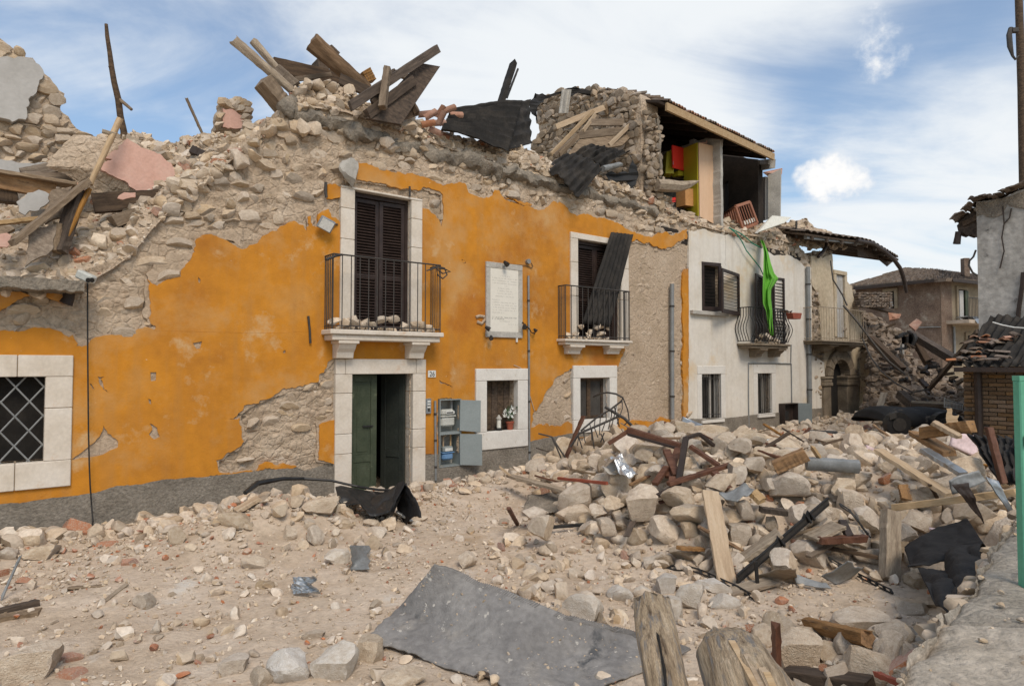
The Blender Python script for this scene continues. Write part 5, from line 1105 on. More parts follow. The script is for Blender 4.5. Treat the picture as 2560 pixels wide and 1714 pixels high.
while z < ztop:
    a = .0 if row % 2 else -.12
    while a < 2.75:
        a0 = max(a, 0); a1 = a + .235
        if a1 - a0 > .05 and not (.52 < (a0 + a1) / 2 < .60) and rnd.random() > .02:
            o = bpy.data.objects.new('brick', brme); COL.objects.link(o); o.parent = sh
            M_ = Matrix.Translation(sC + u_ * ((a0 + a1) / 2) + UP * (z + .03) + GN * rnd.uniform(-.008, .012) - wloc(sh)) @ Mrot @ Matrix.Rotation(rnd.gauss(0, .01), 4, 'Y') @ Matrix.Diagonal((a1 - a0, .06, .058, 1)); o.matrix_basis = M_; cnt += 1
        a += .247
    z += .072; row += 1
b = MB(); b.tube([sh_(1180, 960, .05), sh_(1192, 1300, .05), sh_(1195, 1560, .05)], .06, 8); b.build('downpipe', m_ddark, sh)
# lean-to roof of corrugated sheets
def corr(P00, P10, P11, P01, waves, amp, m, name, par=None, lens=24, sag=0, lift=None, th=.004, M=None, dents=.02, seed=0):
    """u runs across the corrugations, v along them"""
    nrm = (P10 - P00).cross(P01 - P00).normalized(); nu = waves * 5
    def fn(u, v):
        p = P00.lerp(P10, u).lerp(P01.lerp(P11, u), v)
        k = amp * math.cos(u * waves * 2 * math.pi) + sag * math.sin(math.pi * v) + dents * fz(u * 3, v * 3, seed, 1.2, 3)
        if lift: k += lift(u, v)
        return p + nrm * k
    b = MB(); b.grid(fn, nu, lens); return b.build(name, m, par, smooth=True, solid=th)
E0, E1 = sC + UP * (ztop + .05) + GN * .28 - u_ * .05, sC + UP * (ztop + .05) + GN * .28 + u_ * 3.6
T0, T1 = sC - GN * 1.5 + UP * (ztop + 1.0) - u_ * .0, sC - GN * 1.5 + UP * (ztop + 1.0) + u_ * 3.6
for k in range(4):
    f0, f1 = k / 4, (k + 1.05) / 4
    corr(E0.lerp(E1, f0) + UP * .012 * k, E0.lerp(E1, f1) + UP * .012 * k, T0.lerp(T1, f1) + UP * .012 * k, T0.lerp(T1, f0) + UP * .012 * k, 7, .03, m_corr, 'roof_sheet', sh, seed=k, dents=.07)
b = MB(); b.beam(E0 - UP * .05, E1 - UP * .05, .08, .08); b.build('eave_beam', m_ddark, sh)
for k in range(26):
    f = rnd.random() * .16; g = rnd.random() * .6; p = E0.lerp(E1, f).lerp(T0.lerp(T1, f), g) + UP * (.05 + rnd.random() * .05); b = MB(); a_ = rnd.uniform(0, 6.28); d_ = Vector((math.cos(a_), math.sin(a_), rnd.uniform(-.3, .1))); s_ = Vector((-math.sin(a_), math.cos(a_), 0))
    b.grid(lambda u, v: p + d_ * (v * .22) + s_ * ((u - .5) * .11) + UP * (.03 * math.sin(math.pi * u)), 4, 1); tag(b.build('fallen_tile', m_terra if k % 3 == 0 else m_dtile, None, solid=.015), ('reddish' if k % 3 == 0 else 'dark lichened') + ' broken roof tile fallen on the tarred shed roof', 'roof tile', ('reddish' if k % 3 == 0 else 'dark') + ' broken tiles on the shed roof')
single('loose_cable', (lambda b: b.tube([sh_(x, y, -.4) for x, y in ((1235, 555), (1320, 580), (1420, 600), (1510, 606))], .012, 5))(MB()), m_whitep, 'white cable trailing across the shed roof', 'cable')
# utility pole
up = thing('utility_pole', pt(q('D', 2338, 900), 13.5), 'weathered grey utility pole with a bracket, top right corner', 'pole')
b = MB(); P = [pt(q('D', 2350, 900), 15.6), pt(q('D', 2342, 432), 15.6), pt(q('D', 2337, 200), 15.6), pt(q('D', 2329, -30), 15.6)]; b.tube(P, [.13, .10, .09, .08], 12); b.build('pole', m_dwood, up, smooth=True)
b = MB(); b.tube([pt(q('D', x, y), 15.4) for x, y in ((2312, 64), (2308, 80), (2310, 106), (2316, 128), (2322, 136), (2330, 128))], [.05, .06, .06, .03, .03, .02], 6); b.build('insulator_bracket', m_iron, up, smooth=True)
b = MB(); b.obox(pt(q('D', 2320, 70), 15.4), Vector((.07, 0, 0)), Vector((0, .05, 0)), UP * .05); b.build('clamp', m_iron, up)
# ---- collapsed buildings between
cA_ = [pt(q(13, x, y), t) for x, y, t in ((190, 1480, 19.5), (230, 1440, 19), (320, 1430, 18), (600, 1450, 16.5), (1100, 1470, 15.5))]
cB_ = [pt(q(13, x, y), t) for x, y, t in ((150, 560, 23), (170, 470, 23.2), (300, 520, 23.5), (500, 640, 24), (640, 900, 24.5), (760, 980, 25), (900, 1060, 24), (1100, 1120, 22))]
A_ = polyline(cA_, 61); B_ = polyline(cB_, 61)
rr3 = random.Random(77)
def cf(u, v):
    i = min(60, int(round(u * 60))); p = A_[i].lerp(B_[i], v); return p + Vector((0, -1, .6)).normalized() * (.35 * fz(p.x, p.y, p.z, .7, 4) + .5 * math.sin(math.pi * v))
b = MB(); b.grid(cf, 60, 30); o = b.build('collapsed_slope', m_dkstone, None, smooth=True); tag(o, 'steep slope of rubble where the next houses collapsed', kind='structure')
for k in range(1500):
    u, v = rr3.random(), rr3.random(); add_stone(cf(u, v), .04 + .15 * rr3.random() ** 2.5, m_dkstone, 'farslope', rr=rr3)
def plank(name, label, A, Bq, wd, th, m, cat='plank', up=None, group=None, bev=.004, bend=0, taper=1.0, round_=False, jag=0, seed=0):
    A, Bq = Vector(A), Vector(Bq); d = (Bq - A); l = d.length; d.normalize(); up = up or UP
    y = up.cross(d)
    if y.length < .01: y = Vector((0, 1, 0)).cross(d)
    y.normalize(); z = d.cross(y)
    M = Matrix([[d.x, y.x, z.x, A.x], [d.y, y.y, z.y, A.y], [d.z, y.z, z.z, A.z], [0, 0, 0, 1]])
    n = 14; b = MB(); rs = random.Random(hash(label) % 9999 if False else sum(map(ord, label)) + seed)
    ring = 10 if round_ else 4; vs = []
    for i in range(n + 1):
        u = i / n; tw = 1 + (taper - 1) * u; bz = bend * math.sin(math.pi * u)
        for k in range(ring):
            if round_:
                a = 2 * math.pi * k / ring; rr_ = 1 + .07 * math.sin(3 * a + seed) + .06 * fz(u * 4, k, seed, 1, 2); yy, zz_ = math.cos(a) * wd / 2 * tw * rr_, math.sin(a) * th / 2 * tw * rr_
            else:
                yy = (-1, 1, 1, -1)[k] * wd / 2 * tw; zz_ = (-1, -1, 1, 1)[k] * th / 2
            jx = 0
            if jag and i in (0, n): jx = rs.uniform(-jag, jag)
            vs.append(Vector((u * l + jx, yy + .004 * rs.gauss(0, 1) * (wd > .08), zz_ + bz + .002 * rs.gauss(0, 1))))
    fs = [(i * ring + k, i * ring + (k + 1) % ring, (i + 1) * ring + (k + 1) % ring, (i + 1) * ring + k) for i in range(n) for k in range(ring)] + [tuple(range(ring - 1, -1, -1)), tuple(n * ring + k for k in range(ring))]
    b.add(vs, fs); o = b.build(name, m, None, M=M, bevel=bev if not round_ else 0, smooth=round_); return tag(o, label, cat, group)
def T13(x, y, t): return pt(q(13, x, y), t)
for nm, lb, a, c, wd, th, m, ct in (
    ('charred_beam', 'long charred beam sloping down before the far house', (600, 660, 21), (1010, 905, 18), .22, .22, m_dwood, 'beam'),
    ('charred_beam', 'charred beam hanging steeply below the orange door panel', (640, 720, 21), (750, 915, 20), .18, .18, m_dwood, 'beam'),
    ('broken_branch', 'thin crooked pole leaning from the shed roof into the rubble', (1180, 640, 13), (760, 1130, 17), .09, .09, m_dwood, 'pole'),
    ('fallen_plank', 'pale plank leaning upright on the far rubble slope', (378, 1165, 16.5), (315, 1360, 16), .16, .05, m_lwood, 'plank'),
    ('fallen_plank', 'long pale plank lying level above the black wreck', (610, 1240, 16), (970, 1255, 15.5), .1, .05, m_lwood, 'plank'),
    ('fallen_plank', 'dark plank lying flat over the crushed wreck', (600, 1270, 15.5), (1050, 1290, 15), .2, .12, m_dwood, 'plank'),
    ('fallen_beam', 'dark beam under the sunken roof beside the arched house', (150, 400, 21), (440, 470, 22), .2, .14, m_dwood, 'beam'),
    ('fallen_beam', 'dark beam angled down the rubble left of the wreck', (510, 1170, 16.5), (640, 1290, 16), .2, .2, m_dwood, 'beam'),
    ('fallen_beam', 'heavy dark beam leaning under the broken balcony', (260, 700, 19), (530, 970, 18), .2, .2, m_dwood, 'beam')):
    plank(nm, lb, T13(*a), T13(*c), wd, th, m, ct)
b = MB(); quad(b, [T13(*p) for p in ((585, 600, 20.4), (650, 545, 20.8), (695, 575, 20.4), (640, 645, 20.0))], .06); single('fallen_slab', b, m_terra, 'flat orange-red panel perched high on the collapsed slope', 'panel')
b = MB(); quad(b, [T13(*p) for p in ((410, 490, 21.4), (520, 505, 21.2), (500, 540, 20.9), (420, 555, 21.2))], .06); single('fallen_slab', b, m_terra, 'orange-red panel lying below the broken window of the slope', 'panel')
# sunken tile roof on the slope
sr = thing('sunken_roof', T13(300, 420, 22), 'sunken patch of old tiled roof left of the far house window', 'roof')
for i in range(13):
    for j in range(6):
        P0 = T13(140 + 22 * i - j * 2, 320 + j * 22 + rnd.uniform(-5, 5), 21.8 - j * .15); P1 = T13(160 + 22 * i, 318 + j * 22 + rnd.uniform(-6, 6), 21.8 - j * .15); b = MB(); b.beam(P0, P1, .3, .06); b.build('tile', m_dtile, sr)
cl = thing('hanging_rags', T13(560, 750, 20), 'grey rags hanging over a black cavity in the slope', 'cloth')
b = MB(); b.grid(lambda u, v: T13(515 + 130 * u + 14 * math.sin(v * 4), 660 + 160 * v * (1 - .4 * u), 19.6 + .25 * math.sin(u * 14)), 16, 8); b.build('rag', m_corr, cl, solid=.02)
b = MB(); b.grid(lambda u, v: T13(515 + 30 * u, 750 + 85 * v, 19.3 + .1 * math.sin(u * 8)), 6, 4); b.build('pale_rag', m_grey, cl, solid=.02)
for k in range(46):
    x, y = rr3.uniform(330, 1020), rr3.uniform(560, 1280); y = max(y, 560 + (x - 330) * .8); tt = 19.6 - (y - 560) / 720 * 2.6; a_ = rr3.uniform(-.9, .9); l_ = rr3.uniform(20, 90)
    plank('charred_piece', 'charred splinter of wood in the dark collapsed slope', T13(x, y, tt), T13(x + l_ * math.cos(a_), y + l_ * math.sin(a_), tt + rr3.uniform(-.4, .4)), rr3.uniform(.06, .16), rr3.uniform(.03, .1), rr3.choice([m_dwood, m_ddark, m_black, m_dwood, m_wood]), 'wood scrap', group='charred pieces on the collapsed slope')
# wires from the balcony
for i, (lb, pts, rr_) in enumerate((('slack cable drooping from the upper balcony across the rubble', '30,420 150,560 300,760 420,900 560,1010', .03), ('thin cable sagging below the arched house balcony', '190,700 260,860 350,980 470,1080 620,1160 760,1130', .02), ('tangled wire hanging beside the pale balcony door', '-80,40 -60,200 20,330 60,420', .02))):
    b = MB(); P = [T13(*map(float, t.split(',')), 17.5 - .2 * k) for k, t in enumerate(pts.split())]; b.tube(P, rr_, 5); single('loose_cable', b, m_iron, lb, 'cable')
# crushed car
ck = thing('crushed_car', T13(560, 1430, 14.5), 'black car wreck crushed under beams beside the brick shed', 'car')
sec = [(395, 1400, 1440), (420, 1330, 1450), (480, 1300, 1455), (560, 1295, 1455), (640, 1300, 1450), (760, 1310, 1450), (880, 1300, 1450), (980, 1310, 1440), (1050, 1330, 1430)]
def cs(u, v):
    f = u * (len(sec) - 1); i = min(len(sec) - 2, int(f)); g = f - i; x = sec[i][0] + (sec[i + 1][0] - sec[i][0]) * g; yt = sec[i][1] + (sec[i + 1][1] - sec[i][1]) * g; yb_ = sec[i][2] + (sec[i + 1][2] - sec[i][2]) * g
    a = v * math.pi; bot = T13(x, yb_, 14.4); top_ = T13(x, yt, 14.4); h_ = top_.z - bot.z
    p = Vector((bot.x, bot.y, bot.z)) + UP * (h_ * math.sin(a) ** .6) + Vector((0, 1.5 * (1 - math.cos(a)) / 2, 0)); return p + Vector((0, -1, 0)) * .05 * fz(p.x, p.y, p.z, 3, 3)
b = MB(); b.grid(cs, 40, 14); b.build('body', m_carp, ck, smooth=True, solid=.01)
b = MB(); quad(b, [T13(420, 1350, 14.25), T13(475, 1330, 14.2), T13(485, 1375, 14.2), T13(425, 1395, 14.25)], .02); b.build('window', m_glass, ck)
for x in (505, 900):
    b = MB(); c_ = T13(x, 1435, 14.25); b.tube([c_, c_ + Vector((0, .18, 0))], .27, 16); w_ = b.build('wheel', m_black, ck); b = MB(); b.tube([c_ - Vector((0, .02, 0)), c_ + Vector((0, .05, 0))], .15, 12); rm = b.build('rim', m_iron, None); rm.parent = w_; rm.location = rm.location - wloc(w_)
tr_ = thing('wire_trolley', T13(970, 1300, 13.6), 'bent wire basket frame beside the crushed wreck', 'basket')
for x in range(895, 1050, 12): b = MB(); b.tube([T13(x, 1225 + (x - 895) * .25, 13.6), T13(x, 1290 + (x - 895) * .15, 13.6)], .008, 4); b.build('wire', m_pipe, tr_)
b = MB(); b.tube([T13(890, 1205, 13.6), T13(900, 1220, 13.6), T13(1045, 1262, 13.6), T13(1045, 1310, 13.6), T13(890, 1285, 13.6), T13(890, 1205, 13.6)], .014, 5); b.build('rim', m_pipe, tr_)
#PART5
# ================================================================== THINGS ON THE FACADE
b = MB(); z26 = rect(6, 691, 640, 734, 678)
e = thing('house_number', pf(q(6, 712, 678)), 'white enamel house number plate reading 26 beside the street door', 'number plate')
b.fbox(z26[0], z26[1], -.03, -.012, z26[2], z26[3]); b.build('plate', m_whitep, e, bevel=.003)
def text(body, size, C, m, par, name='lettering', ext=.002, align='CENTER', sx=1.0):
    cu = bpy.data.curves.new('t', 'FONT'); cu.body = body; cu.size = size; cu.extrude = ext; cu.align_x = align; cu.align_y = 'CENTER'
    o = bpy.data.objects.new('t', cu); COL.objects.link(o); bpy.context.view_layer.update()
    me = bpy.data.meshes.new_from_object(o.evaluated_get(bpy.context.evaluated_depsgraph_get())); bpy.data.objects.remove(o)
    a = math.atan2(D3.y, D3.x); M = Matrix.Translation(C) @ Matrix.Rotation(a, 4, 'Z') @ Matrix.Rotation(R(90), 4, 'X') @ Matrix.Diagonal((sx, 1, 1, 1))
    me.materials.clear(); return link(name, me, m, par, M=M)
text('26', (z26[3] - z26[2]) * 1.0, W((z26[0] + z26[1]) / 2, -.032, (z26[2] + z26[3]) / 2 - .005), m_ink2, e, sx=.9)
ic = thing('intercom', pf(q(6, 690, 880)), 'narrow metal intercom panel right of the street door', 'intercom')
r_ = rect(6, 677, 797, 704, 880); b = MB(); b.fbox(r_[0], r_[1], -.055, -.012, r_[2], r_[3]); b.build('case', m_galv, ic, bevel=.004)
for k in range(3):
    z = r_[3] - .05 - .05 * k; b = MB(); b.fbox(r_[0] + .02, r_[1] - .02, -.06, -.054, z - .014, z + .014); b.build('button_label', m_whitep, ic)
b = MB(); b.fbox(r_[0] + .03, r_[1] - .03, -.059, -.054, r_[2] + .04, r_[2] + .16); b.build('speaker_grille', m_iron, ic)
# plaque
fr = rect(11, 203, 155, 770, 1340); pn = rect(11, 268, 245, 708, 1252)
pq = thing('memorial_plaque', W((fr[0] + fr[1]) / 2, 0, fr[2]), 'cream marble plaque with carved lines in a grey stone frame', 'plaque')
sl_ = [sz(q(11, x, y)) for x, y in ((203, 150), (770, 215), (775, 1345), (203, 1335))]
frm_o = [(fr[0], fr[2]), (fr[1], fr[2]), (fr[1], sl_[1][1]), (fr[0], sl_[0][1])]
zt_ = (sz(q(11, 262, 242))[1] + sz(q(11, 705, 297))[1]) / 2; zb2 = (sz(q(11, 275, 1243))[1] + sz(q(11, 715, 1257))[1]) / 2
zT = (sl_[0][1] + sl_[1][1]) / 2; zB = (sl_[2][1] + sl_[3][1]) / 2
for nm, a0, a1, c0, c1 in (('top', fr[0], fr[1], zt_, zT), ('bot', fr[0], fr[1], zB, zb2), ('l', fr[0], pn[0], zb2 + .004, zt_ - .004), ('r', pn[1], fr[1], zb2 + .004, zt_ - .004)):
    b = MB(); b.fbox(a0, a1, -.05, -.01, c0, c1); b.build('frame', m_conc, pq, bevel=.004)
b = MB(); b.fbox(pn[0], pn[1], -.042, -.01, zb2, zt_); b.build('panel', m_cream, pq, bevel=.002)
hh_ = zt_ - zb2; cx_ = (pn[0] + pn[1]) / 2; wp_ = pn[1] - pn[0]
rt = random.Random(12)       # worn lines of carving, too small to read in the photograph
for f, wf, dk in ((.115, .30, 0), (.155, .92, 0), (.195, .88, 0), (.235, .86, 0), (.275, .06, 0), (.315, .48, 0), (.355, .50, 0), (.395, .48, 0), (.44, .66, 0), (.50, .28, -1), (.54, .84, 0), (.58, .84, 0), (.62, .84, 0), (.66, .84, 0), (.70, .40, -1), (.775, .86, 1), (.80, .42, -2), (.835, .35, 0), (.88, .3, 2)):
    w_ = wp_ * wf; x0 = cx_ - w_ / 2
    if dk in (-1, -2): x0 = pn[0] + wp_ * .06
    if dk == 2: x0 = cx_ + wp_ * .14
    z_ = zt_ - hh_ * f; x_ = x0; b = MB(); hgt_ = .018 if dk in (0, 2, -1) else .022
    while x_ < x0 + w_:
        if rt.random() < .16: x_ += .022
        ww_ = rt.uniform(.006, .014); k_ = rt.random()
        if k_ < .6: b.fbox(x_, x_ + .0045, -.0428, -.0415, z_ - hgt_ / 2, z_ + hgt_ / 2)
        if k_ > .3: b.fbox(x_, x_ + ww_, -.0429, -.0415, z_ - hgt_ / 2, z_ - hgt_ / 2 + .0045)
        if k_ > .7 or k_ < .2: b.fbox(x_, x_ + ww_, -.0427, -.0415, z_ + hgt_ / 2 - .0045, z_ + hgt_ / 2)
        x_ += ww_ + .007
    b.build('carved_line', m_ink2 if dk in (1, -2) else m_ink, pq)
def spot(lb, zid, x, y, sz_, tiltx):
    e = thing('spotlight', pf(q(zid, x, y), .1), lb, 'spotlight'); c = pf(q(zid, x, y), .14)
    d = (D3 * tiltx + NF * .6 - UP * .5).normalized(); b = MB(); b.tube([c - d * sz_ * .8, c + d * sz_ * .3, c + d * sz_], [sz_ * .5, sz_ * .75, sz_ * .85], 10); b.build('housing', m_black, e, smooth=True)
    b = MB(); b.tube([c + d * sz_ * 1.0, c + d * sz_ * 1.03], [sz_ * .7, sz_ * .7], 10); b.build('lens', m_glass, e); b = MB(); b.tube([c - d * sz_ * .3, pf(q(zid, x, y), .0)], sz_ * .25, 6); b.build('arm', m_black, e); return e
spot('black spotlight clamped on the top of the plaque frame', 11, 530, 175, .06, .1); spot('black spotlight at the lower left corner of the plaque', 11, 240, 1190, .055, .6); spot('black spotlight hanging below the lower left plaque corner', 11, 300, 1335, .05, -.4)
spot('black spotlight on the right side of the plaque', 11, 825, 1160, .06, -.5); spot('small black spotlight right of the conduit by the plaque', 11, 990, 1220, .04, .3)
jb = thing('junction_disc', pf(q(11, 880, 150), 0), 'round grey lamp cap at the top of the thin wall conduit', 'lamp'); b = MB(); c = pf(q(11, 880, 148), .05); b.tube([c - NF * .05, c + NF * .03], [.045, .05], 12); b.build('cap', m_pipe, jb)
b = MB(); b.tube([pf(q(11, x, y), .03) for x, y in ((595, 190), (700, 200), (850, 212), (935, 250), (955, 220), (930, 170))], .007, 5); b.build('cable', m_iron, jb)
b = MB(); b.tube([pf(q(11, x, y), .06) for x, y in ((790, 1100), (850, 1160), (900, 1200), (930, 1260), (980, 1280), (1000, 1230))], .012, 5); single('cable_knot', b, m_black, 'knot of black cable beside the plaque conduit', 'cable')
b = MB(); b.tube([pf(q(11, 702, 1345), .03), pf(q(11, 702, 1410), .03)], .022, 8); single('cable_gland', b, m_whitep, 'small white plug under the plaque frame', 'plug')
b = MB(); b.tube([pf(q(11, x, y), .02) for x, y in ((60, 1020), (110, 1000), (190, 1010), (200, 1060), (150, 1120), (80, 1090))], .03, 6); single('mortar_lump', b, m_under, 'lump of broken mortar at the lower left of the plaque', 'mortar')
def pipe(zid, s, r, wo, m, name, lb, cat='pipe', clamps=0):
    P = [pf(p, wo) for p in Q(zid, s)]; e = thing(name, P[-1], lb, cat); b = MB(); b.tube(P, r, 10); b.build('tube', m, e, smooth=True)
    for k in range(clamps): p = P[0].lerp(P[-1], (k + .5) / clamps); b = MB(); b.tube([p - UP * .02, p + UP * .02], r * 1.25, 10); b.build('clamp', m_iron, e)
pipe(6, '1257,110 1259,480 1261,800 1263,1240', .022, .04, m_pipe, 'conduit', 'thin grey conduit running down from the plaque lamp', clamps=4)
pipe(3, '998,1258 998,1568 1000,2060', .05, .07, m_pipe, 'drainpipe', 'stout grey drainpipe cut off on the bare stretch of wall', clamps=3)
pipe(14, '1003,210 1008,600 1014,900 1020,1310', .06, .1, m_pipe, 'drainpipe', 'grey downpipe at the right end of the white wall', clamps=4)
pipe(16, '168,370 172,900 178,1568', .022, .04, m_pipe, 'gas_pipe', 'slim grey gas pipe left of the open meter cabinet', clamps=3)
pipe(14, '540,1460 537,1200 537,965 700,965 868,968 872,820', .018, .03, m_pipe, 'conduit', 'thin conduit framing the second barred window'); pipe(14, '872,968 874,1100 876,1282', .018, .03, m_pipe, 'conduit', 'thin conduit dropping to the dark meter boxes')
pipe(6, '24,335 32,410 36,488', .018, .04, m_iron, 'iron_tie', 'rusty iron tie bar left of the big balcony', 'tie bar')
b = MB(); b.tube([pf(q(6, x, y), .03) for x, y in ((1175, 610), (1215, 625), (1245, 690), (1262, 770), (1290, 865))], .006, 5); single('loose_string', b, m_conc, 'pale cord trailing over the corner of the flower window', 'cord')
b = MB(); b.tube([pf(q(5, x, y), .12 if y < 1300 else .3) for x, y in ((440, 135), (440, 300), (441, 500), (443, 700), (445, 900), (449, 1050), (453, 1150), (460, 1250), (467, 1330), (462, 1400), (448, 1450), (410, 1490), (370, 1515))], .009, 6); single('hanging_cable', b, m_black, 'long black cable hanging from the emergency lamp to the ground', 'cable')
b = MB(); 
for s in ('775,372 900,376 1030,380 1200,384 1385,386 1545,378', '1605,370 1607,480 1607,590'):
    P = [sz(p) for p in Q(5, s)]; b.tube([W(a, -.006, z) for a, z in P], .009, 4)
b.build('plaster_ledge', m_orange, yh)
def crack(zid, s, par=None, w_=.003, m=m_dwood):
    P = frac([sz(p) for p in Q(zid, s)], .02, .05, closed=False); b = MB(); b.tube([W(a, -.009, z) for a, z in P], w_ * .7, 4); b.build('crack', m, par or yh)
crack(5, '990,130 998,250 1003,340 1010,430'); crack(2, '1290,1210 1340,1290 1390,1350 1410,1400'); crack(6, '735,665 790,710 830,735 860,770 880,790'); crack(5, '1150,820 1060,860 960,890 840,905 790,890')
crack(5, '560,380 640,520 700,640 690,760'); crack(5, '1100,150 1180,260 1260,330 1300,480'); crack(2, '1560,1050 1600,1150 1580,1290 1640,1400'); crack(6, '880,120 930,260 900,380 940,520'); crack(6, '1310,560 1350,640 1330,720'); crack(5, '600,1000 700,1060 840,1080')
crack(3, '1215,945 1225,1000 1250,1060 1275,1100', wh); crack(3, '1312,960 1314,1060 1313,1150', wh, .008); crack(14, '360,1060 400,1110 440,1160', wh, .004)
# emergency lamp, floodlight, ledge slab
el = thing('emergency_lamp', pf(q(5, 435, 130), .25), 'pale twin-eyed emergency lamp dangling at the end of the ledge', 'lamp')
P0, P1 = pf(q(5, 395, 88), .2), pf(q(5, 470, 122), .35); b = MB(); b.beam(P0, P1, .12, .11); b.build('case', m_meter, el, bevel=.02)
for x in (443, 462): c = pf(q(5, x, 119), .42); b = MB(); b.tube([c, c + NF * .02 - UP * .01], .028, 10); b.build('lens', m_black, el)
lg = thing('ledge_slab', pf(q(5, 100, 140), .3), 'cracked grey concrete ledge sticking out of the wall, left edge', 'ledge')
a0 = sz(q(5, -160, 120), .5)[0]; a1 = sz(q(5, 425, 140), .5)[0]; z1 = pf(q(5, 100, 103), .5).z; z0 = pf(q(5, 100, 160), .5).z
b = MB(); n_ = 60
b.grid(lambda u, v: W(a0 + (a1 - a0) * u, (.0, -.5, -.5, 0)[int(round(v * 3))] + .02 * fz(u * 12, v, 0, 1, 3), (z1, z1, z0, z0)[int(round(v * 3))] + .022 * fz(u * 14, v * 2, 3, 1, 3)), n_, 3); b.build('slab', m_cornice, lg, bevel=0)
b = MB(); b.fbox(a1 - .03, a1, -.48, .0, z0 + .01, z1 - .01); b.build('broken_end', m_cornice, lg)
b = MB(); b.tube([pf(q(5, x, y), .12) for x, y in ((350, 165), (345, 210), (330, 240))], [.07, .065, .08], 10); single('pipe_stub', b, m_ddark, 'dark pipe stub under the broken concrete ledge', 'pipe', smooth=True)
fl = thing('floodlight', pf(q(2, 605, 1190), .15), 'square white floodlight askew left of the shuttered balcony door', 'lamp')
c = pf(q(2, 606, 1190), .16); d_ = (NF * .8 - UP * .35 - D3 * .2).normalized(); x_ = (D3 * .9 - UP * .35).normalized(); x_ = (x_ - d_ * x_.dot(d_)).normalized(); y_ = d_.cross(x_)
b = MB(); b.obox(c, x_ * .12, y_ * .10, d_ * .045); b.build('housing', m_galv, fl, bevel=.012); b = MB(); b.obox(c + d_ * .047, x_ * .10, y_ * .08, d_ * .004); b.build('glass', m_whitep, fl); b = MB(); b.beam(c - d_ * .04, pf(q(2, 675, 1190), .02), .02, .02); b.build('bracket', m_iron, fl)
b = MB(); b.tube([pf(q(2, x, y), .05) for x, y in ((605, 940), (603, 990), (608, 1030))], .025, 6); single('iron_pin', b, m_iron, 'rusty pin in the wall left of the marble lintel', 'pin')
b = MB(); b.tube([pf(q(2, x, y), .08) for x, y in ((1103, 965), (1104, 1025))], .02, 6); single('lintel_clamp', b, m_iron, 'iron clamp on the marble lintel of the tall shutters', 'clamp')
V_, F_ = HI[3]
def boulder(lb, pos, mx, m, va, name='stone', cat='stone', lod='hi', group=None):
    o = bpy.data.objects.new(name, shared(lod, va % (6 if lod == 'br' else 14), m)); COL.objects.link(o); M4 = Matrix([list(mx[i]) + [0] for i in range(3)] + [[0, 0, 0, 1]]); M4.translation = Vector(pos); o.matrix_basis = M4; return tag(o, lb, cat, group)
boulder('lump of grey mortar stuck on the corner of the marble lintel', pf(q(2, 735, 885), .1), FR @ np.diag([.19, .14, .24]), m_conc, 3, 'mortar_lump', 'mortar')
# meter cabinet
mc = thing('meter_cabinet', W(OP['met'][0], 0, OP['met'][2]), 'grey two-door meter cabinet standing open beside the street door', 'cabinet')
o = OP['met']; zm = zc(16, 380, 855); dp = .26
b = MB(); t_ = .018
b.fbox(o[0], o[0] + t_, -.045, dp, o[2], o[3]); b.fbox(o[1] - t_, o[1], -.045, dp, o[2], o[3]); b.fbox(o[0] + t_, o[1] - t_, dp - t_, dp, o[2], o[3]); b.fbox(o[0] + t_, o[1] - t_, -.044, dp - t_, o[3] - t_, o[3]); b.fbox(o[0] + t_, o[1] - t_, -.044, dp - t_, o[2], o[2] + t_); b.fbox(o[0] + t_, o[1] - t_, -.046, dp - t_, zm - .022, zm + .022)
b.build('case', m_cab, mc)
b = MB(); b.fbox(o[0] + t_ + .003, o[1] - t_ - .003, dp - t_ - .01, dp - t_ - .003, o[2] + t_, o[3] - t_); b.build('back_plate', m_conc, mc)
for ptsx, lb in (('545,355 855,366 850,843 535,820', 'upper door swung open to the right'), ('538,868 872,872 876,1343 540,1335', 'lower door swung open to the right')):
    d_ = QP(16, ptsx, (.06, .22, .22, .06)); b = MB(); quad(b, d_, .02); dd = b.build('door', m_cab, mc, bevel=.003, label=lb)
    for row_ in (.12, .86):
        for k in range(5):
            p = d_[0].lerp(d_[1], .2 + .15 * k).lerp(d_[3].lerp(d_[2], .2 + .15 * k), row_); b = MB(); u__ = (d_[1] - d_[0]).normalized(); b.beam(p + NF * .004 - u__ * .014 + UP * .008, p + NF * .004 + u__ * .014 - UP * .008, .006, .01); v = b.build('vent_slot', m_iron, None); v.parent = dd; v.location = v.location - wloc(dd)
    p = d_[0].lerp(d_[1], .92).lerp(d_[3].lerp(d_[2], .92), .55); b = MB(); b.beam(p + NF * .01 - UP * .03, p + NF * .01 + UP * .03, .012, .02); v = b.build('latch', m_black, None); v.parent = dd; v.location = v.location - wloc(dd)
g1 = thing('gas_meter', pf(q(16, 350, 760), -.05), 'beige gas meter in the upper compartment of the cabinet', 'meter')
r_ = rect(16, 245, 500, 455, 765, -.08); b = MB(); b.fbox(r_[0], r_[1], .04, .17, r_[2] + .02, r_[2] + (r_[3] - r_[2]) * .58); b.build('lower_shell', m_meter, g1, bevel=.03); b = MB(); b.fbox(r_[0] - .01, r_[1] + .01, .03, .18, r_[2] + (r_[3] - r_[2]) * .58 + .001, r_[2] + (r_[3] - r_[2]) * .66); b.build('seam', m_meter, g1, bevel=.005)
b = MB(); b.fbox(r_[0], r_[1] - .02, .04, .17, r_[2] + (r_[3] - r_[2]) * .66 + .001, r_[3]); b.build('upper_shell', m_meter, g1, bevel=.03); b = MB(); b.fbox(r_[0] + .09, r_[1] - .03, .02, .045, r_[2] + (r_[3] - r_[2]) * .74, r_[2] + (r_[3] - r_[2]) * .9); b.build('counter', m_whitep, g1, bevel=.003)
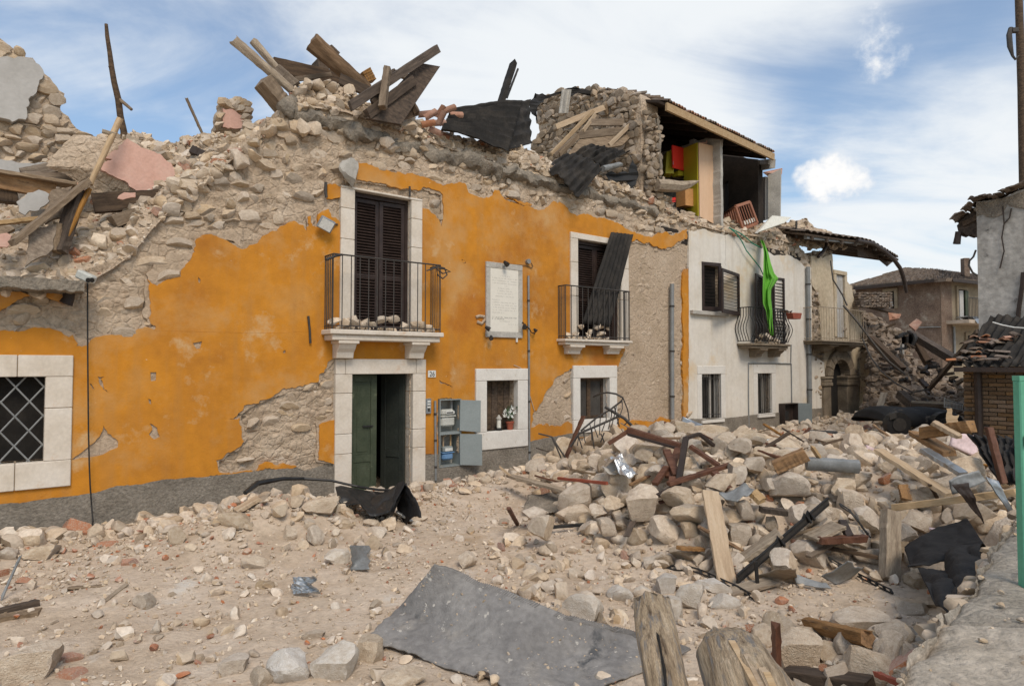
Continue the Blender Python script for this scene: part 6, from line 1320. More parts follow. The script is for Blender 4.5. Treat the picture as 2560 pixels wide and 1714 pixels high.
b = MB(); b.fbox(r_[0] + .10, r_[1] - .06, .015, .021, r_[2] + (r_[3] - r_[2]) * .79, r_[2] + (r_[3] - r_[2]) * .85); b.build('dial', m_black, g1); b = MB(); b.tube([W(r_[1] - .05, .1, r_[3]), W(r_[1] - .05, .1, o[3] - .02)], .025, 8); b.build('pipe', m_pipe, g1)
g2 = thing('gas_meter', pf(q(16, 350, 1250), -.05), 'small blue gas meter in the lower compartment of the cabinet', 'meter')
r_ = rect(16, 270, 1060, 435, 1250, -.08); zz_ = r_[2] + (r_[3] - r_[2]) * .5; b = MB(); b.fbox(r_[0], r_[1], .05, .17, r_[2], zz_); b.build('lower_shell', m_blue, g2, bevel=.03); b = MB(); b.fbox(r_[0] - .012, r_[1] + .012, .04, .18, zz_ + .001, zz_ + .02); b.build('seam', m_blue, g2, bevel=.004)
b = MB(); b.fbox(r_[0] + .01, r_[1] - .01, .05, .17, zz_ + .021, r_[3]); b.build('upper_shell', m_cab, g2, bevel=.02); b = MB(); b.fbox(r_[0] + .05, r_[1] - .03, .04, .052, zz_ + .04, r_[3] - .03); b.build('counter', m_whitep, g2)
b = MB(); b.tube([W(r_[0] + .04, .1, r_[3]), W(r_[0] + .04, .1, r_[3] + .17), W(r_[0] + .09, .1, r_[3] + .2)], .016, 8); b.tube([W(r_[1] - .04, .1, r_[3]), W(r_[1] - .04, .1, zm - .03)], .016, 8); b.build('pipe', m_nwood, g2)
# flower pot and grave lamp in the window
fp = thing('flower_pot', pf(q(16, 1295, 795), -.04), 'terracotta pot of white lilies on the small window sill', 'flower pot')
c = pf(q(16, 1295, 795), -.05); c.z = OP['flow'][2] + .002; b = MB(); b.tube([c, c + UP * .13, c + UP * .13, c + UP * .16], [.055, .075, .085, .085], 16); b.build('pot', m_brick if 0 else m_redp, fp, smooth=True)
rf_ = random.Random(9); pet = MB(); lv = MB()
for k in range(26):
    d = Vector((rf_.gauss(0, .085), rf_.gauss(0, .05), rf_.uniform(.0, .22))); cc = c + UP * .26 + D3 * d.x - NF * d.y + UP * d.z * (.9 if k % 2 else .6) + NF * .05 - D3 * .03
    ax_ = (NF + D3 * rf_.gauss(0, .5) + UP * rf_.gauss(.2, .4)).normalized(); x_ = ax_.cross(UP).normalized(); y_ = ax_.cross(x_)
    for j in range(6):
        a = j * math.pi / 3 + rf_.random(); dr = x_ * math.cos(a) + y_ * math.sin(a); sd = ax_.cross(dr)
        if k < 18: pet.add([cc, cc + dr * .025 + sd * .010 + ax_ * .008, cc + dr * .05 + ax_ * .012, cc + dr * .025 - sd * .010 + ax_ * .008], [(0, 1, 2, 3)])
        else: lv.add([cc, cc + dr * .03 + sd * .012, cc + dr * .08 - UP * .02, cc + dr * .03 - sd * .012], [(0, 1, 2, 3)])
for k in range(14): a = rf_.random() * 6.28; lv.add([c + UP * .14, c + UP * .3 + D3 * .08 * math.cos(a) + NF * (.06 * math.sin(a)), c + UP * .31 + D3 * (.08 * math.cos(a) + .02) + NF * (.06 * math.sin(a))], [(0, 1, 2)])
pet.build('petals', m_petal, fp, solid=.001); lv.build('leaves', m_leaf, fp, solid=.001)
gl = thing('grave_lantern', pf(q(16, 1130, 800), -.05), 'slim grey votive lantern beside the potted lilies', 'lantern')
c = pf(q(16, 1128, 800), -.06); c.z = OP['flow'][2] + .002; b = MB(); b.tube([c, c + UP * .04, c + UP * .05], [.065, .06, .045], 12); b.build('base', m_black, gl, smooth=True); b = MB(); b.tube([c + UP * .05, c + UP * .21], .043, 12); b.build('glass', m_matt, gl, smooth=True); b = MB(); b.tube([c + UP * .21, c + UP * .235, c + UP * .26, c + UP * .30], [.055, .058, .035, .012], 12); b.build('cap', m_conc, gl, smooth=True)
# dark meter boxes on the white wall
for k, (x0, y0, x1, y1, lb) in enumerate(((800, 1282, 908, 1428, 'open dark meter box low on the white wall'), (915, 1312, 952, 1408, 'narrow dark meter box next to the white wall downpipe'), (972, 1322, 1000, 1380, 'small grey box at the foot of the white wall downpipe'))):
    r_ = rect(14, x0, y0, x1, y1, .12); e = thing('meter_box', W(r_[0], -.1, r_[2]), lb, 'box'); g = .02; b = MB(); b.fbox(r_[0], r_[1], -.05, -.02, r_[2], r_[3])
    b.fbox(r_[0], r_[0] + g, -.2, -.05, r_[2], r_[3]); b.fbox(r_[1] - g, r_[1], -.2, -.05, r_[2], r_[3]); b.fbox(r_[0] + g, r_[1] - g, -.199, -.05, r_[3] - g, r_[3]); b.fbox(r_[0] + g, r_[1] - g, -.199, -.05, r_[2], r_[2] + g); b.build('case', m_ddark if k < 2 else m_conc, e)
    if k == 0: b = MB(); quad(b, [W(r_[1], -.2, r_[2]), W(r_[1] + .12, -.55, r_[2]), W(r_[1] + .12, -.55, r_[3]), W(r_[1], -.2, r_[3])], .015); b.build('door', m_cab, e); b = MB(); b.fbox(r_[0] + .1, r_[0] + .35, -.12, -.051, r_[2] + .1, r_[2] + .35); b.build('meter', m_black, e)
# cloth and hose over the white balcony
rows_ = [(0, 628, 650, .05), (50, 650, 672, .25), (100, 657, 692, .4), (180, 655, 712, .5), (260, 653, 738, .55), (300, 651, 772, .55), (340, 650, 748, .55), (385, 648, 716, .55), (450, 648, 713, .55), (500, 650, 718, .54), (560, 676, 724, .54), (640, 686, 724, .54), (700, 692, 730, .53), (750, 714, 731, .52)]
def clf(u, v):
    y = 750 * v; i = 0
    while i < len(rows_) - 2 and rows_[i + 1][0] < y: i += 1
    a_, c_ = rows_[i], rows_[i + 1]; f = (y - a_[0]) / (c_[0] - a_[0]); l_ = a_[1] + (c_[1] - a_[1]) * f; r_ = a_[2] + (c_[2] - a_[2]) * f; w_ = a_[3] + (c_[3] - a_[3]) * f
    return pf(q(14, l_ + (r_ - l_) * u, y), w_ + .05 * math.sin(u * 9 + v * 5 + 1.5 * math.sin(v * 7)) + .02 * math.sin(u * 23))
b = MB(); b.grid(clf, 36, 70); o = single('green_cloth', b, m_gcloth, 'bright green cloth draped from the rubble over the white balcony', 'cloth', smooth=False, solid=.004); o.data.shade_smooth()
for lb, s in (('teal hose looping down from the wall top to the green cloth', '1340,925 1380,960 1410,1000 1440,1060 1480,1110 1520,1160 1540,1205'), ('teal hose strand lying across to the green cloth', '1345,930 1400,955 1440,985 1480,1020 1530,1045')):
    b = MB(); b.tube([pf(q(3, x, y), .12) for x, y in [tuple(map(float, t.split(','))) for t in s.split()]], .016, 6); single('garden_hose', b, m_hose, lb, 'hose', smooth=True)
pb = thing('planter', pf(q(14, 868, 620), .45), 'rusty red trough planter hung on the right side of the bulging balcony rail', 'planter')
P = [pf(q(14, x, y), .42) for x, y in ((830, 572), (905, 575), (895, 622), (838, 620))]; b = MB(); quad(b, P, .2); b.build('trough', m_redp, pb, bevel=.01)
b = MB(); 
for k in range(20): p = P[0].lerp(P[1], rnd.random()) - NF * -.0 + NF * rnd.uniform(-.15, 0); b.add([p, p + Vector((rnd.gauss(0, .05), rnd.gauss(0, .05), .08)), p + Vector((rnd.gauss(0, .05), .02, .05))], [(0, 1, 2)])
b.build('dead_stalks', m_dwood, pb, solid=.003)
# rubble on the balconies
for zid, s, wo, zone in ((6, '175,370 230,375 268,372 300,380 345,385 385,390 432,362 498,360 560,395 620,390 650,392 690,410 720,420', .2, 'bal1'), (6, '1480,450 1520,445 1550,400 1600,430 1640,400 1670,395 1700,410 1660,440 1590,450', .12, 'bal2'), (14, '600,790 640,760 690,770 760,800', .25, 'bal3')):
    for p in Q(zid, s): zt__ = (zA if zone == 'bal1' else zA2 if zone == 'bal2' else zA3); P = pf(p, wo); add_stone(P + UP * .02, .065 + .055 * rnd.random(), m_stone, zone)
    for k in range(60):
        pp = Q(zid, s); P = pf(pp[0], wo).lerp(pf(pp[-1] if zone != 'bal2' else pp[6], wo), rnd.random()) + NF * rnd.uniform(-.1, .12); P.z = zt__ + .02 + .03 * rnd.random(); add_stone(P, .018 + .04 * rnd.random() ** 2, m_stone, zone)
# tarred sheet in the right balcony window
P = [pf(q(3, 640, 950), .12), pf(q(3, 772, 966), .12), pf(q(3, 632, 1515), .2), pf(q(3, 468, 1490), .2)]
o = corr(P[0], P[1], P[2], P[3], 6, .022, m_corr, 'corrugated_sheet', lens=20, seed=4); tag(o, 'narrow tarred corrugated sheet fallen upright into the right balcony', 'roof sheet')
#PART6
m_brlog = mat('brown_log', [(.08, .048, .026), (.20, .125, .07), (.30, .20, .12)], 2.2, .85, .8, 8, stretch=(1, 8, 8), fine=.2, bdist=.015)
# ================================================================== ROOF TIMBERS AND SHEETS ON THE WALL TOP
def TF(zid, x, y, w_): return pf(q(zid, x, y), w_)
TB = [  # name, label, crop, a(x,y,w), b(x,y,w), width, thick, mat, round, cat
 ('roof_log', 'long pale roof log pointing up left, topmost of the left bundle', 2, (62, 98, -.9), (410, 400, -.5), .17, .17, m_lwood, 1),
 ('roof_log', 'short roof log crossing behind the long pale one', 2, (180, 108, -1.3), (325, 275, -1.0), .15, .15, m_lwood, 1),
 ('roof_beam', 'squared light brown beam end beside the crossed logs', 2, (322, 272, -.8), (435, 370, -.6), .17, .15, m_wood, 0),
 ('roof_log', 'thick dark squared log end sticking out lowest on the left', 2, (228, 340, -.5), (385, 530, -.6), .30, .22, m_wood, 0),
 ('roof_log', 'massive golden brown roof log rising to the left above the rubble', 2, (520, 105, -.6), (850, 395, -.6), .33, .32, m_brlog, 1),
 ('roof_board', 'dark board lying level behind the crossed logs', 2, (305, 245, -1.2), (720, 335, -1.2), .06, .26, m_dwood, 0),
 ('timber_chunk', 'stubby dark timber end behind the massive golden log', 2, (618, 140, -1.6), (665, 185, -1.6), .14, .12, m_dwood, 0),
 ('timber_chunk', 'dark timber offcut under the massive golden log', 2, (548, 250, -1.4), (605, 262, -1.4), .3, .16, m_dwood, 0),
 ('roof_plank', 'long brown plank rising right from the crest of the rubble', 2, (748, 490, .34), (1268, 148, -.05), .09, .15, m_dwood, 0),
 ('roof_plank', 'short stubby post propping the long rising plank', 2, (972, 262, .2), (940, 505, .42), .11, .13, m_wood, 0),
 ('timber_chunk', 'reddish timber block behind the propped planks', 2, (835, 285, -.9), (868, 350, -.9), .2, .2, m_owood, 0),
 ('roof_plank', 'thin plank wedged below the propped planks', 2, (1010, 290, -.5), (1130, 330, -.5), .08, .1, m_wood, 0),
 ('steel_channel', 'dark folded metal post leaning up against the bright cloud', 2, (1722, 228, -.7), (1640, 480, -.7), .16, .10, m_corr, 0),
 ('steel_strip', 'thin bent metal strip beside the dark leaning post', 2, (1746, 268, -.75), (1680, 440, -.75), .05, .03, m_iron, 0),
 ('roof_plank', 'pale plank lying highest across the stone gable', 3, (312, 325, -1.2), (592, 212, -1.0), .05, .13, m_nwood, 0),
 ('roof_plank', 'broad brown plank upright against the stone gable top', 3, (600, 235, -1.1), (660, 150, -1.2), .05, .22, m_wood, 0),
 ('roof_plank', 'first slim plank of the bundle sliding down the gable', 3, (278, 492, -.7), (530, 230, -1.0), .05, .09, m_nwood, 0),
 ('roof_plank', 'second slim plank of the bundle, tucked under the first', 3, (300, 498, -.6), (560, 262, -.9), .05, .08, m_wood, 0),
 ('roof_plank', 'third plank of the bundle, greyer and lowest', 3, (330, 490, -.6), (545, 280, -.8), .05, .10, m_wood, 0),
 ('roof_plank', 'fourth plank of the bundle, leaning steepest', 3, (470, 350, -.65), (545, 250, -.8), .04, .09, m_nwood, 0),
 ('roof_plank', 'upper level plank nailed across the grey panel', 3, (508, 300, -.75), (835, 300, -.5), .05, .16, m_wood, 0),
 ('roof_plank', 'lower level plank nailed across the grey panel', 3, (440, 376, -.7), (805, 340, -.45), .05, .17, m_wood, 0),
 ('roof_plank', 'fresh diagonal batten across the level planks of the gable', 3, (625, 435, -.4), (785, 280, -.45), .04, .10, m_nwood, 0),
 ('pipe_length', 'grey pipe length resting on the black felt below the gable', 3, (585, 575, .0), (692, 548, .05), .14, .14, m_pipe, 1),
 ('roof_plank', 'dark board crossing low under the rising plank', 2, (850, 540, .3), (1130, 330, .1), .08, .16, m_dwood, 0),
 ('roof_plank', 'dark splinter jutting between the propped planks', 2, (880, 470, .25), (1010, 285, -.1), .06, .10, m_dwood, 0),
 ('roof_plank', 'dark board end lying flat right of the wide board', 2, (1020, 560, .2), (1150, 520, 0), .1, .14, m_dwood, 0),
 ('roof_plank', 'short dark strut above the loose clay tiles', 2, (1100, 440, .0), (1150, 530, .2), .06, .1, m_dwood, 0),
 ('roof_plank', 'dark board lying behind the golden log foot', 2, (690, 330, -.4), (850, 400, -.3), .08, .18, m_dwood, 0),
 ('roof_plank', 'brown lath crossing the dark level board', 2, (420, 330, -.9), (640, 300, -1.0), .05, .08, m_wood, 0),
 # upper left
 ('bare_pole', 'thin pointed stick leaning on the skyline near the wall stump', 1, (1015, 535, -1.5), (1108, 742, -1.5), .05, .05, m_wood, 1),
 ('wooden_pole', 'long honey-coloured pole leaning over the pink slab', 15, (1022, 196, -.5), (770, 745, -.35), .085, .085, m_nwood, 1),
 ('wooden_pole', 'reddish broken lower half of the honey-coloured pole', 15, (755, 800, -.35), (575, 1195, -.2), .07, .07, m_owood, 1),
 ('charred_post', 'black post leaning left of the reddish pole', 15, (665, 800, -.4), (505, 1340, -.2), .16, .12, m_dwood, 0),
 ('charred_post', 'short dark post beside the split door boards', 15, (500, 1090, -.3), (480, 1330, -.2), .10, .09, m_wood, 0),
 ('roof_plank', 'long grey plank sloping down left from the pink slab', 15, (750, 725, -.35), (108, 1250, -.1), .20, .07, m_wood, 0),
 ('old_beam', 'dark squared beam lying level under the pink slab', 15, (805, 915, -.7), (1370, 880, -.7), .14, .27, m_dwood, 0),
 ('timber_chunk', 'short brown timber block on the stones under the level beam', 15, (965, 1070, -.4), (1160, 1000, -.5), .18, .16, m_wood, 0),
 ('roof_plank', 'long grey board over an orange underside, left edge', 15, (-120, 640, -1.0), (650, 765, -1.0), .30, .05, m_wood, 0),
 ('old_beam', 'orange brown beam edge under the long grey board, left edge', 15, (-120, 690, -1.02), (480, 800, -1.0), .10, .26, m_owood, 0),
 ('roof_plank', 'rounded grey plank beside the pale grey slab', 15, (180, 665, -1.5), (500, 600, -1.5), .10, .15, m_wood, 0),
 ('roof_plank', 'curved grey plank running up to the pink slab', 15, (470, 620, -1.5), (690, 575, -1.5), .10, .17, m_wood, 0),
 ('roof_plank', 'thin grey batten just above the long grey board', 15, (200, 685, -1.2), (665, 700, -1.2), .08, .12, m_wood, 0),
 ('roof_plank', 'thin grey batten sloping between planks by the pink slab', 15, (560, 665, -1.3), (690, 640, -1.3), .06, .09, m_wood, 0),
 ('roof_plank', 'narrow fresh plank low at the left edge', 15, (-100, 1095, -.5), (330, 1045, -.5), .12, .05, m_nwood, 0),
 ('old_beam', 'dark tapering beam leaning right of the pink slab', 1, (978, 1062, -.5), (1160, 895, -.7), .14, .14, m_ddark, 0),
 ('old_beam', 'dark beam end jutting on the skyline stones', 1, (1250, 810, -.7), (1325, 762, -.9), .16, .12, m_ddark, 0),
 ('old_beam', 'dark slab of wood lodged under a stone right of the pink slab', 1, (1050, 825, -1.0), (1170, 880, -.9), .3, .12, m_ddark, 0),
 ('old_beam', 'grey beam half buried behind the pink slab', 15, (1480, 640, -1.0), (1710, 660, -.9), .12, .2, m_wood, 0),
 ('burnt_beam', 'dark beam under the planks at the left edge', 15, (-100, 830, -1.1), (150, 860, -1.1), .2, .2, m_dwood, 0),
]
for t in TB:
    nm, lb, zi, a, c, wd, th, m, rd = t
    plank(nm, lb, TF(zi, *a), TF(zi, *c), wd, th, m, nm.split('_')[-1], round_=bool(rd), taper=.8 if rd else 1, jag=.03)
dt = thing('dead_tree', TF(1, 674, 715, -2.3), 'tall thin dark trunk standing bare against the sky', 'dead tree')
b = MB(); b.tube([TF(1, x, y, -2.35) for x, y in ((578, 132), (584, 200), (598, 290), (608, 370), (622, 450), (645, 545), (655, 630), (674, 715), (680, 780))], [.025, .032, .036, .042, .045, .05, .05, .052, .055], 8); b.build('trunk', m_dwood, dt, smooth=True)
b = MB(); b.tube([TF(1, 650, 542, -2.33), TF(1, 685, 570, -2.25), TF(1, 716, 597, -2.15)], [.03, .028, .025], 7); b.build('branch', m_wood, dt, smooth=True)
b = MB(); b.tube([TF(1, 600, 355, -2.35), TF(1, 596, 362, -2.33), TF(1, 603, 385, -2.35)], [.01, .02, .01], 6); b.build('knot', m_dwood, dt)
plank('twig', 'short knotted stick crossing the honey-coloured pole', TF(15, 870, 300, -.45), TF(15, 985, 328, -.45), .06, .06, m_lwood, 'stick', round_=True)
def panel(name, lb, zid, s, ws, th, m, cat, bev=.004, fr_=0):
    P = QP(zid, s, ws); n = (P[1] - P[0]).cross(P[2] - P[0]).normalized(); c0 = P[0]; x = (P[1] - P[0]).normalized(); y = n.cross(x)
    L_ = [((p - c0).dot(x), (p - c0).dot(y)) for p in P]; off = [(p - c0).dot(n) for p in P]
    if n.dot(EYE - c0) < 0: th = -th
    if fr_: L_ = frac(L_, fr_, .08)
    b = MB(); b.slab([L_], lambda a, z: c0 + x * a + y * z, lambda a, z: c0 + x * a + y * z - n * th); o = b.build(name, m, None, bevel=bev); return tag(o, lb, cat)
panel('roof_board', 'very wide dark underside board rising right off the crest', 2, '845,560 1160,230 1285,252 1050,600', (.30, -.1, -.1, .30), .05, m_dwood, 'board')
panel('roof_boarding', 'weathered grey board panel under the level planks of the gable', 3, '375,492 455,395 770,368 700,442', (-.5, -.7, -.45, -.35), .04, m_wood, 'panel')
panel('door_boards', 'split grey board door propped upright, left rubble', 15, '245,1115 480,1092 455,1300 220,1450', (-.2, -.25, -.15, -.05), .05, m_wood, 'board', fr_=.02)
panel('door_boards', 'upper grey board door piece behind the sloping plank', 15, '440,800 620,765 545,1035 385,1092', (-.5, -.5, -.4, -.4), .05, m_wood, 'board', fr_=.02)
panel('plaster_slab', 'flat pale grey plaster slab at the left edge', 15, '-120,535 0,538 482,578 190,640 150,672 -120,640', -1.9, .1, m_grey, 'slab', fr_=.02)
panel('plaster_fragment', 'octagonal pale grey plaster fragment by the dark planks', 15, '140,900 235,825 330,798 420,835 435,880 330,975 215,1015 160,985', -.75, .09, m_grey, 'slab', fr_=.02)
panel('plaster_fragment', 'pinkish broken tile slab at the lower left edge', 15, '-60,1170 60,1165 100,1190 60,1290 -60,1300', -.3, .06, m_pink, 'slab', fr_=.02)
panel('plaster_fragment', 'small pink plaster scrap at the foot of the pink slab', 15, '1010,850 1060,820 1155,822 1155,862 1080,872 1000,872', -.45, .04, m_pink, 'slab', fr_=.015)
panel('timber_chunk', 'brown board ends stacked at the lower left edge', 15, '-60,1110 90,1105 130,1130 60,1165 -60,1190', -.35, .2, m_wood, 'timber')
# the pink slab
ps_ = thing('wall_slab', TF(15, 1100, 850, -.9), 'huge fallen wall block with one pink painted face', 'wall block')
face = QP(15, '1085,360 1340,492 1400,535 1468,590 1490,660 1532,722 1470,800 1425,842 1240,852 1000,700 850,620 900,530 950,478 1020,420', -.75)
ext_ = [p - D3 * .62 - NF * .20 - UP * .03 for p in face]
b = MB(); nf_ = len(face)
c0 = face[0]; n = (face[4] - face[0]).cross(face[9] - face[0]).normalized(); x = (face[4] - face[0]).normalized(); y = n.cross(x)
b.slab([[((p - c0).dot(x), (p - c0).dot(y)) for p in face]], lambda a, z: c0 + x * a + y * z - D3 * .02, lambda a, z: c0 + x * a * .97 + y * z * .97 - D3 * .62 - NF * .2 - UP * .04)
bm = bmesh.new(); me_ = bpy.data.meshes.new('tmp'); me_.from_pydata([tuple(v) for v in b.v], [], b.f); bm.from_mesh(me_); bmesh.ops.recalc_face_normals(bm, faces=bm.faces); bmesh.ops.triangulate(bm, faces=bm.faces); bmesh.ops.subdivide_edges(bm, edges=bm.edges, cuts=3, use_grid_fill=True)
for v in bm.verts: v.co += v.normal * (.05 * fz(v.co.x, v.co.y, v.co.z, 3, 4)) - NF * .02
b = MB(); bm.verts.index_update(); b.v = [v.co.copy() for v in bm.verts]; b.f = [tuple(v.index for v in f.verts) for f in bm.faces]; bm.free(); b.build('masonry', m_cornice if 0 else m_mortar, ps_)
def pinkpoly(s): return [((p - c0).dot(x), (p - c0).dot(y)) for p in QP(15, s, -.72)]
b = MB(); b.slab([frac(pinkpoly('1085,362 1200,440 1340,494 1400,537 1465,592 1488,660 1530,722 1468,798 1422,838 1240,850 1100,770 1000,702 855,622 880,575 960,540 900,530 945,482 1010,460 1040,410'), .02, .06)], lambda a, z: c0 + x * a + y * z + NF * .045, lambda a, z: c0 + x * a + y * z - NF * .05); b.build('pink_plaster', m_pink, ps_)
# tarred sheets on the crest
def sheet(lb, zid, s, ws, waves, m=m_corr, amp=.03, lift=None, seed=0, lens=26, dents=.05):
    P = QP(zid, s, ws); o = corr(P[0], P[1], P[2], P[3], waves, amp, m, 'corrugated_sheet', lens=lens, seed=seed, lift=lift, dents=dents); return tag(o, lb, 'roof sheet')
sheet('large tarred corrugated sheet hanging over the wall crest', 2, '1350,512 1285,648 1690,758 1770,470', (-.5, .15, .2, -.5), 8, amp=.035, seed=1, lens=34, dents=.035, lift=lambda u, v: .06 * math.sin(2.6 * v + u))
sheet('dark sheet edge behind the large hanging corrugated sheet', 2, '1725,470 1690,750 1826,715 1818,452', (-.65, -.1, -.3, -.8), 4, seed=2, dents=.02)
sheet('bent corrugated sheet curling down below the grey panel', 3, '228,575 440,748 585,575 375,485', (-.1, .35, .25, -.25), 6, seed=3, lift=lambda u, v: .12 * math.sin(3.1 * u), dents=.08)
sheet('upper corrugated sheet crumpled against the stone gable', 3, '395,492 600,565 745,478 550,440', (-.35, -.05, -.2, -.5), 5, seed=5, lift=lambda u, v: .10 * math.sin(3.1 * v), dents=.08)
for k, (lb, s, w_) in enumerate((('torn black roofing felt draped on the gable top', '190,130 250,140 330,118 380,95 460,100 560,95 570,150 520,140 440,125 380,150 350,135 270,155 200,170', -1.7), ('black felt flap hanging at the left end of the gable', '150,190 185,125 250,140 235,180 205,200 200,300 165,250', -2.1),
                      ('ragged black felt heap right of the curled sheet', '575,600 640,590 740,600 760,520 740,480 790,560 790,640 760,690 700,650 620,640', -.05))):
    pp_ = Q(3, s); b = MB(); L_ = frac(pp_, 8, 14); b.slab([L_], lambda a, z: pf((a, z), w_ + .08 * fz(a * .04, z * .04, k, 1, 3)), lambda a, z: pf((a, z), w_ - .05 + .08 * fz(a * .04, z * .04, k, 1, 3))); tag(b.build('roofing_felt', m_black if k != 0 else m_corr, None), lb, 'felt')
b = MB(); b.grid(lambda u, v: pf(q(3, 345 + 55 * u - 20 * v, 105 + 140 * v), -1.62 + .05 * math.sin(u * 7)), 8, 8); single('torn_cloth', b, m_conc, 'pale torn cloth dangling on the stone gable', 'cloth', solid=.01)
# knotty stump on the gable top
b = MB(); b.tube([pf(q(3, x, y), -1.0) for x, y in ((640, 200), (700, 230), (760, 240), (810, 210), (850, 180), (900, 190))], [.12, .19, .18, .16, .12, .07], 10)
for i, v in enumerate(b.v): b.v[i] = v + Vector((fz(v.x, v.y, v.z, 3, 4), fz(v.y, v.z, v.x, 3, 4), fz(v.z, v.x, v.y, 3, 4))) * .10
single('mortar_mass', b, m_mortar, 'lumpy mass of mortar and stone at the top corner of the gable', 'masonry', smooth=True)
for k in range(16):
    x = 600 + 20 * k; b = MB(); P0 = pf(q(3, x, 105 + 4.6 * k + rnd.uniform(-8, 8)), -1.3 + .07 * k); b.beam(P0, P0 + D3 * .35 + NF * .1 + UP * rnd.uniform(-.08, .1), .25, .05); tag(b.build('roof_tile', m_dtile, None), 'dark broken roof tile on the gable ridge, one of the ragged row', 'roof tile', 'broken tiles along the gable ridge')
tl = 0
for x, y, a in ((1150, 540, .4), (1190, 560, .9), (1230, 530, .2), (1260, 560, 1.3), (1300, 520, .7), (1170, 600, .5), (1215, 620, -.5), (1260, 640, -.6), (1340, 540, .2), (1235, 590, .3), (1180, 640, -.3), (1270, 600, 1.4)):
    p = pf(q(2, x, y), rnd.uniform(-.35, .05)); d_ = (D3 * math.cos(a) + UP * math.sin(a) * .6 + NF * .3).normalized(); s_ = d_.cross(NF).normalized(); b = MB()
    b.grid(lambda u, v: p + d_ * (v * .26) + s_ * ((u - .5) * .11) + NF * (.035 * math.sin(math.pi * u)), 5, 1); tag(b.build('roof_tile', m_terra, None, solid=.015), 'curved clay roof tile loose in the debris left of the hanging sheet', 'roof tile', 'loose clay tiles on the wall crest')
for k, (x, y, s_) in enumerate(((450, 400, .17), (560, 370, .12), (640, 380, .12), (745, 395, .13), (735, 430, .1), (790, 430, .12), (500, 355, .1), (600, 350, .1), (850, 490, .1), (960, 700, .14), (270, 640, .17), (470, 610, .15), (520, 620, .14), (1100, 610, .14), (180, 780, .14), (80, 800, .17))):
    add_stone(pf(q(2, x, y), -.15 if y < 500 else .02), s_, m_wstone, 'crest')
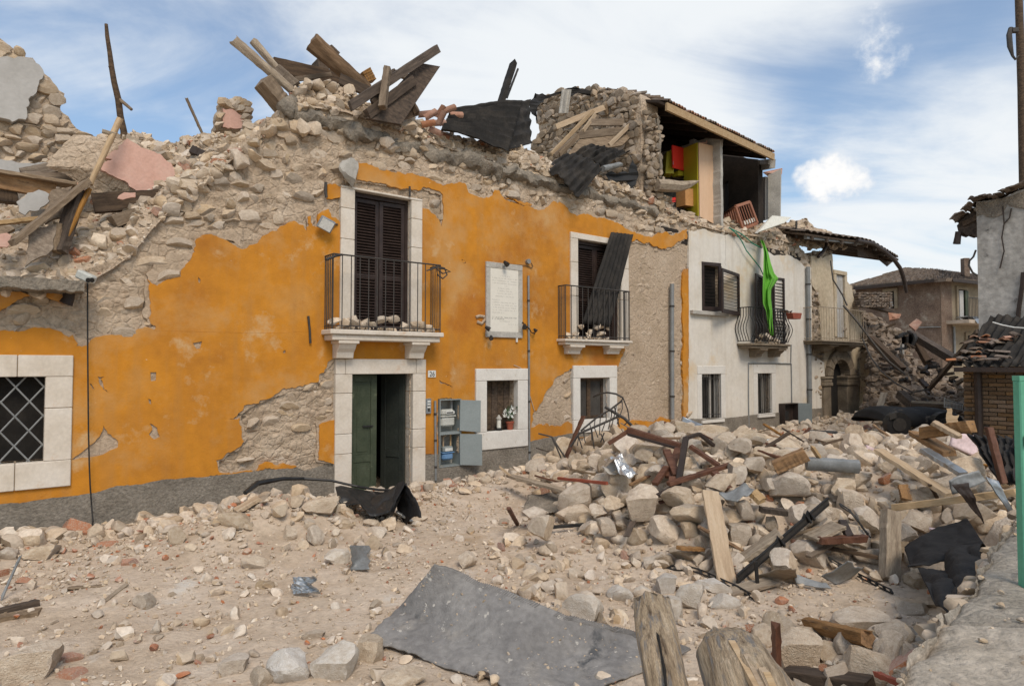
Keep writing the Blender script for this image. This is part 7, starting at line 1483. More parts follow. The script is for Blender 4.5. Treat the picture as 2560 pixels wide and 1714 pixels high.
# ================================================================== DEBRIS IN THE STREET
def GH(zid, x, y, l=0.0): return ground_hit(q(zid, x, y), l + (.13 if l >= .15 else 0))
def P7(x, y, t): return pt(q(7, x, y), t)
PK = [ # name,label,crop,a,la,b,lb,width,thick,mat
 ('upright_plank', 'broad pale plank standing in the heap, split at its end', 7, (1128, 680), None, (1230, 1225), .02, .21, .035, m_nwood, 'plank'),
 ('timber_beam', 'square timber with an orange sawn end on the heap top', 7, (1505, 545), .30, (1700, 460), .50, .17, .15, m_owood, 'beam'),
 ('thin_stake', 'thin stake leaning right of the orange-ended timber', 7, (1735, 420), .55, (1795, 510), .25, .05, .04, m_nwood, 'stake'),
 ('red_batten', 'red painted batten lying in the left of the heap', 7, (225, 605), .28, (515, 635), .28, .05, .04, m_redp, 'batten'),
 ('grey_plank', 'long weathered plank at the left foot of the heap', 7, (-60, 590), .15, (300, 690), .15, .14, .04, m_lwood, 'plank'),
 ('fallen_plank', 'plank splinter rising off the left end of the heap', 6, (1090, 1175), .35, (1170, 1240), .15, .07, .03, m_nwood, 'plank'),
 ('long_plank', 'long plank sloping through the right of the heap', 8, (955, 435), .45, (1300, 650), .30, .16, .05, m_nwood, 'plank'),
 ('long_plank', 'plank descending from the pink foam board, right side', 8, (1135, 350), .45, (1300, 450), .45, .2, .06, m_owood, 'plank'),
 ('long_batten', 'fresh long batten running level to the green post', 8, (1025, 710), .35, (1620, 635), .75, .09, .07, m_nwood, 'batten'),
 ('timber_beam', 'orange brown timber above the pink foam board', 8, (1170, 350), .55, (1408, 318), .80, .12, .14, m_owood, 'beam'),
 ('fresh_batten', 'clean batten crossing over the pink foam board', 8, (1220, 300), .80, (1350, 372), .75, .09, .05, m_nwood, 'batten'),
 ('rotten_post', 'pale rotten post standing at the right foot of the heap', 8, (1015, 720), .50, (1010, 1060), .02, .17, .12, m_lwood, 'post'),
 ('rusty_bar', 'rusty brown bar leaning on the corrugated sheet by the shed', 8, (1488, 325), 1.1, (1560, 600), .6, .07, .05, m_rust, 'bar'),
 ('timber_offcut', 'short brown offcut upright between blocks on the right', 8, (1072, 600), .3, (1090, 670), .2, .1, .05, m_owood, 'timber'),
 ('fallen_plank', 'plank lying under the twisted steel section', 7, (1300, 1100), .05, (1540, 930), .25, .22, .05, m_lwood, 'plank'),
 ('fallen_plank', 'flat plank end at the foot of the upright plank', 7, (1215, 1290), .02, (1500, 1215), .04, .2, .03, m_lwood, 'plank'),
 ('frame_piece', 'brown window frame bar lying right of the twisted steel', 7, (1780, 975), .22, (2050, 962), .25, .09, .07, m_rust, 'frame'),
 ('frame_piece', 'dark frame piece meeting the brown bar at an angle', 7, (1915, 865), .3, (1960, 960), .25, .08, .06, m_ddark, 'frame'),
 ('fallen_plank', 'wide plank behind the brown frame bar', 7, (1730, 960), .2, (1900, 880), .3, .25, .04, m_lwood, 'plank'),
 ('fallen_plank', 'dark wood piece in the left middle of the heap', 7, (1420, 790), .25, (1585, 810), .25, .14, .06, m_dwood, 'plank'),
 ('wood_offcut', 'orange edged offcut in the middle of the heap', 7, (1385, 690), .3, (1435, 740), .25, .18, .05, m_nwood, 'timber'),
 ('round_timber', 'weathered orange round timber near the parapet, lower right', 8, (618, 1270), .12, (910, 1340), .12, .11, .11, m_owood, 'timber'),
 ('fallen_plank', 'dark timber along the bottom edge near the logs', 8, (520, 1510), .12, (900, 1560), .12, .14, .08, m_dwood, 'timber'),
 ('red_batten', 'short red-brown batten at the lower right bottom edge', 8, (950, 1510), .25, (1090, 1568), .25, .035, .03, m_redp, 'batten'),
 ('dark_timber', 'charred timber lying at the left edge of the foreground', 9, (-60, 740), .03, (230, 668), .03, .07, .06, m_dwood, 'timber'),
 ('grey_plank', 'grey plank below the charred timber, left edge', 9, (-60, 775), .02, (260, 725), .02, .12, .04, m_wood, 'plank'),
 ('thin_stick', 'thin stick lying in the dust, left foreground', 9, (650, 680), .02, (825, 545), .02, .05, .02, m_lwood, 'stick'),
 ('grey_plank', 'flat grey plank half buried in dust, left', 9, (440, 570), .02, (680, 555), .02, .06, .02, m_wood, 'plank'),
 ('thin_rod', 'thin grey rod leaning at the left edge', 9, (10, 640), .02, (130, 370), .25, .025, .025, m_pipe, 'rod'),
 ('plank_end', 'plank end standing from the mound by the orange wall', 5, (1180, 1285), .05, (1300, 1215), .10, .17, .05, m_nwood, 'plank'),
 ('orange_stake', 'rusty pointed stake upright at the bottom edge', 8, (462, 1275), None, (470, 1600), .0, .07, .04, m_rust, 'stake'),
 ('fallen_plank', 'leaning plank on the heap left of the rusty frames', 7, (375, 240), None, (265, 500), .1, .09, .05, m_rust, 'plank'),
]
for nm, lb, zi, a, la, c, lb_, wd, th, m, ct in PK:
    Bp = GH(zi, *c, lb_)
    if la is None: Ap = pt(q(zi, *a), Bp.y + (.9 if nm == 'upright_plank' else .12)) if nm != 'orange_stake' else pt(q(zi, *a), Bp.y)
    else: Ap = GH(zi, *a, la)
    plank(nm, lb, Ap, Bp, wd, th, m, ct, up=(-Vector((0, 1, .4))).normalized() if nm in ('upright_plank', 'rotten_post') else None, round_=nm in ('round_timber', 'thin_rod'), jag=.03)
# twisted steel section
ts = thing('steel_section', P7(1550, 950, 7.6), 'long twisted black steel section with cable clips, front of the heap', 'steel bar')
A_, B__ = GH(7, 1290, 1225, .03), GH(7, 1830, 760, .30); A_.z = max(A_.z, .03)
for dz, w_ in ((0, .03), (.07, .025), (.035, .015)): b = MB(); b.beam(A_ + UP * dz, B__ + UP * dz, w_, .02 if dz != .035 else .07); b.build('flange' if dz != .035 else 'web', m_black if dz != .035 else m_iron, ts)
for f in (.42, .72, .76): p = A_.lerp(B__, f); b = MB(); b.tube([p - UP * .04 + Vector((-.06, 0, 0)), p + UP * .11, p + UP * .02 + Vector((.07, 0, 0))], .02, 5); b.build('clip', m_black, ts)
b = MB(); b.beam(GH(7, 1400, 1100, .15), GH(7, 1413, 1270, .0), .03, .03); single('steel_stub', b, m_black, 'short black leg standing under the twisted steel section', 'steel bar')
def chain(lb, pts, name='cable_ladder', m=m_black, w_=.03):
    P = [GH(7, x, y, l) for x, y, l in pts]; e = thing(name, P[0], lb, 'cable strip'); n = 0
    tot = polyline(P, int(sum((P[i + 1] - P[i]).length for i in range(len(P) - 1)) / .06) + 2)
    for s in (-1, 1):
        b = MB(); b.tube([p + Vector((0, s * w_ * .7, s * w_ * .5)) for p in tot], .009, 5); b.build('side_rail', m, e)
    for p in tot[::2]: b = MB(); b.beam(p - Vector((0, w_ * .7, w_ * .5)), p + Vector((0, w_ * .7, w_ * .5)), .022, .012); b.build('rung', m, e)
chain('black ladder-like strip snaking over the near stones', ((835, 1110, .05), (900, 1135, .04), (1010, 1140, .06), (1090, 1165, .05), (1200, 1215, .04), (1290, 1255, .04), (1360, 1295, .04), (1420, 1330, .03)))
chain('black ladder-like strip at the right foot of the heap', ((1840, 1085, .12), (1920, 1130, .06), (2000, 1175, .05), (2080, 1215, .04), (2160, 1255, .03), (2205, 1275, .03)))
chain('black ladder-like strip bent over the right of the heap', ((1905, 765, .3), (1960, 800, .25), (2010, 860, .2), (2050, 920, .2), (2075, 945, .2)))
# rusty window frames
rfm = thing('window_frame', P7(950, 560, 9.6), 'collapsed brown steel window frame on top of the heap', 'window frame')
TFR = GH(7, 900, 620, .25).y - 9.3
def p7l(x, y, t): return P7(x, y, t + TFR)
for a, c, w_, m in (((525, 400, 10.4), (650, 322, 10.4), .06, m_rust), ((640, 318, 10.4), (950, 415, 10.0), .09, m_rust), ((640, 345, 10.35), (940, 430, 9.95), .04, m_ddark), ((985, 365, 9.6), (940, 640, 9.3), .07, m_ddark), ((945, 640, 9.3), (815, 710, 9.1), .05, m_ddark), ((985, 368, 9.7), (1065, 342, 9.9), .05, m_ddark), ((1065, 342, 9.9), (1150, 412, 10.1), .05, m_ddark)):
    b = MB(); b.beam(p7l(*a), p7l(*c), w_, w_ * .9); b.build('frame_bar', m, rfm, bevel=.004)
rg = thing('window_frame', P7(1100, 600, 9.2), 'broken brown window sash spread below the steel frame', 'window frame')
for a, c, w_ in (((880, 640, 9.2), (1265, 520, 9.5), .09), ((1150, 570, 9.3), (1245, 670, 9.1), .11), ((870, 440, 9.9), (930, 590, 9.4), .10), ((940, 430, 9.9), (880, 600, 9.5), .09), ((800, 640, 9.3), (870, 540, 9.6), .08), ((1010, 415, 9.8), (1180, 530, 9.6), .10), ((905, 600, 9.35), (900, 640, 9.25), .08)):
    b = MB(); b.beam(p7l(*a), p7l(*c), w_, .05); b.build('sash_bar', m_rust, rg, bevel=.004)
panel_ = MB(); quad(panel_, [p7l(950, 560, 9.75), p7l(1130, 560, 9.75), p7l(1090, 640, 9.5), p7l(960, 640, 9.5)], .03); single('brown_panel', panel_, m_lwood, 'dusty brown panel inside the broken window sash', 'panel')
# twisted balcony railing
tr = thing('twisted_railing', P7(500, 350, 11.5), 'mangled black iron balcony railing standing against the wall', 'railing')
def rail(pts, r, t0, nm='rail'): b = MB(); b.tube([P7(x, y, t0 + dt) for x, y, dt in pts], r, 6); b.build(nm, m_iron, tr, smooth=True)
rail([(435, 122, .3), (480, 102, .2), (520, 97, .1), (570, 105, 0), (612, 128, 0), (600, 150, 0), (540, 195, 0), (450, 250, 0), (360, 325, 0)], .018, 11.6)
rail([(505, 182, 0), (560, 215, 0), (620, 250, 0), (675, 305, 0)], .03, 11.4); rail([(600, 232, 0), (480, 285, 0), (350, 340, 0), (300, 420, 0)], .022, 11.4); rail([(670, 300, 0), (600, 345, 0), (525, 400, 0)], .022, 11.2); rail([(612, 130, 0), (640, 200, 0), (648, 260, 0), (620, 290, 0)], .012, 11.5, 'bar')
rail([(110, 340, .2), (190, 360, .1), (240, 440, 0), (280, 500, 0)], .015, 11.6); rail([(190, 362, .1), (225, 440, .0), (250, 500, 0)], .014, 11.6, 'bar')
for k in range(9):
    x = 350 + 32 * k; y0 = 322 - 22 * k; rail([(x, y0, 0), (x + rnd.uniform(-14, 14), y0 + 45, -.1), (x + rnd.uniform(-25, 25) - 8, y0 + 90 + 6 * k, -.15)], .009, 11.5, 'bar')
for a in (((480, 340, 0), (500, 390, 0)), ((500, 335, 0), (478, 392, 0)), ((425, 310, 0), (440, 430, 0)), ((560, 180, 0), (590, 300, 0)), ((345, 350, 0), (370, 430, 0))): rail(a, .012, 11.3, 'bar')
# flat metal pieces
def crumple(name, lb, corners, m, cat, amp=.05, nu=20, nv=12, seed=0, solid=.006, sc=3.0, smooth=True):
    P = corners; nn = (P[1] - P[0]).cross(P[3] - P[0]).normalized()
    b = MB(); b.grid(lambda u, v: (lambda p: p + nn * amp * fz(p.x, p.y, p.z + seed, sc, 4))(P[0].lerp(P[1], u).lerp(P[3].lerp(P[2], u), v)), nu, nv); o = b.build(name, m, None, smooth=smooth, solid=solid); return tag(o, lb, cat)
G7 = lambda x, y, l: GH(7, x, y, l)
TFL = GH(7, 640, 600, .3).y - 9.3; TFC = GH(7, 150, 800, .12).y - 9.1
def tP(l, t): return [P7(x, y, t + d) for x, y, d in l]
crumple('metal_flashing', 'long shiny galvanised flashing propped against the wall foot', tP(((965, 238, 0), (1285, 368, -.5), (1275, 398, -.55), (950, 282, 0)), 10.7), m_galv, 'flashing', .05, 24, 5, 1, .01)
crumple('metal_flashing', 'lower bent wing of the galvanised flashing', tP(((940, 275, .0), (1200, 365, -.4), (1120, 370, -.3), (890, 345, .0)), 10.8), m_pipe, 'flashing', .05, 14, 5, 2, .01)
plank('round_duct', 'dusty grey metal gutter length lying across the heap', G7(1700, 515, .25), G7(2010, 535, .25), .17, .17, m_pipe, 'gutter', round_=True)
plank('round_duct', 'short black pipe by the arched house step', pt(q(4, 238, 1405), 14.5), pt(q(4, 395, 1412), 14.5), .14, .14, m_black, 'pipe', round_=True)
plank('round_duct', 'grey metal gutter sliding down right of the long plank', GH(8, 1175, 430, .6), GH(8, 1365, 548, .5), .14, .05, m_galv, 'gutter')
crumple('metal_flashing', 'pale blue metal strip falling beside the mint green post', [pt(q(8, x, y), 6.2) for x, y in ((1470, 560), (1530, 580), (1625, 790), (1600, 770))], m_galv, 'flashing', .06, 14, 5, 3, .01)
crumple('sheet_metal', 'bent dark metal channel arching over the black cloth', [pt(q(8, x, y), 6.6) for x, y in ((1295, 580), (1440, 530), (1475, 580), (1325, 650))], m_pipe, 'sheet metal', .08, 14, 8, 4, .01)
crumple('sheet_metal', 'dark metal strap curling down from the bent channel', [pt(q(8, x, y), 6.5) for x, y in ((1310, 600), (1390, 590), (1470, 790), (1400, 700))], m_ddark, 'sheet metal', .08, 14, 8, 5, .01)
crumple('sheet_metal', 'grey crumpled metal scrap in the middle of the heap', tP(((1175, 690, .1), (1330, 625, .2), (1390, 650, .0), (1290, 740, -.1)), GH(7, 1290, 740, .3).y), m_pipe, 'sheet metal', .12, 16, 8, 6, .01)
crumple('sheet_metal', 'grey flat metal scrap at the edge of the clear ground', [G7(x, y, l) for x, y, l in ((1625, 1185, .10), (1820, 1235, .06), (1850, 1268, .02), (1640, 1240, .02))], m_pipe, 'sheet metal', .05, 16, 8, 7, .01)
crumple('sheet_metal', 'round-edged grey metal plate at the right foot of the heap', [G7(x, y, l) for x, y, l in ((1790, 1180, .1), (1950, 1110, .16), (2040, 1150, .12), (1880, 1225, .03))], m_pipe, 'sheet metal', .05, 16, 8, 8, .01)
crumple('roof_felt', 'brown roofing scrap spread under the twisted steel section', [G7(x, y, l) for x, y, l in ((1390, 1190, .05), (1620, 1130, .2), (1640, 1200, .08), (1500, 1235, .02))], m_lwood, 'felt', .06, 16, 8, 9, .01)
crumple('foil_sheet', 'crumpled silver foil glinting on the left of the heap', [P7(x, y, t + TFL) for x, y, t in ((500, 490, 9.8), (600, 470, 9.9), (700, 590, 9.3), (640, 600, 9.2))], m_foil, 'foil', .10, 26, 16, 10, .004, 5, smooth=False)
crumple('foil_sheet', 'dusty transparent sheet left of the silver foil', [P7(x, y, t + TFL) for x, y, t in ((490, 520, 9.7), (600, 460, 9.95), (650, 560, 9.6), (520, 570, 9.5))], m_conc, 'sheet', .08, 20, 12, 11, .004, 4)
crumple('grey_cloth', 'square dusty grey cloth at the left foot of the heap', [P7(x, y, t + TFC) for x, y, t in ((45, 700, 9.9), (275, 690, 9.7), (235, 800, 9.1), (20, 800, 9.3))], m_cornice, 'cloth', .06, 20, 12, 12, .006, 3)
crumple('white_sheet', 'white board scrap on the far side of the heap', [P7(x, y, t) for x, y, t in ((1420, 375, 12.4), (1515, 365, 12.4), (1500, 405, 12.1), (1440, 410, 12.1))], m_whitep, 'board', .03, 8, 6, 13, .02)
crumple('rust_box', 'small rust-red block on the far side of the heap', [P7(x, y, 12) for x, y in ((1385, 390), (1432, 388), (1432, 432), (1385, 430))], m_rust, 'block', .01, 4, 4, 14, .15)
crumple('pink_foam', 'pink foam board stuck in the rubble before the brick shed', [pt(q(8, x, y), 8.8) for x, y in ((1310, 345), (1450, 370), (1425, 470), (1295, 410))], m_pfoam, 'foam board', .05, 12, 8, 15, .05)
crumple('pink_foam', 'small pale pink foam scrap among the far stones', [pt(q(8, x, y), 10.5) for x, y in ((895, 408), (950, 430), (945, 442), (892, 425))], m_pfoam, 'foam board', .03, 6, 4, 16, .05)
crumple('pink_foam', 'thin mauve strip beside the black cloth', [GH(8, x, y, l) for x, y, l in ((1200, 808, .25), (1295, 818, .25), (1290, 832, .2), (1200, 822, .2))], m_pfoam, 'foam strip', .02, 6, 4, 17, .02)
P = [pt(q(8, x, y), t) for x, y, t in ((1280, 232, 9.3), (1345, 280, 9.3), (1340, 310, 9.2), (1280, 306, 9.2))]
b = MB(); L_ = frac([q(8, x, y) for x, y in ((1282, 232), (1310, 232), (1310, 262), (1325, 268), (1345, 262), (1336, 282), (1345, 300), (1338, 310), (1282, 306))], 3, 6); b.slab([L_], lambda a, z: pt((a, z), 9.2), lambda a, z: pt((a, z), 9.24)); single('splintered_board', b, m_nwood, 'splintered pale board standing up before the wreck', 'board')
P = [pt(q(8, x, y), t) for x, y, t in ((1385, 365, 8.4), (1660, 360, 7.4), (1640, 600, 6.6), (1540, 590, 7.2))]
o = corr(P[0], P[1], P[2], P[3], 8, .035, m_corr, 'corrugated_sheet', lens=24, seed=9, dents=.08); tag(o, 'dark corrugated sheet leaning in the rubble by the mint green post', 'roof sheet')
# black cloth
def bc(pts, zid, name, lb, m, seed, nu=44, nv=34, amp=.11):
    P = [pt(q(zid, x, y), t) for x, y, t in pts]; nn = (P[1] - P[0]).cross(P[3] - P[0]).normalized()
    if nn.dot(Vector((0, -1, .3))) < 0: nn = -nn
    b = MB(); b.grid(lambda u, v: (lambda p: p + nn * amp * (fz(p.x, p.y, p.z + seed, 1.7, 5) + .5 * abs(math.sin(4 * u + 2.5 * fz(p.x, p.y, seed, 1, 2)))))(P[0].lerp(P[1], u).lerp(P[3].lerp(P[2], u), v)), nu, nv); o = b.build(name, m, None, smooth=True, solid=.01); return tag(o, lb, 'cloth')
def bt(*pts): return tuple((x, y, GH(8, x, y, l).y - .05) for x, y, l in pts)
bc(bt((1085, 905, .22), (1385, 765, .34), (1490, 925, .45), (1110, 1020, .20)), 8, 'black_tarp', 'big black cloth slumped beside the parapet', m_cloth, 1, amp=.07)
bc(bt((1260, 880, .30), (1480, 905, .50), (1360, 1115, .40), (1290, 1050, .28)), 8, 'black_tarp', 'fold of black cloth hanging down the parapet', m_cloth, 2, amp=.08)
bc(bt((1145, 1000, .22), (1345, 1020, .40), (1345, 1230, .40), (1235, 1185, .20)), 8, 'black_tarp', 'grey-black rag at the foot of the parapet', m_cloth, 3, amp=.06)
# warped black plastic by the door
def ribbon(name, lb, rows, m, cat, seed=0, smooth=True):
    """rows: list of (x,y,t),(x,y,t) pairs in crop 6"""
    n = len(rows)
    def fn(u, v):
        f = u * (n - 1); i = min(n - 2, int(f)); g = f - i; a = pt(q(6, *rows[i][0][:2]), rows[i][0][2]).lerp(pt(q(6, *rows[i + 1][0][:2]), rows[i + 1][0][2]), g); c = pt(q(6, *rows[i][1][:2]), rows[i][1][2]).lerp(pt(q(6, *rows[i + 1][1][:2]), rows[i + 1][1][2]), g)
        p = a.lerp(c, v); return p + Vector((0, -1, .3)) * (.04 * math.sin(math.pi * v) + .08 * fz(p.x, p.y, p.z + seed, 4, 4))
    b = MB(); b.grid(fn, 50, 10); return tag(b.build(name, m, None, smooth=smooth, solid=.008), lb, cat)
ribbon('plastic_sheet', 'warped black plastic panel arched in front of the street door', [((175, 1290, 9.3), (205, 1400, 8.9)), ((210, 1285, 9.4), (320, 1385, 8.9)), ((330, 1310, 9.4), (370, 1455, 8.7)), ((430, 1320, 9.5), (400, 1455, 8.7)), ((500, 1310, 9.3), (470, 1440, 8.7)), ((545, 1280, 9.2), (480, 1445, 8.7)), ((575, 1270, 9.2), (500, 1445, 8.8))], m_bplast, 'panel')
def arch6(u, v):
    A0, A1, A2 = pt(q(6, 478, 1450), 8.75), pt(q(6, 566, 1268), 8.95), pt(q(6, 656, 1464), 8.5)
    p = A0.lerp(A1, min(1, u * 2)) if u < .5 else A1.lerp(A2, (u - .5) * 2)
    c_ = (A0 + A2) / 2; bul = 1 + .12 * math.sin(math.pi * min(1, max(0, (u - .5) * 2)))
    p = c_ + (p - c_) * bul; back = Vector((-.32 * v, .62 * v, -.28 * v * v)); return p + back + Vector((.02, .02, .02)) * fz(p.x * 3, v * 3, u * 3, 2, 3)
b = MB(); b.grid(arch6, 40, 12); tag(b.build('black_flap', m_cloth, None, smooth=True, solid=.012), 'tall glossy black flap arched like a tent by the street door', 'flap')
crumple('dusty_panel', 'dusty bent sheet sloping down behind the glossy black flap', [pt(q(6, x, y), t) for x, y, t in ((310, 1385, 9.1), (545, 1275, 9.2), (485, 1440, 8.8), (375, 1460, 8.8))], m_bplast, 'sheet', .06, 20, 12, 31, .01, 3)
b = MB(); b.tube([pt(q(6, x, y), t) for x, y, t in ((-330, 1325, 8.6), (-260, 1270, 8.9), (-120, 1245, 9.2), (0, 1245, 9.5), (150, 1255, 9.6), (300, 1290, 9.6), (420, 1308, 9.5), (500, 1310, 9.4))], [.03, .04, .03, .025, .02, .02, .02, .02], 6); single('rubber_hose', b, m_bplast, 'long black strip lying over the mound below the orange wall', 'strip')
plank('grey_bar', 'short grey metal bar lying before the glossy black flap', GH(6, 515, 1430, .14), GH(6, 625, 1490, .03), .10, .03, m_galv, 'bar')
plank('iron_bar', 'short bent iron bar left of the heap, on small stones', GH(7, 185, 895, .10), GH(7, 380, 880, .10), .05, .04, m_black, 'bar')
plank('iron_bar', 'rusty angle iron leaning on a block left of the heap', GH(6, 1145, 1410, .3), GH(6, 1195, 1500, .02), .05, .04, m_rust, 'bar')
crumple('sheet_scrap', 'crumpled grey rag lying alone in the dust', [GH(9, x, y, l) for x, y, l in ((1915, 500, .12), (2030, 490, .16), (2040, 600, .08), (1915, 610, .02))], m_galv, 'rag', .09, 20, 16, 21, .006, 8, smooth=False)
crumple('sheet_scrap', 'grey shingle scrap beside a white stone, centre foreground', [GH(10, x, y, l) for x, y, l in ((190, 5, .16), (300, 8, .12), (295, 150, .05), (195, 165, .0))], m_pipe, 'shingle', .05, 14, 12, 22, .01, 5)
# rubber mat
Z = lambda x, y, l: GH(10, x, y, l)
mt = [((240, 600), .10), ((700, 125), .38), ((1240, 320), .25), ((1960, 545), .16), ((2260, 640), .08)]
def mrow(P, f):
    i = min(len(P) - 2, int(f * (len(P) - 1))); g = f * (len(P) - 1) - i; return P[i].lerp(P[i + 1], g)
topm = [Z(*q_, l) for q_, l in (((240, 598), .06), ((480, 400), .10), ((600, 250), .22), ((700, 128), .40))]
rgt_ = [Z(*q_, l) for q_, l in (((700, 128), .40), ((1000, 225), .30), ((1460, 420), .18), ((1960, 548), .12), ((2262, 640), .06))]
c00, c10 = Z(240, 598, .06), Z(700, 128, .40); c11 = Z(2262, 640, .06); c01 = Z(1300, 1060, .02)
e0l = [c00, Z(560, 650, .05), Z(940, 800, .03), Z(1060, 820, .03), c01]
def mf(u, v):
    # u from the left corner to the far corner, v towards the near right
    L_ = c00.lerp(c10, u); f = v; R_ = c01.lerp(c11, u); p = L_.lerp(R_, v)
    e1 = mrow(rgt_, v); e0_ = mrow(e0l, v); base = e0_.lerp(e1, u)
    s_ = topm; et = mrow(topm, u); k = (1 - v) ** 3; base = base * (1 - k) + (et) * k if v < .5 else base
    z = gh(base.x, base.y); base.z = max(base.z, z + .015) + .03 * fz(base.x, base.y, 3, 2.4, 4) + .010 * fz(base.x, base.y, 3, 11, 3) - .018 * math.exp(-abs(fz(base.x, base.y, 8, 1.6, 3)) * 22); return base
b = MB(); b.grid(mf, 60, 70); o = single('rubber_mat', b, m_mat, 'big torn grey rubber mat lying in the foreground dust', 'mat', smooth=True, solid=.012)
for k, (x, y, r_) in enumerate(((1000, 610, 70), (1240, 600, 40), (1030, 770, 90), (580, 605, 25), (1000, 480, 40))):
    crumple('torn_flap', ['curled tear near the middle of the rubber mat', 'small punched hole lip in the rubber mat', 'big torn lump on the lower edge of the rubber mat', 'small nick at the left of the rubber mat', 'rust-stained scratch lump on the rubber mat'][k], [GH(10, x - r_, y + r_ * .35, .05), GH(10, x + r_ * .4, y - r_ * .5, .07), GH(10, x + r_, y - r_ * .1, .05), GH(10, x + r_ * .1, y + r_ * .45, .04)], m_dwood if k != 1 else m_black, 'flap', .02, 12, 8, 60 + k, .006, 9)
for k in range(420):
    u, v = rnd.random(), rnd.random() ** .8; p = mf(u, v); add_stone(p, .004 + .014 * rnd.random() ** 3, m_gstone if rnd.random() < .9 else m_brick, 'dust')
# ridged edge strip
b = MB()
for k in range(150):
    f = k / 150; p = mf(1.0, f); p2 = mf(.93, f); b.beam(p + UP * .008, p2 + UP * .008, .006, .008)
for o2 in (b.build('edge_rib', m_mat, o, kind='stuff'),): o2.location = o2.location
# logs at the bottom edge
def logx(lb, pts, name='weathered_log', m=m_log, seed=0, fl=.75, bark=None):
    P = [(pt(q(zi, x, y), t), r) for zi, x, y, t, r in pts]; b = MB(); path = []; rr_ = []
    for (a, ra_), (c, rc) in zip(P[:-1], P[1:]):
        for k in range(12): path.append(a.lerp(c, k / 12)); rr_.append(ra_ + (rc - ra_) * k / 12)
    path.append(P[-1][0]); rr_.append(P[-1][1]); n = 28; d = (path[-1] - path[0]).normalized(); x_ = d.cross(Vector((0, 1, 0))).normalized(); y_ = d.cross(x_)
    vs = []
    for i, (p, r) in enumerate(zip(path, rr_)):
        for k in range(n):
            a = 2 * math.pi * k / n; e = 1 + .10 * math.sin(2 * a + seed) + .14 * noise.fractal(Vector((math.cos(a) * 1.6, math.sin(a) * 1.6, i * .06 + seed)), 1, 2, 4) - (.16 if abs(a - 4.1) < .16 else 0)
            vs.append(p + (x_ * math.cos(a) + y_ * math.sin(a)) * r * e + d * (.04 * fz(math.cos(a), math.sin(a), seed, 1.5, 3) if i == 0 else 0))
    m_ = len(path); fs = [(i * n + k, i * n + (k + 1) % n, (i + 1) * n + (k + 1) % n, (i + 1) * n + k) for i in range(m_ - 1) for k in range(n)] + [tuple(range(n)), tuple((m_ - 1) * n + k for k in range(n))]
    M = Matrix([[d.x, x_.x, y_.x, path[0].x], [d.y, x_.y, y_.y, path[0].y], [d.z, x_.z, y_.z, path[0].z], [0, 0, 0, 1]]); Mi = M.inverted()
    b.v = [Mi @ v for v in vs]; b.f = fs; o = b.build(name, m, None, smooth=True, M=M); return tag(o, lb, 'log')
lg1 = logx('upright split log with a nail hole, bottom centre', [(10, 2020, 330, 3.5, .085), (10, 2062, 600, 3.3, .093), (10, 2118, 880, 3.15, .098), (10, 2300, 1900, 2.9, .11)], seed=2)
crk = MB(); crk.tube([pt(q(10, x, y), t) - Vector((0, .0, 0)) for x, y, t in ((2025, 350, 3.415), (2050, 430, 3.355), (2030, 480, 3.33), (2050, 520, 3.29), (2070, 600, 3.215), (2085, 680, 3.17), (2100, 760, 3.12), (2110, 860, 3.06))], [.006, .004, .003, .014, .006, .005, .009, .006], 6); reparent(crk.build('split', m_dark), lg1)
lg2 = logx('thick grey log stump with splintered end, bottom edge', [(8, 215, 1345, 3.3, .10), (8, 230, 1400, 3.2, .15), (8, 330, 1600, 2.95, .17), (8, 560, 2300, 2.5, .18)], seed=7)
b = MB()
for k in range(16): a = pt(q(8, 248 + 12 * k, 1372 + 11 * k + rnd.uniform(-16, 16)), 3.06 - .018 * k); c = pt(q(8, 380 + 9 * k, 1600 + 9 * k), 2.74 - .01 * k); b.beam(a, c, .030, .03)
reparent(b.build('splinters', m_nwood), lg2)
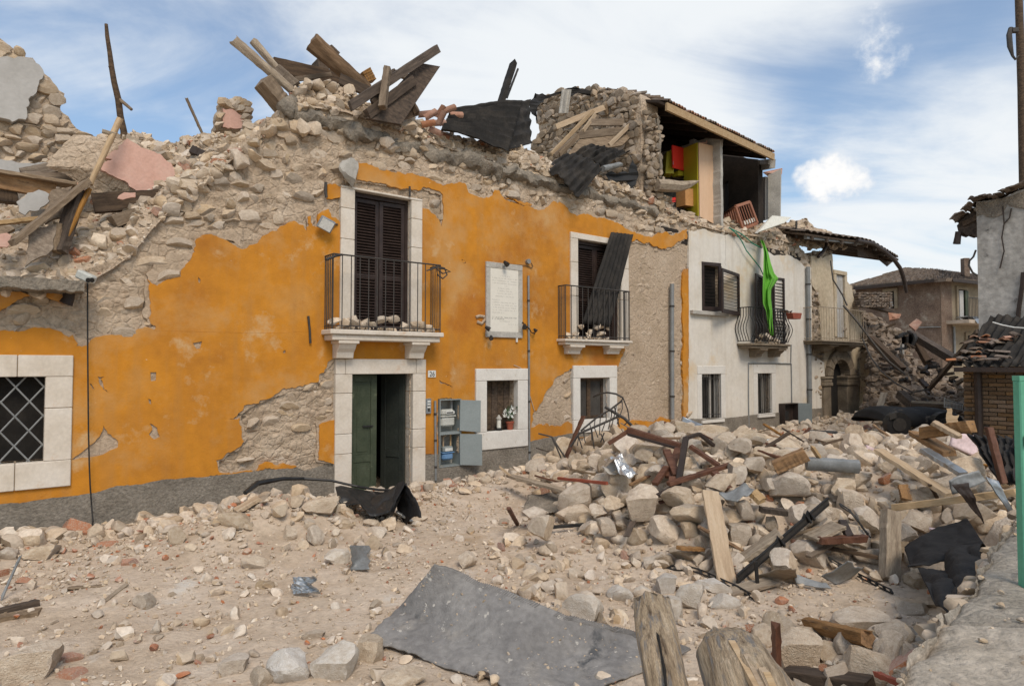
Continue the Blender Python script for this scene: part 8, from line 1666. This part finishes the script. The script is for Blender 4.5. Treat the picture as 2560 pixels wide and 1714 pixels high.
# ================================================================== STONES
KC = []
def B7(lb, zid, x, y, rx, ry, m=m_stone, name='stone', cat='stone', lod='hi', group=None, dz=0, up=0):
    g = ground_hit(q(zid, x, y + ry * .75), .16 if zid == 7 and y < 900 else 0); t = g.y + .05; k = ZT[zid][2] * t / F; c = pt(q(zid, x, y), t); KC.append((c, max(rx, ry) * k, min(rx, ry) * k)); a = rnd.uniform(-.25, .25) if rx > ry * 1.4 else rnd.uniform(0, 3)
    rz = np.array(Matrix.Rotation(rnd.uniform(-.4, .4), 3, 'Z') @ Matrix.Rotation(rnd.gauss(0, .15), 3, 'X')); return boulder(lb, c, rz @ np.diag([rx * k * 1.04, (rx + ry) * .5 * k, ry * k * 1.04]), m, rnd.randrange(14) if lod != 'br' else rnd.randrange(6), name, cat, lod, group)
KN = [('round pale boulder, biggest in the middle of the heap', 7, 725, 762, 97, 102), ('flat-faced boulder right of the biggest round one', 7, 935, 720, 108, 75), ('long slanting block below the flat-faced boulder', 7, 1010, 815, 110, 58), ('wedge-shaped boulder at the foot of the heap', 7, 850, 912, 113, 86),
 ('oval boulder right of the wedge-shaped one', 7, 1010, 912, 66, 64), ('small squarish block under the oval boulder', 7, 1075, 992, 48, 46), ('smooth pale block at the left foot of the heap', 7, 515, 890, 68, 66), ('dusty block between the pale block and the wedge', 7, 700, 950, 78, 52), ('flat block lying before the heap centre', 7, 990, 1050, 105, 50),
 ('pyramid-shaped stone on the heap crest', 7, 1310, 415, 78, 55), ('tilted angular block under the crest pyramid', 7, 1370, 530, 82, 55), ('grey rounded block beside the metal scrap', 7, 1290, 575, 52, 62), ('large split block high in the right of the heap', 7, 1590, 640, 128, 92), ('pale squared block near the sloping plank', 7, 1900, 660, 78, 62),
 ('large grey boulder right of the twisted steel', 7, 1720, 1055, 108, 92), ('round brown boulder behind the twisted steel', 7, 1490, 870, 46, 46), ('block touching the twisted steel mid-length', 7, 1640, 930, 52, 46), ('huge whitewashed block behind the rubber mat', 7, 370, 1375, 137, 88, m_pale), ('white block right of the huge whitewashed one', 7, 590, 1290, 86, 56, m_pale),
 ('whitish stone under the black strip', 7, 870, 1240, 62, 66, m_pale), ('tall whitish boulder beside the split log', 7, 1010, 1310, 80, 92, m_pale), ('flat lens-shaped stone right of the split log', 7, 1210, 1340, 106, 46, m_pale), ('white stone behind the lens-shaped one', 7, 1150, 1250, 98, 46, m_pale), ('white chunk leaning on the split log', 7, 905, 1385, 66, 76, m_pale),
 ('grey-brown boulder under the bent black strip', 7, 2060, 845, 84, 92), ('smooth long block by the right foot of the heap', 7, 2080, 1070, 92, 56), ('buried rough block below the metal scrap', 7, 1335, 790, 62, 70), ('pitted grey block beside the upright plank', 7, 1300, 935, 74, 66), ('stone shaped like a leaning cone at the left of the heap', 7, 125, 895, 66, 82),
 ('pale flat stone behind the leaning cone stone', 7, 90, 815, 90, 46), ('stone half under the window frames', 7, 740, 470, 66, 46), ('square block at the left of the heap under the foil', 7, 560, 760, 60, 46), ('brown stone beside the square block', 7, 470, 800, 62, 46), ('pale flat slab on the split block', 7, 1515, 640, 82, 40),
 ('big smooth boulder in the centre foreground', 9, 1870, 1080, 152, 128, m_pale), ('angular boulder right of the big smooth one', 9, 2190, 1080, 132, 122, m_pale), ('boulder cut by the bottom edge', 9, 1690, 1155, 100, 80), ('sharp wedge stone left of the big smooth boulder', 9, 1520, 1080, 92, 70), ('largest boulder in the bottom left corner', 9, 200, 1075, 165, 130),
 ('cream flat brick-like block in the left dust', 9, 935, 655, 82, 56), ('broad stone at the foot of the mound by the wall', 9, 1540, 130, 112, 62), ('brown rounded stone under the grey plinth', 9, 1150, 240, 72, 68), ('pale blocky stone in the left middle dust', 9, 1665, 400, 98, 50), ('tapered stone below the black panel', 9, 2050, 235, 70, 72), ('round stone left of the tapered one', 9, 1890, 215, 56, 54),
 ('big orange-tinged boulder on the mound', 9, 2090, 40, 122, 66), ('flat-topped pale stone by the cable end', 9, 270, 345, 92, 58), ('pale stone at the left edge under the plinth', 9, 50, 350, 72, 50), ('small square pale block before the mat', 9, 2040, 885, 72, 36), ('pyramid stone behind the mat tip', 10, 900, 100, 66, 70), ('cream boulder left of the mat, bottom', 10, 110, 725, 118, 82),
 ('pale broken boulder at the bottom edge below the mat', 10, 510, 815, 150, 66), ('stone under the left corner of the mat', 10, 310, 650, 82, 84), ('flat slab leaning by the parapet rubble', 8, 870, 1275, 128, 66), ('pale boulder behind the round timber', 8, 650, 1340, 96, 52), ('large smooth boulder near the bottom stake', 8, 570, 1420, 108, 108), ('squared block beside the bottom stake boulder', 8, 740, 1408, 84, 44),
 ('wide flat boulder at the lower right bottom', 8, 930, 1475, 148, 88), ('brown block against the parapet', 8, 1180, 1390, 62, 36), ('long flat slab below the black rag', 8, 1110, 1195, 108, 36), ('stone just under the black rag', 8, 1195, 1170, 58, 32), ('oval stone right of the clear ground', 8, 1130, 1068, 46, 50), ('white plaster chunk beside the grey shingle', 9, 2190, 370, 76, 52, m_pale)]
for k in KN: B7(k[0], *k[1:])
for lb, x, y, rx, ry in (('curved red brick piece in the left foreground', 450, 1030, 92, 30), ('dusty pink half brick at the bottom left', 460, 1140, 88, 48), ('red-faced brick by the plinth foot, left', 690, 290, 66, 26), ('bright red brick end at the left edge', 15, 480, 34, 34), ('dusty brick lying below the plinth', 840, 405, 54, 26)):
    B7(lb, 9, x, y, rx, ry, m_brick, 'brick_fragment', 'brick', 'br')
ZLAB = {'heapL': ('pale limestone block in the left half of the big heap', 'blocks in the left half of the heap'), 'heapR': ('pale limestone block in the right half of the big heap', 'blocks in the right half of the heap'), 'field': ('dusty stone on the far strewn street before the arched house', 'stones on the far street'),
        'wallfoot': ('angular stone along the foot of the orange wall', 'stones along the wall foot'), 'dust': ('stone half sunk in the trodden foreground dust', 'stones in the foreground dust'), 'parapet': ('rough stone in the small pile beside the parapet', 'stones beside the parapet'), 'mound': ('stone on the mound before the street door', 'stones on the door mound'),
        'slope': ('stone on the rubble slope behind the orange wall', 'stones on the rubble slope'), 'crest': ('stone on the broken crest of the orange house wall', 'stones on the broken crest'), 'crest2': ('stone on top of the white wall', 'stones on the white wall top'), 'farslope': ('stone on the collapsed slope beyond the arched house', 'stones on the collapsed slope'),
        'bal1': ('stone chip on the big balcony slab', 'chips on the big balcony'), 'bal2': ('stone chip on the right balcony slab', 'chips on the right balcony'), 'bal3': ('chip on the bulging balcony of the white house', 'chips on the bulging balcony')}
rs = random.Random(99)
def free(x, y, r):
    P = Vector((x, y, 0)); fd = FC - NF.dot(P)
    if fd > -r * .4: return False
    e = P - e0; e.z = 0
    if e.dot(rgt) > -.05 - r and (P - far_).dot(dx) < .2 and y > 1: return False
    if (P - sC).dot(u_) > -.1 and (P - sC).dot(GN) < .1 and x > sC.x - .3: return False
    return True
TP8 = [q(8, *p) for p in ((1080, 880), (1390, 750), (1510, 930), (1350, 1250), (1230, 1200), (1140, 1010))]
def hidesk(x, y, r):
    z_ = gh(x, y) + r * .5; px_, py_ = CX + F * x / y, HZ - F * (z_ - CAMH) / y
    if y < 7 and 2200 < px_ < 2500 and bool(pip(TP8, np.array([px_]), np.array([py_]))[0]): return True
    p = Vector((x, y, gh(x, y) + r * .5)); l = (p - EYE).length
    for c, R1, R2 in KC:
        lc = (c - EYE).length
        if (p - c).length < R2 + r * .5: return True
        if l < lc and lc - l < 1.6:
            e_ = EYE + (p - EYE) * (lc / l)
            if (e_ - c).length < R2 * .75 + r * .6: return True
    return False
def scatter(n, box, r0, r1, pw, zone, prob=None, m=None, sink=.35, flat=.5, bf=.05):
    k = 0; tries = 0
    while k < n and tries < n * 12:
        tries += 1; x = rs.uniform(box[0], box[1]); y = rs.uniform(box[2], box[3]); r = r0 * (r1 / r0) ** (rs.random() ** pw)
        if prob and rs.random() > prob(x, y): continue
        if abs(x / max(y, .1)) > .86 or not free(x, y, r): continue
        if r > .02 and hidesk(x, y, r): continue
        mm = m or (m_brick if rs.random() < bf else (m_gstone if rs.random() < .18 else m_stone)); z = gh(x, y) + r * (sink - .1 + .25 * rs.random())
        zn = zone(x, y) if callable(zone) else zone; add_stone((x, y, z), r, mm, zn, rr=rs, flat=flat); k += 1
def inpile(x, y):
    return bool(pip(RP, np.array([x]), np.array([y]))[0])
hp = lambda x, y: 'field' if y > 12.5 else ('heapL' if x < 2.6 else 'heapR')
scatter(330, (-.2, 7.5, 6.6, 12.5), .13, .27, 1.2, hp, lambda x, y: 1.0 if inpile(x, y) else .0, flat=.8, bf=0, sink=.5)
scatter(1500, (-.2, 8.5, 6.5, 13.0), .06, .15, 1.1, hp, lambda x, y: 1.0 if inpile(x, y) else .03, flat=.8)
scatter(3200, (-.3, 9.5, 6.4, 14.0), .022, .065, 1.0, hp, lambda x, y: 1.0 if inpile(x, y) else .06, bf=.10)
scatter(1500, (2, 16, 12.5, 22), .05, .17, 2.2, 'field', lambda x, y: 1 if inpile(x, y) else 0, m=None)
fdep = lambda x, y: NF.x * x + NF.y * y - FC
scatter(620, (-7.5, 2.5, 6.5, 13.5), .035, .15, 1.7, 'wallfoot', lambda x, y: max(0, 1 - fdep(x, y) / 1.3) if fdep(x, y) > 0 else 0, bf=.08)
scatter(2200, (-7.5, 4.5, 5, 13.5), .012, .05, 1.6, 'wallfoot', lambda x, y: max(0, 1 - fdep(x, y) / 2.2) ** .7 if fdep(x, y) > 0 else 0, bf=.09)
scatter(120, (-4.6, -1.2, 7.6, 10.2), .05, .16, 1.6, 'mound', None)
scatter(170, (-.6, 3.2, 5.2, 8.2), .03, .11, 1.3, 'dust', lambda x, y: .9 if not inpile(x, y) and x < 2.4 - .2 * (y - 5) and x + (y - 5) * .2 > .3 else .05)
scatter(900, (-5.5, 2.4, 4.0, 9.5), .018, .075, 2.0, 'dust', lambda x, y: .25 + .55 * max(0, fz(x, y, 2, .8, 3)) + .3 * (x < -2.2), bf=.08)
scatter(11000, (-5.5, 4.6, 3.6, 10.5), .005, .026, 1.6, 'dust', lambda x, y: .35 + .8 * max(0, fz(x, y, 4, .9, 4)), bf=.07)
scatter(160, (1.7, 3.9, 3.3, 5.6), .05, .14, 1.1, 'parapet', lambda x, y: math.exp(-((x - 2.7) / .75) ** 2 - ((y - 4.3) / .75) ** 2) * 1.2)
scatter(600, (1.3, 4.6, 3.2, 6.4), .015, .05, 1.2, 'parapet', lambda x, y: math.exp(-((x - 2.9) / .9) ** 2 - ((y - 4.4) / .9) ** 2) * 1.2, bf=.15)
# short broken pieces of wood among the blocks
for k in range(70):
    x, y = rs.uniform(0, 7), rs.uniform(7, 14)
    if not inpile(x, y) or not free(x, y, .3): continue
    a = rs.uniform(0, 3.14); l = rs.uniform(.12, .4); p = Vector((x, y, gh(x, y) + .16 + .08 * rs.random())); d = Vector((math.cos(a), math.sin(a), rs.gauss(0, .35))).normalized() * l
    plank('wood_scrap', 'short splintered piece of wood caught between the heap blocks', p - d, p + d, rs.uniform(.03, .09), rs.uniform(.015, .04), rs.choice([m_wood, m_owood, m_lwood, m_rust, m_dwood]), 'wood scrap', group='wood scraps in the heap')
LM = [(7, 1180, 950, 'the upright pale plank'), (7, 1560, 950, 'the twisted black steel section'), (7, 1000, 560, 'the brown window frames'), (7, 500, 300, 'the twisted balcony railing'), (7, 640, 540, 'the silver foil'), (7, 1600, 510, 'the orange-ended timber'), (7, 1850, 530, 'the grey gutter length'),
      (8, 1010, 900, 'the rotten post'), (8, 1280, 920, 'the big black cloth'), (8, 1370, 410, 'the pink foam board'), (8, 1120, 540, 'the long sloping plank'), (7, 1930, 970, 'the brown frame bar'), (7, 370, 620, 'the red batten'), (7, 140, 750, 'the square grey cloth'), (7, 1100, 1180, 'the black ladder-like strip'),
      (6, 480, 1400, 'the black flap by the door'), (5, 440, 1480, 'the hanging cable end'), (9, 1960, 560, 'the crumpled grey rag'), (9, 2330, 380, 'the grey shingle'), (10, 1100, 600, 'the rubber mat'), (8, 750, 1300, 'the weathered round timber'), (8, 470, 1450, 'the rusty stake'), (9, 1300, 500, 'the orange-brown dust patch'), (9, 120, 720, 'the charred timber at the left edge'),
      (8, 700, 300, 'the arched house step'), (8, 350, 330, 'the first barred window'), (6, 950, 1280, 'the gas pipe foot'), (8, 1180, 1400, 'the parapet foot'), (8, 180, 300, 'the galvanised flashing'), (15, 1050, 600, 'the pink painted wall block'), (15, 400, 1250, 'the split board door'), (15, 800, 1100, 'the short timber block'), (1, 1260, 620, 'the pink-plastered wall stump'),
      (2, 650, 380, 'the massive golden log'), (2, 1000, 500, 'the wide dark board'), (2, 1250, 600, 'the loose clay tiles'), (3, 440, 650, 'the curled corrugated sheet'), (3, 1100, 860, 'the peach wardrobe'), (3, 1600, 960, 'the cream board'), (1, 1300, 1000, 'the bare masonry left of the shutters'), (15, 200, 1400, 'the pale lamp on the ledge')]
LM += [(13, 640, 600, 'the higher orange-red panel'), (13, 460, 520, 'the lower orange-red panel'), (13, 570, 730, 'the hanging grey rags'), (13, 800, 790, 'the long charred beam'), (13, 345, 1260, 'the upright pale plank on the slope'), (13, 960, 1240, 'the bent wire basket'), (13, 700, 1370, 'the crushed car'), (13, 900, 950, 'the crooked leaning pole'), (13, 1200, 780, 'the shed roof corner')]
LMP = [(*q(a, x, y), t) for a, x, y, t in LM]
def where(p):
    c = Vector(p) - EYE; d = max(.1, c.y); X = CX + F * c.x / d; Y = HZ - F * c.z / d; L0 = min(LMP, key=lambda l: math.hypot(l[0] - X, (l[1] - Y) * 1.3)); dx_, dy_ = X - L0[0], Y - L0[1]
    if abs(dx_) > abs(dy_) * 1.2: r_ = 'left of' if dx_ < 0 else 'right of'
    else: r_ = 'above' if dy_ < 0 else 'below'
    return r_ + ' ' + L0[2]
ORD = ['largest', 'second largest', 'third largest', 'fourth largest', 'fifth largest', 'sixth largest', 'seventh largest', 'eighth largest']
def relabel(objs, noun, small, grp):
    bk = {}
    for o, size in objs: bk.setdefault(where(o.matrix_basis.translation), []).append((size, o))
    for wh_, l in bk.items():
        l.sort(key=lambda t: -t[0])
        for i, (s_, o) in enumerate(l):
            if len(l) == 1: o['label'] = 'the one ' + noun + ' just ' + wh_
            elif i < len(ORD): o['label'] = ORD[i] + ' ' + noun + ' just ' + wh_
            else: o['label'] = small + ' just ' + wh_; 
            o['group'] = grp + ' ' + wh_ if i >= len(ORD) else o.get('group', grp)
RL = []; RB = []
# choose the stones that show largest; the rest become loose rubble
BUD = 300 - len(KN)
def seen(j):
    p, sx, va, m, zone, rt = j; c = p - EYE
    if c.y < 2: return 0
    X = F * c.x / c.y; Y = F * c.z / c.y
    if abs(X) > 1300 or abs(Y + 55) > 880: return 0
    return max(sx) * sorted(sx)[1] / c.length ** 2 * (1 if zone not in ('slope',) else .8)
order = sorted(range(len(JK)), key=lambda i: -seen(JK[i])); single_ = set(); nb = 0
for i in order:
    if JK[i][3] in (m_stone, m_gstone, m_wstone, m_grstone) and nb < BUD: single_.add(i); nb += 1
brk = [i for i in order if JK[i][3] is m_brick][:90]; single_ |= set(brk)
rest = {}; LASTO = [None]; _b = boulder
def boulder(*a, **k):
    LASTO[0] = _b(*a, **k); return LASTO[0]
for i, (p, sx, va, m, zone, rt) in enumerate(JK):
    mx_ = rt @ np.diag(sx)
    if i in single_:
        lb, gr = ZLAB[zone]
        if m is m_brick:
            boulder(lb.replace('limestone block', 'red brick piece').replace('dusty stone', 'red brick piece').replace('angular stone', 'red brick piece').replace('rough stone', 'red brick piece').replace('pale ', '').replace('stone', 'red brick piece', 1) if 'red brick' not in lb else lb, p, rt @ np.diag([sx[0], sx[0] * .6, sx[0] * .4]), m, va, 'brick_fragment', 'brick', 'br', gr.replace('blocks', 'bricks').replace('stones', 'bricks')); RB.append((bpy.data.objects[-1] if 0 else LASTO[0], max(sx) / (p - EYE).length))
        else: boulder(lb, p, mx_, m, va, 'stone', 'stone', 'hi' if max(sx) / p.length > .012 else 'me', gr); RL.append((LASTO[0], max(sx) / (p - EYE).length))
    else:
        big = max(sx) / max(2, (p - EYE).length) > .008
        rest.setdefault((zone, m.name, big), []).append((tuple(p), mx_, va))
for (zone, mn, big), it in rest.items():
    o = joined('rubble' if 'brick' not in mn else 'brick_chips', it, MATS[mn], None, 'me' if big else 'lo', label={'heapL': 'small stones filling the left of the heap', 'heapR': 'small stones filling the right of the heap'}.get(zone, ZLAB[zone][0].replace('stone', 'small stones', 1)))
relabel(RL, 'pale limestone block', 'small pale limestone block', 'blocks'); relabel(RB, 'red brick fragment', 'small red brick fragment', 'brick fragments')
cs_ = [o for o in COL.objects if o.get('group') == 'charred pieces on the collapsed slope']; relabel([(o, o.dimensions.length) for o in cs_], 'charred splinter', 'small charred splinter', 'charred splinters')
ws_ = [o for o in COL.objects if o.get('group') == 'wood scraps in the heap']; relabel([(o, o.dimensions.length) for o in ws_], 'splintered wood scrap', 'small splintered wood scrap', 'wood scraps')
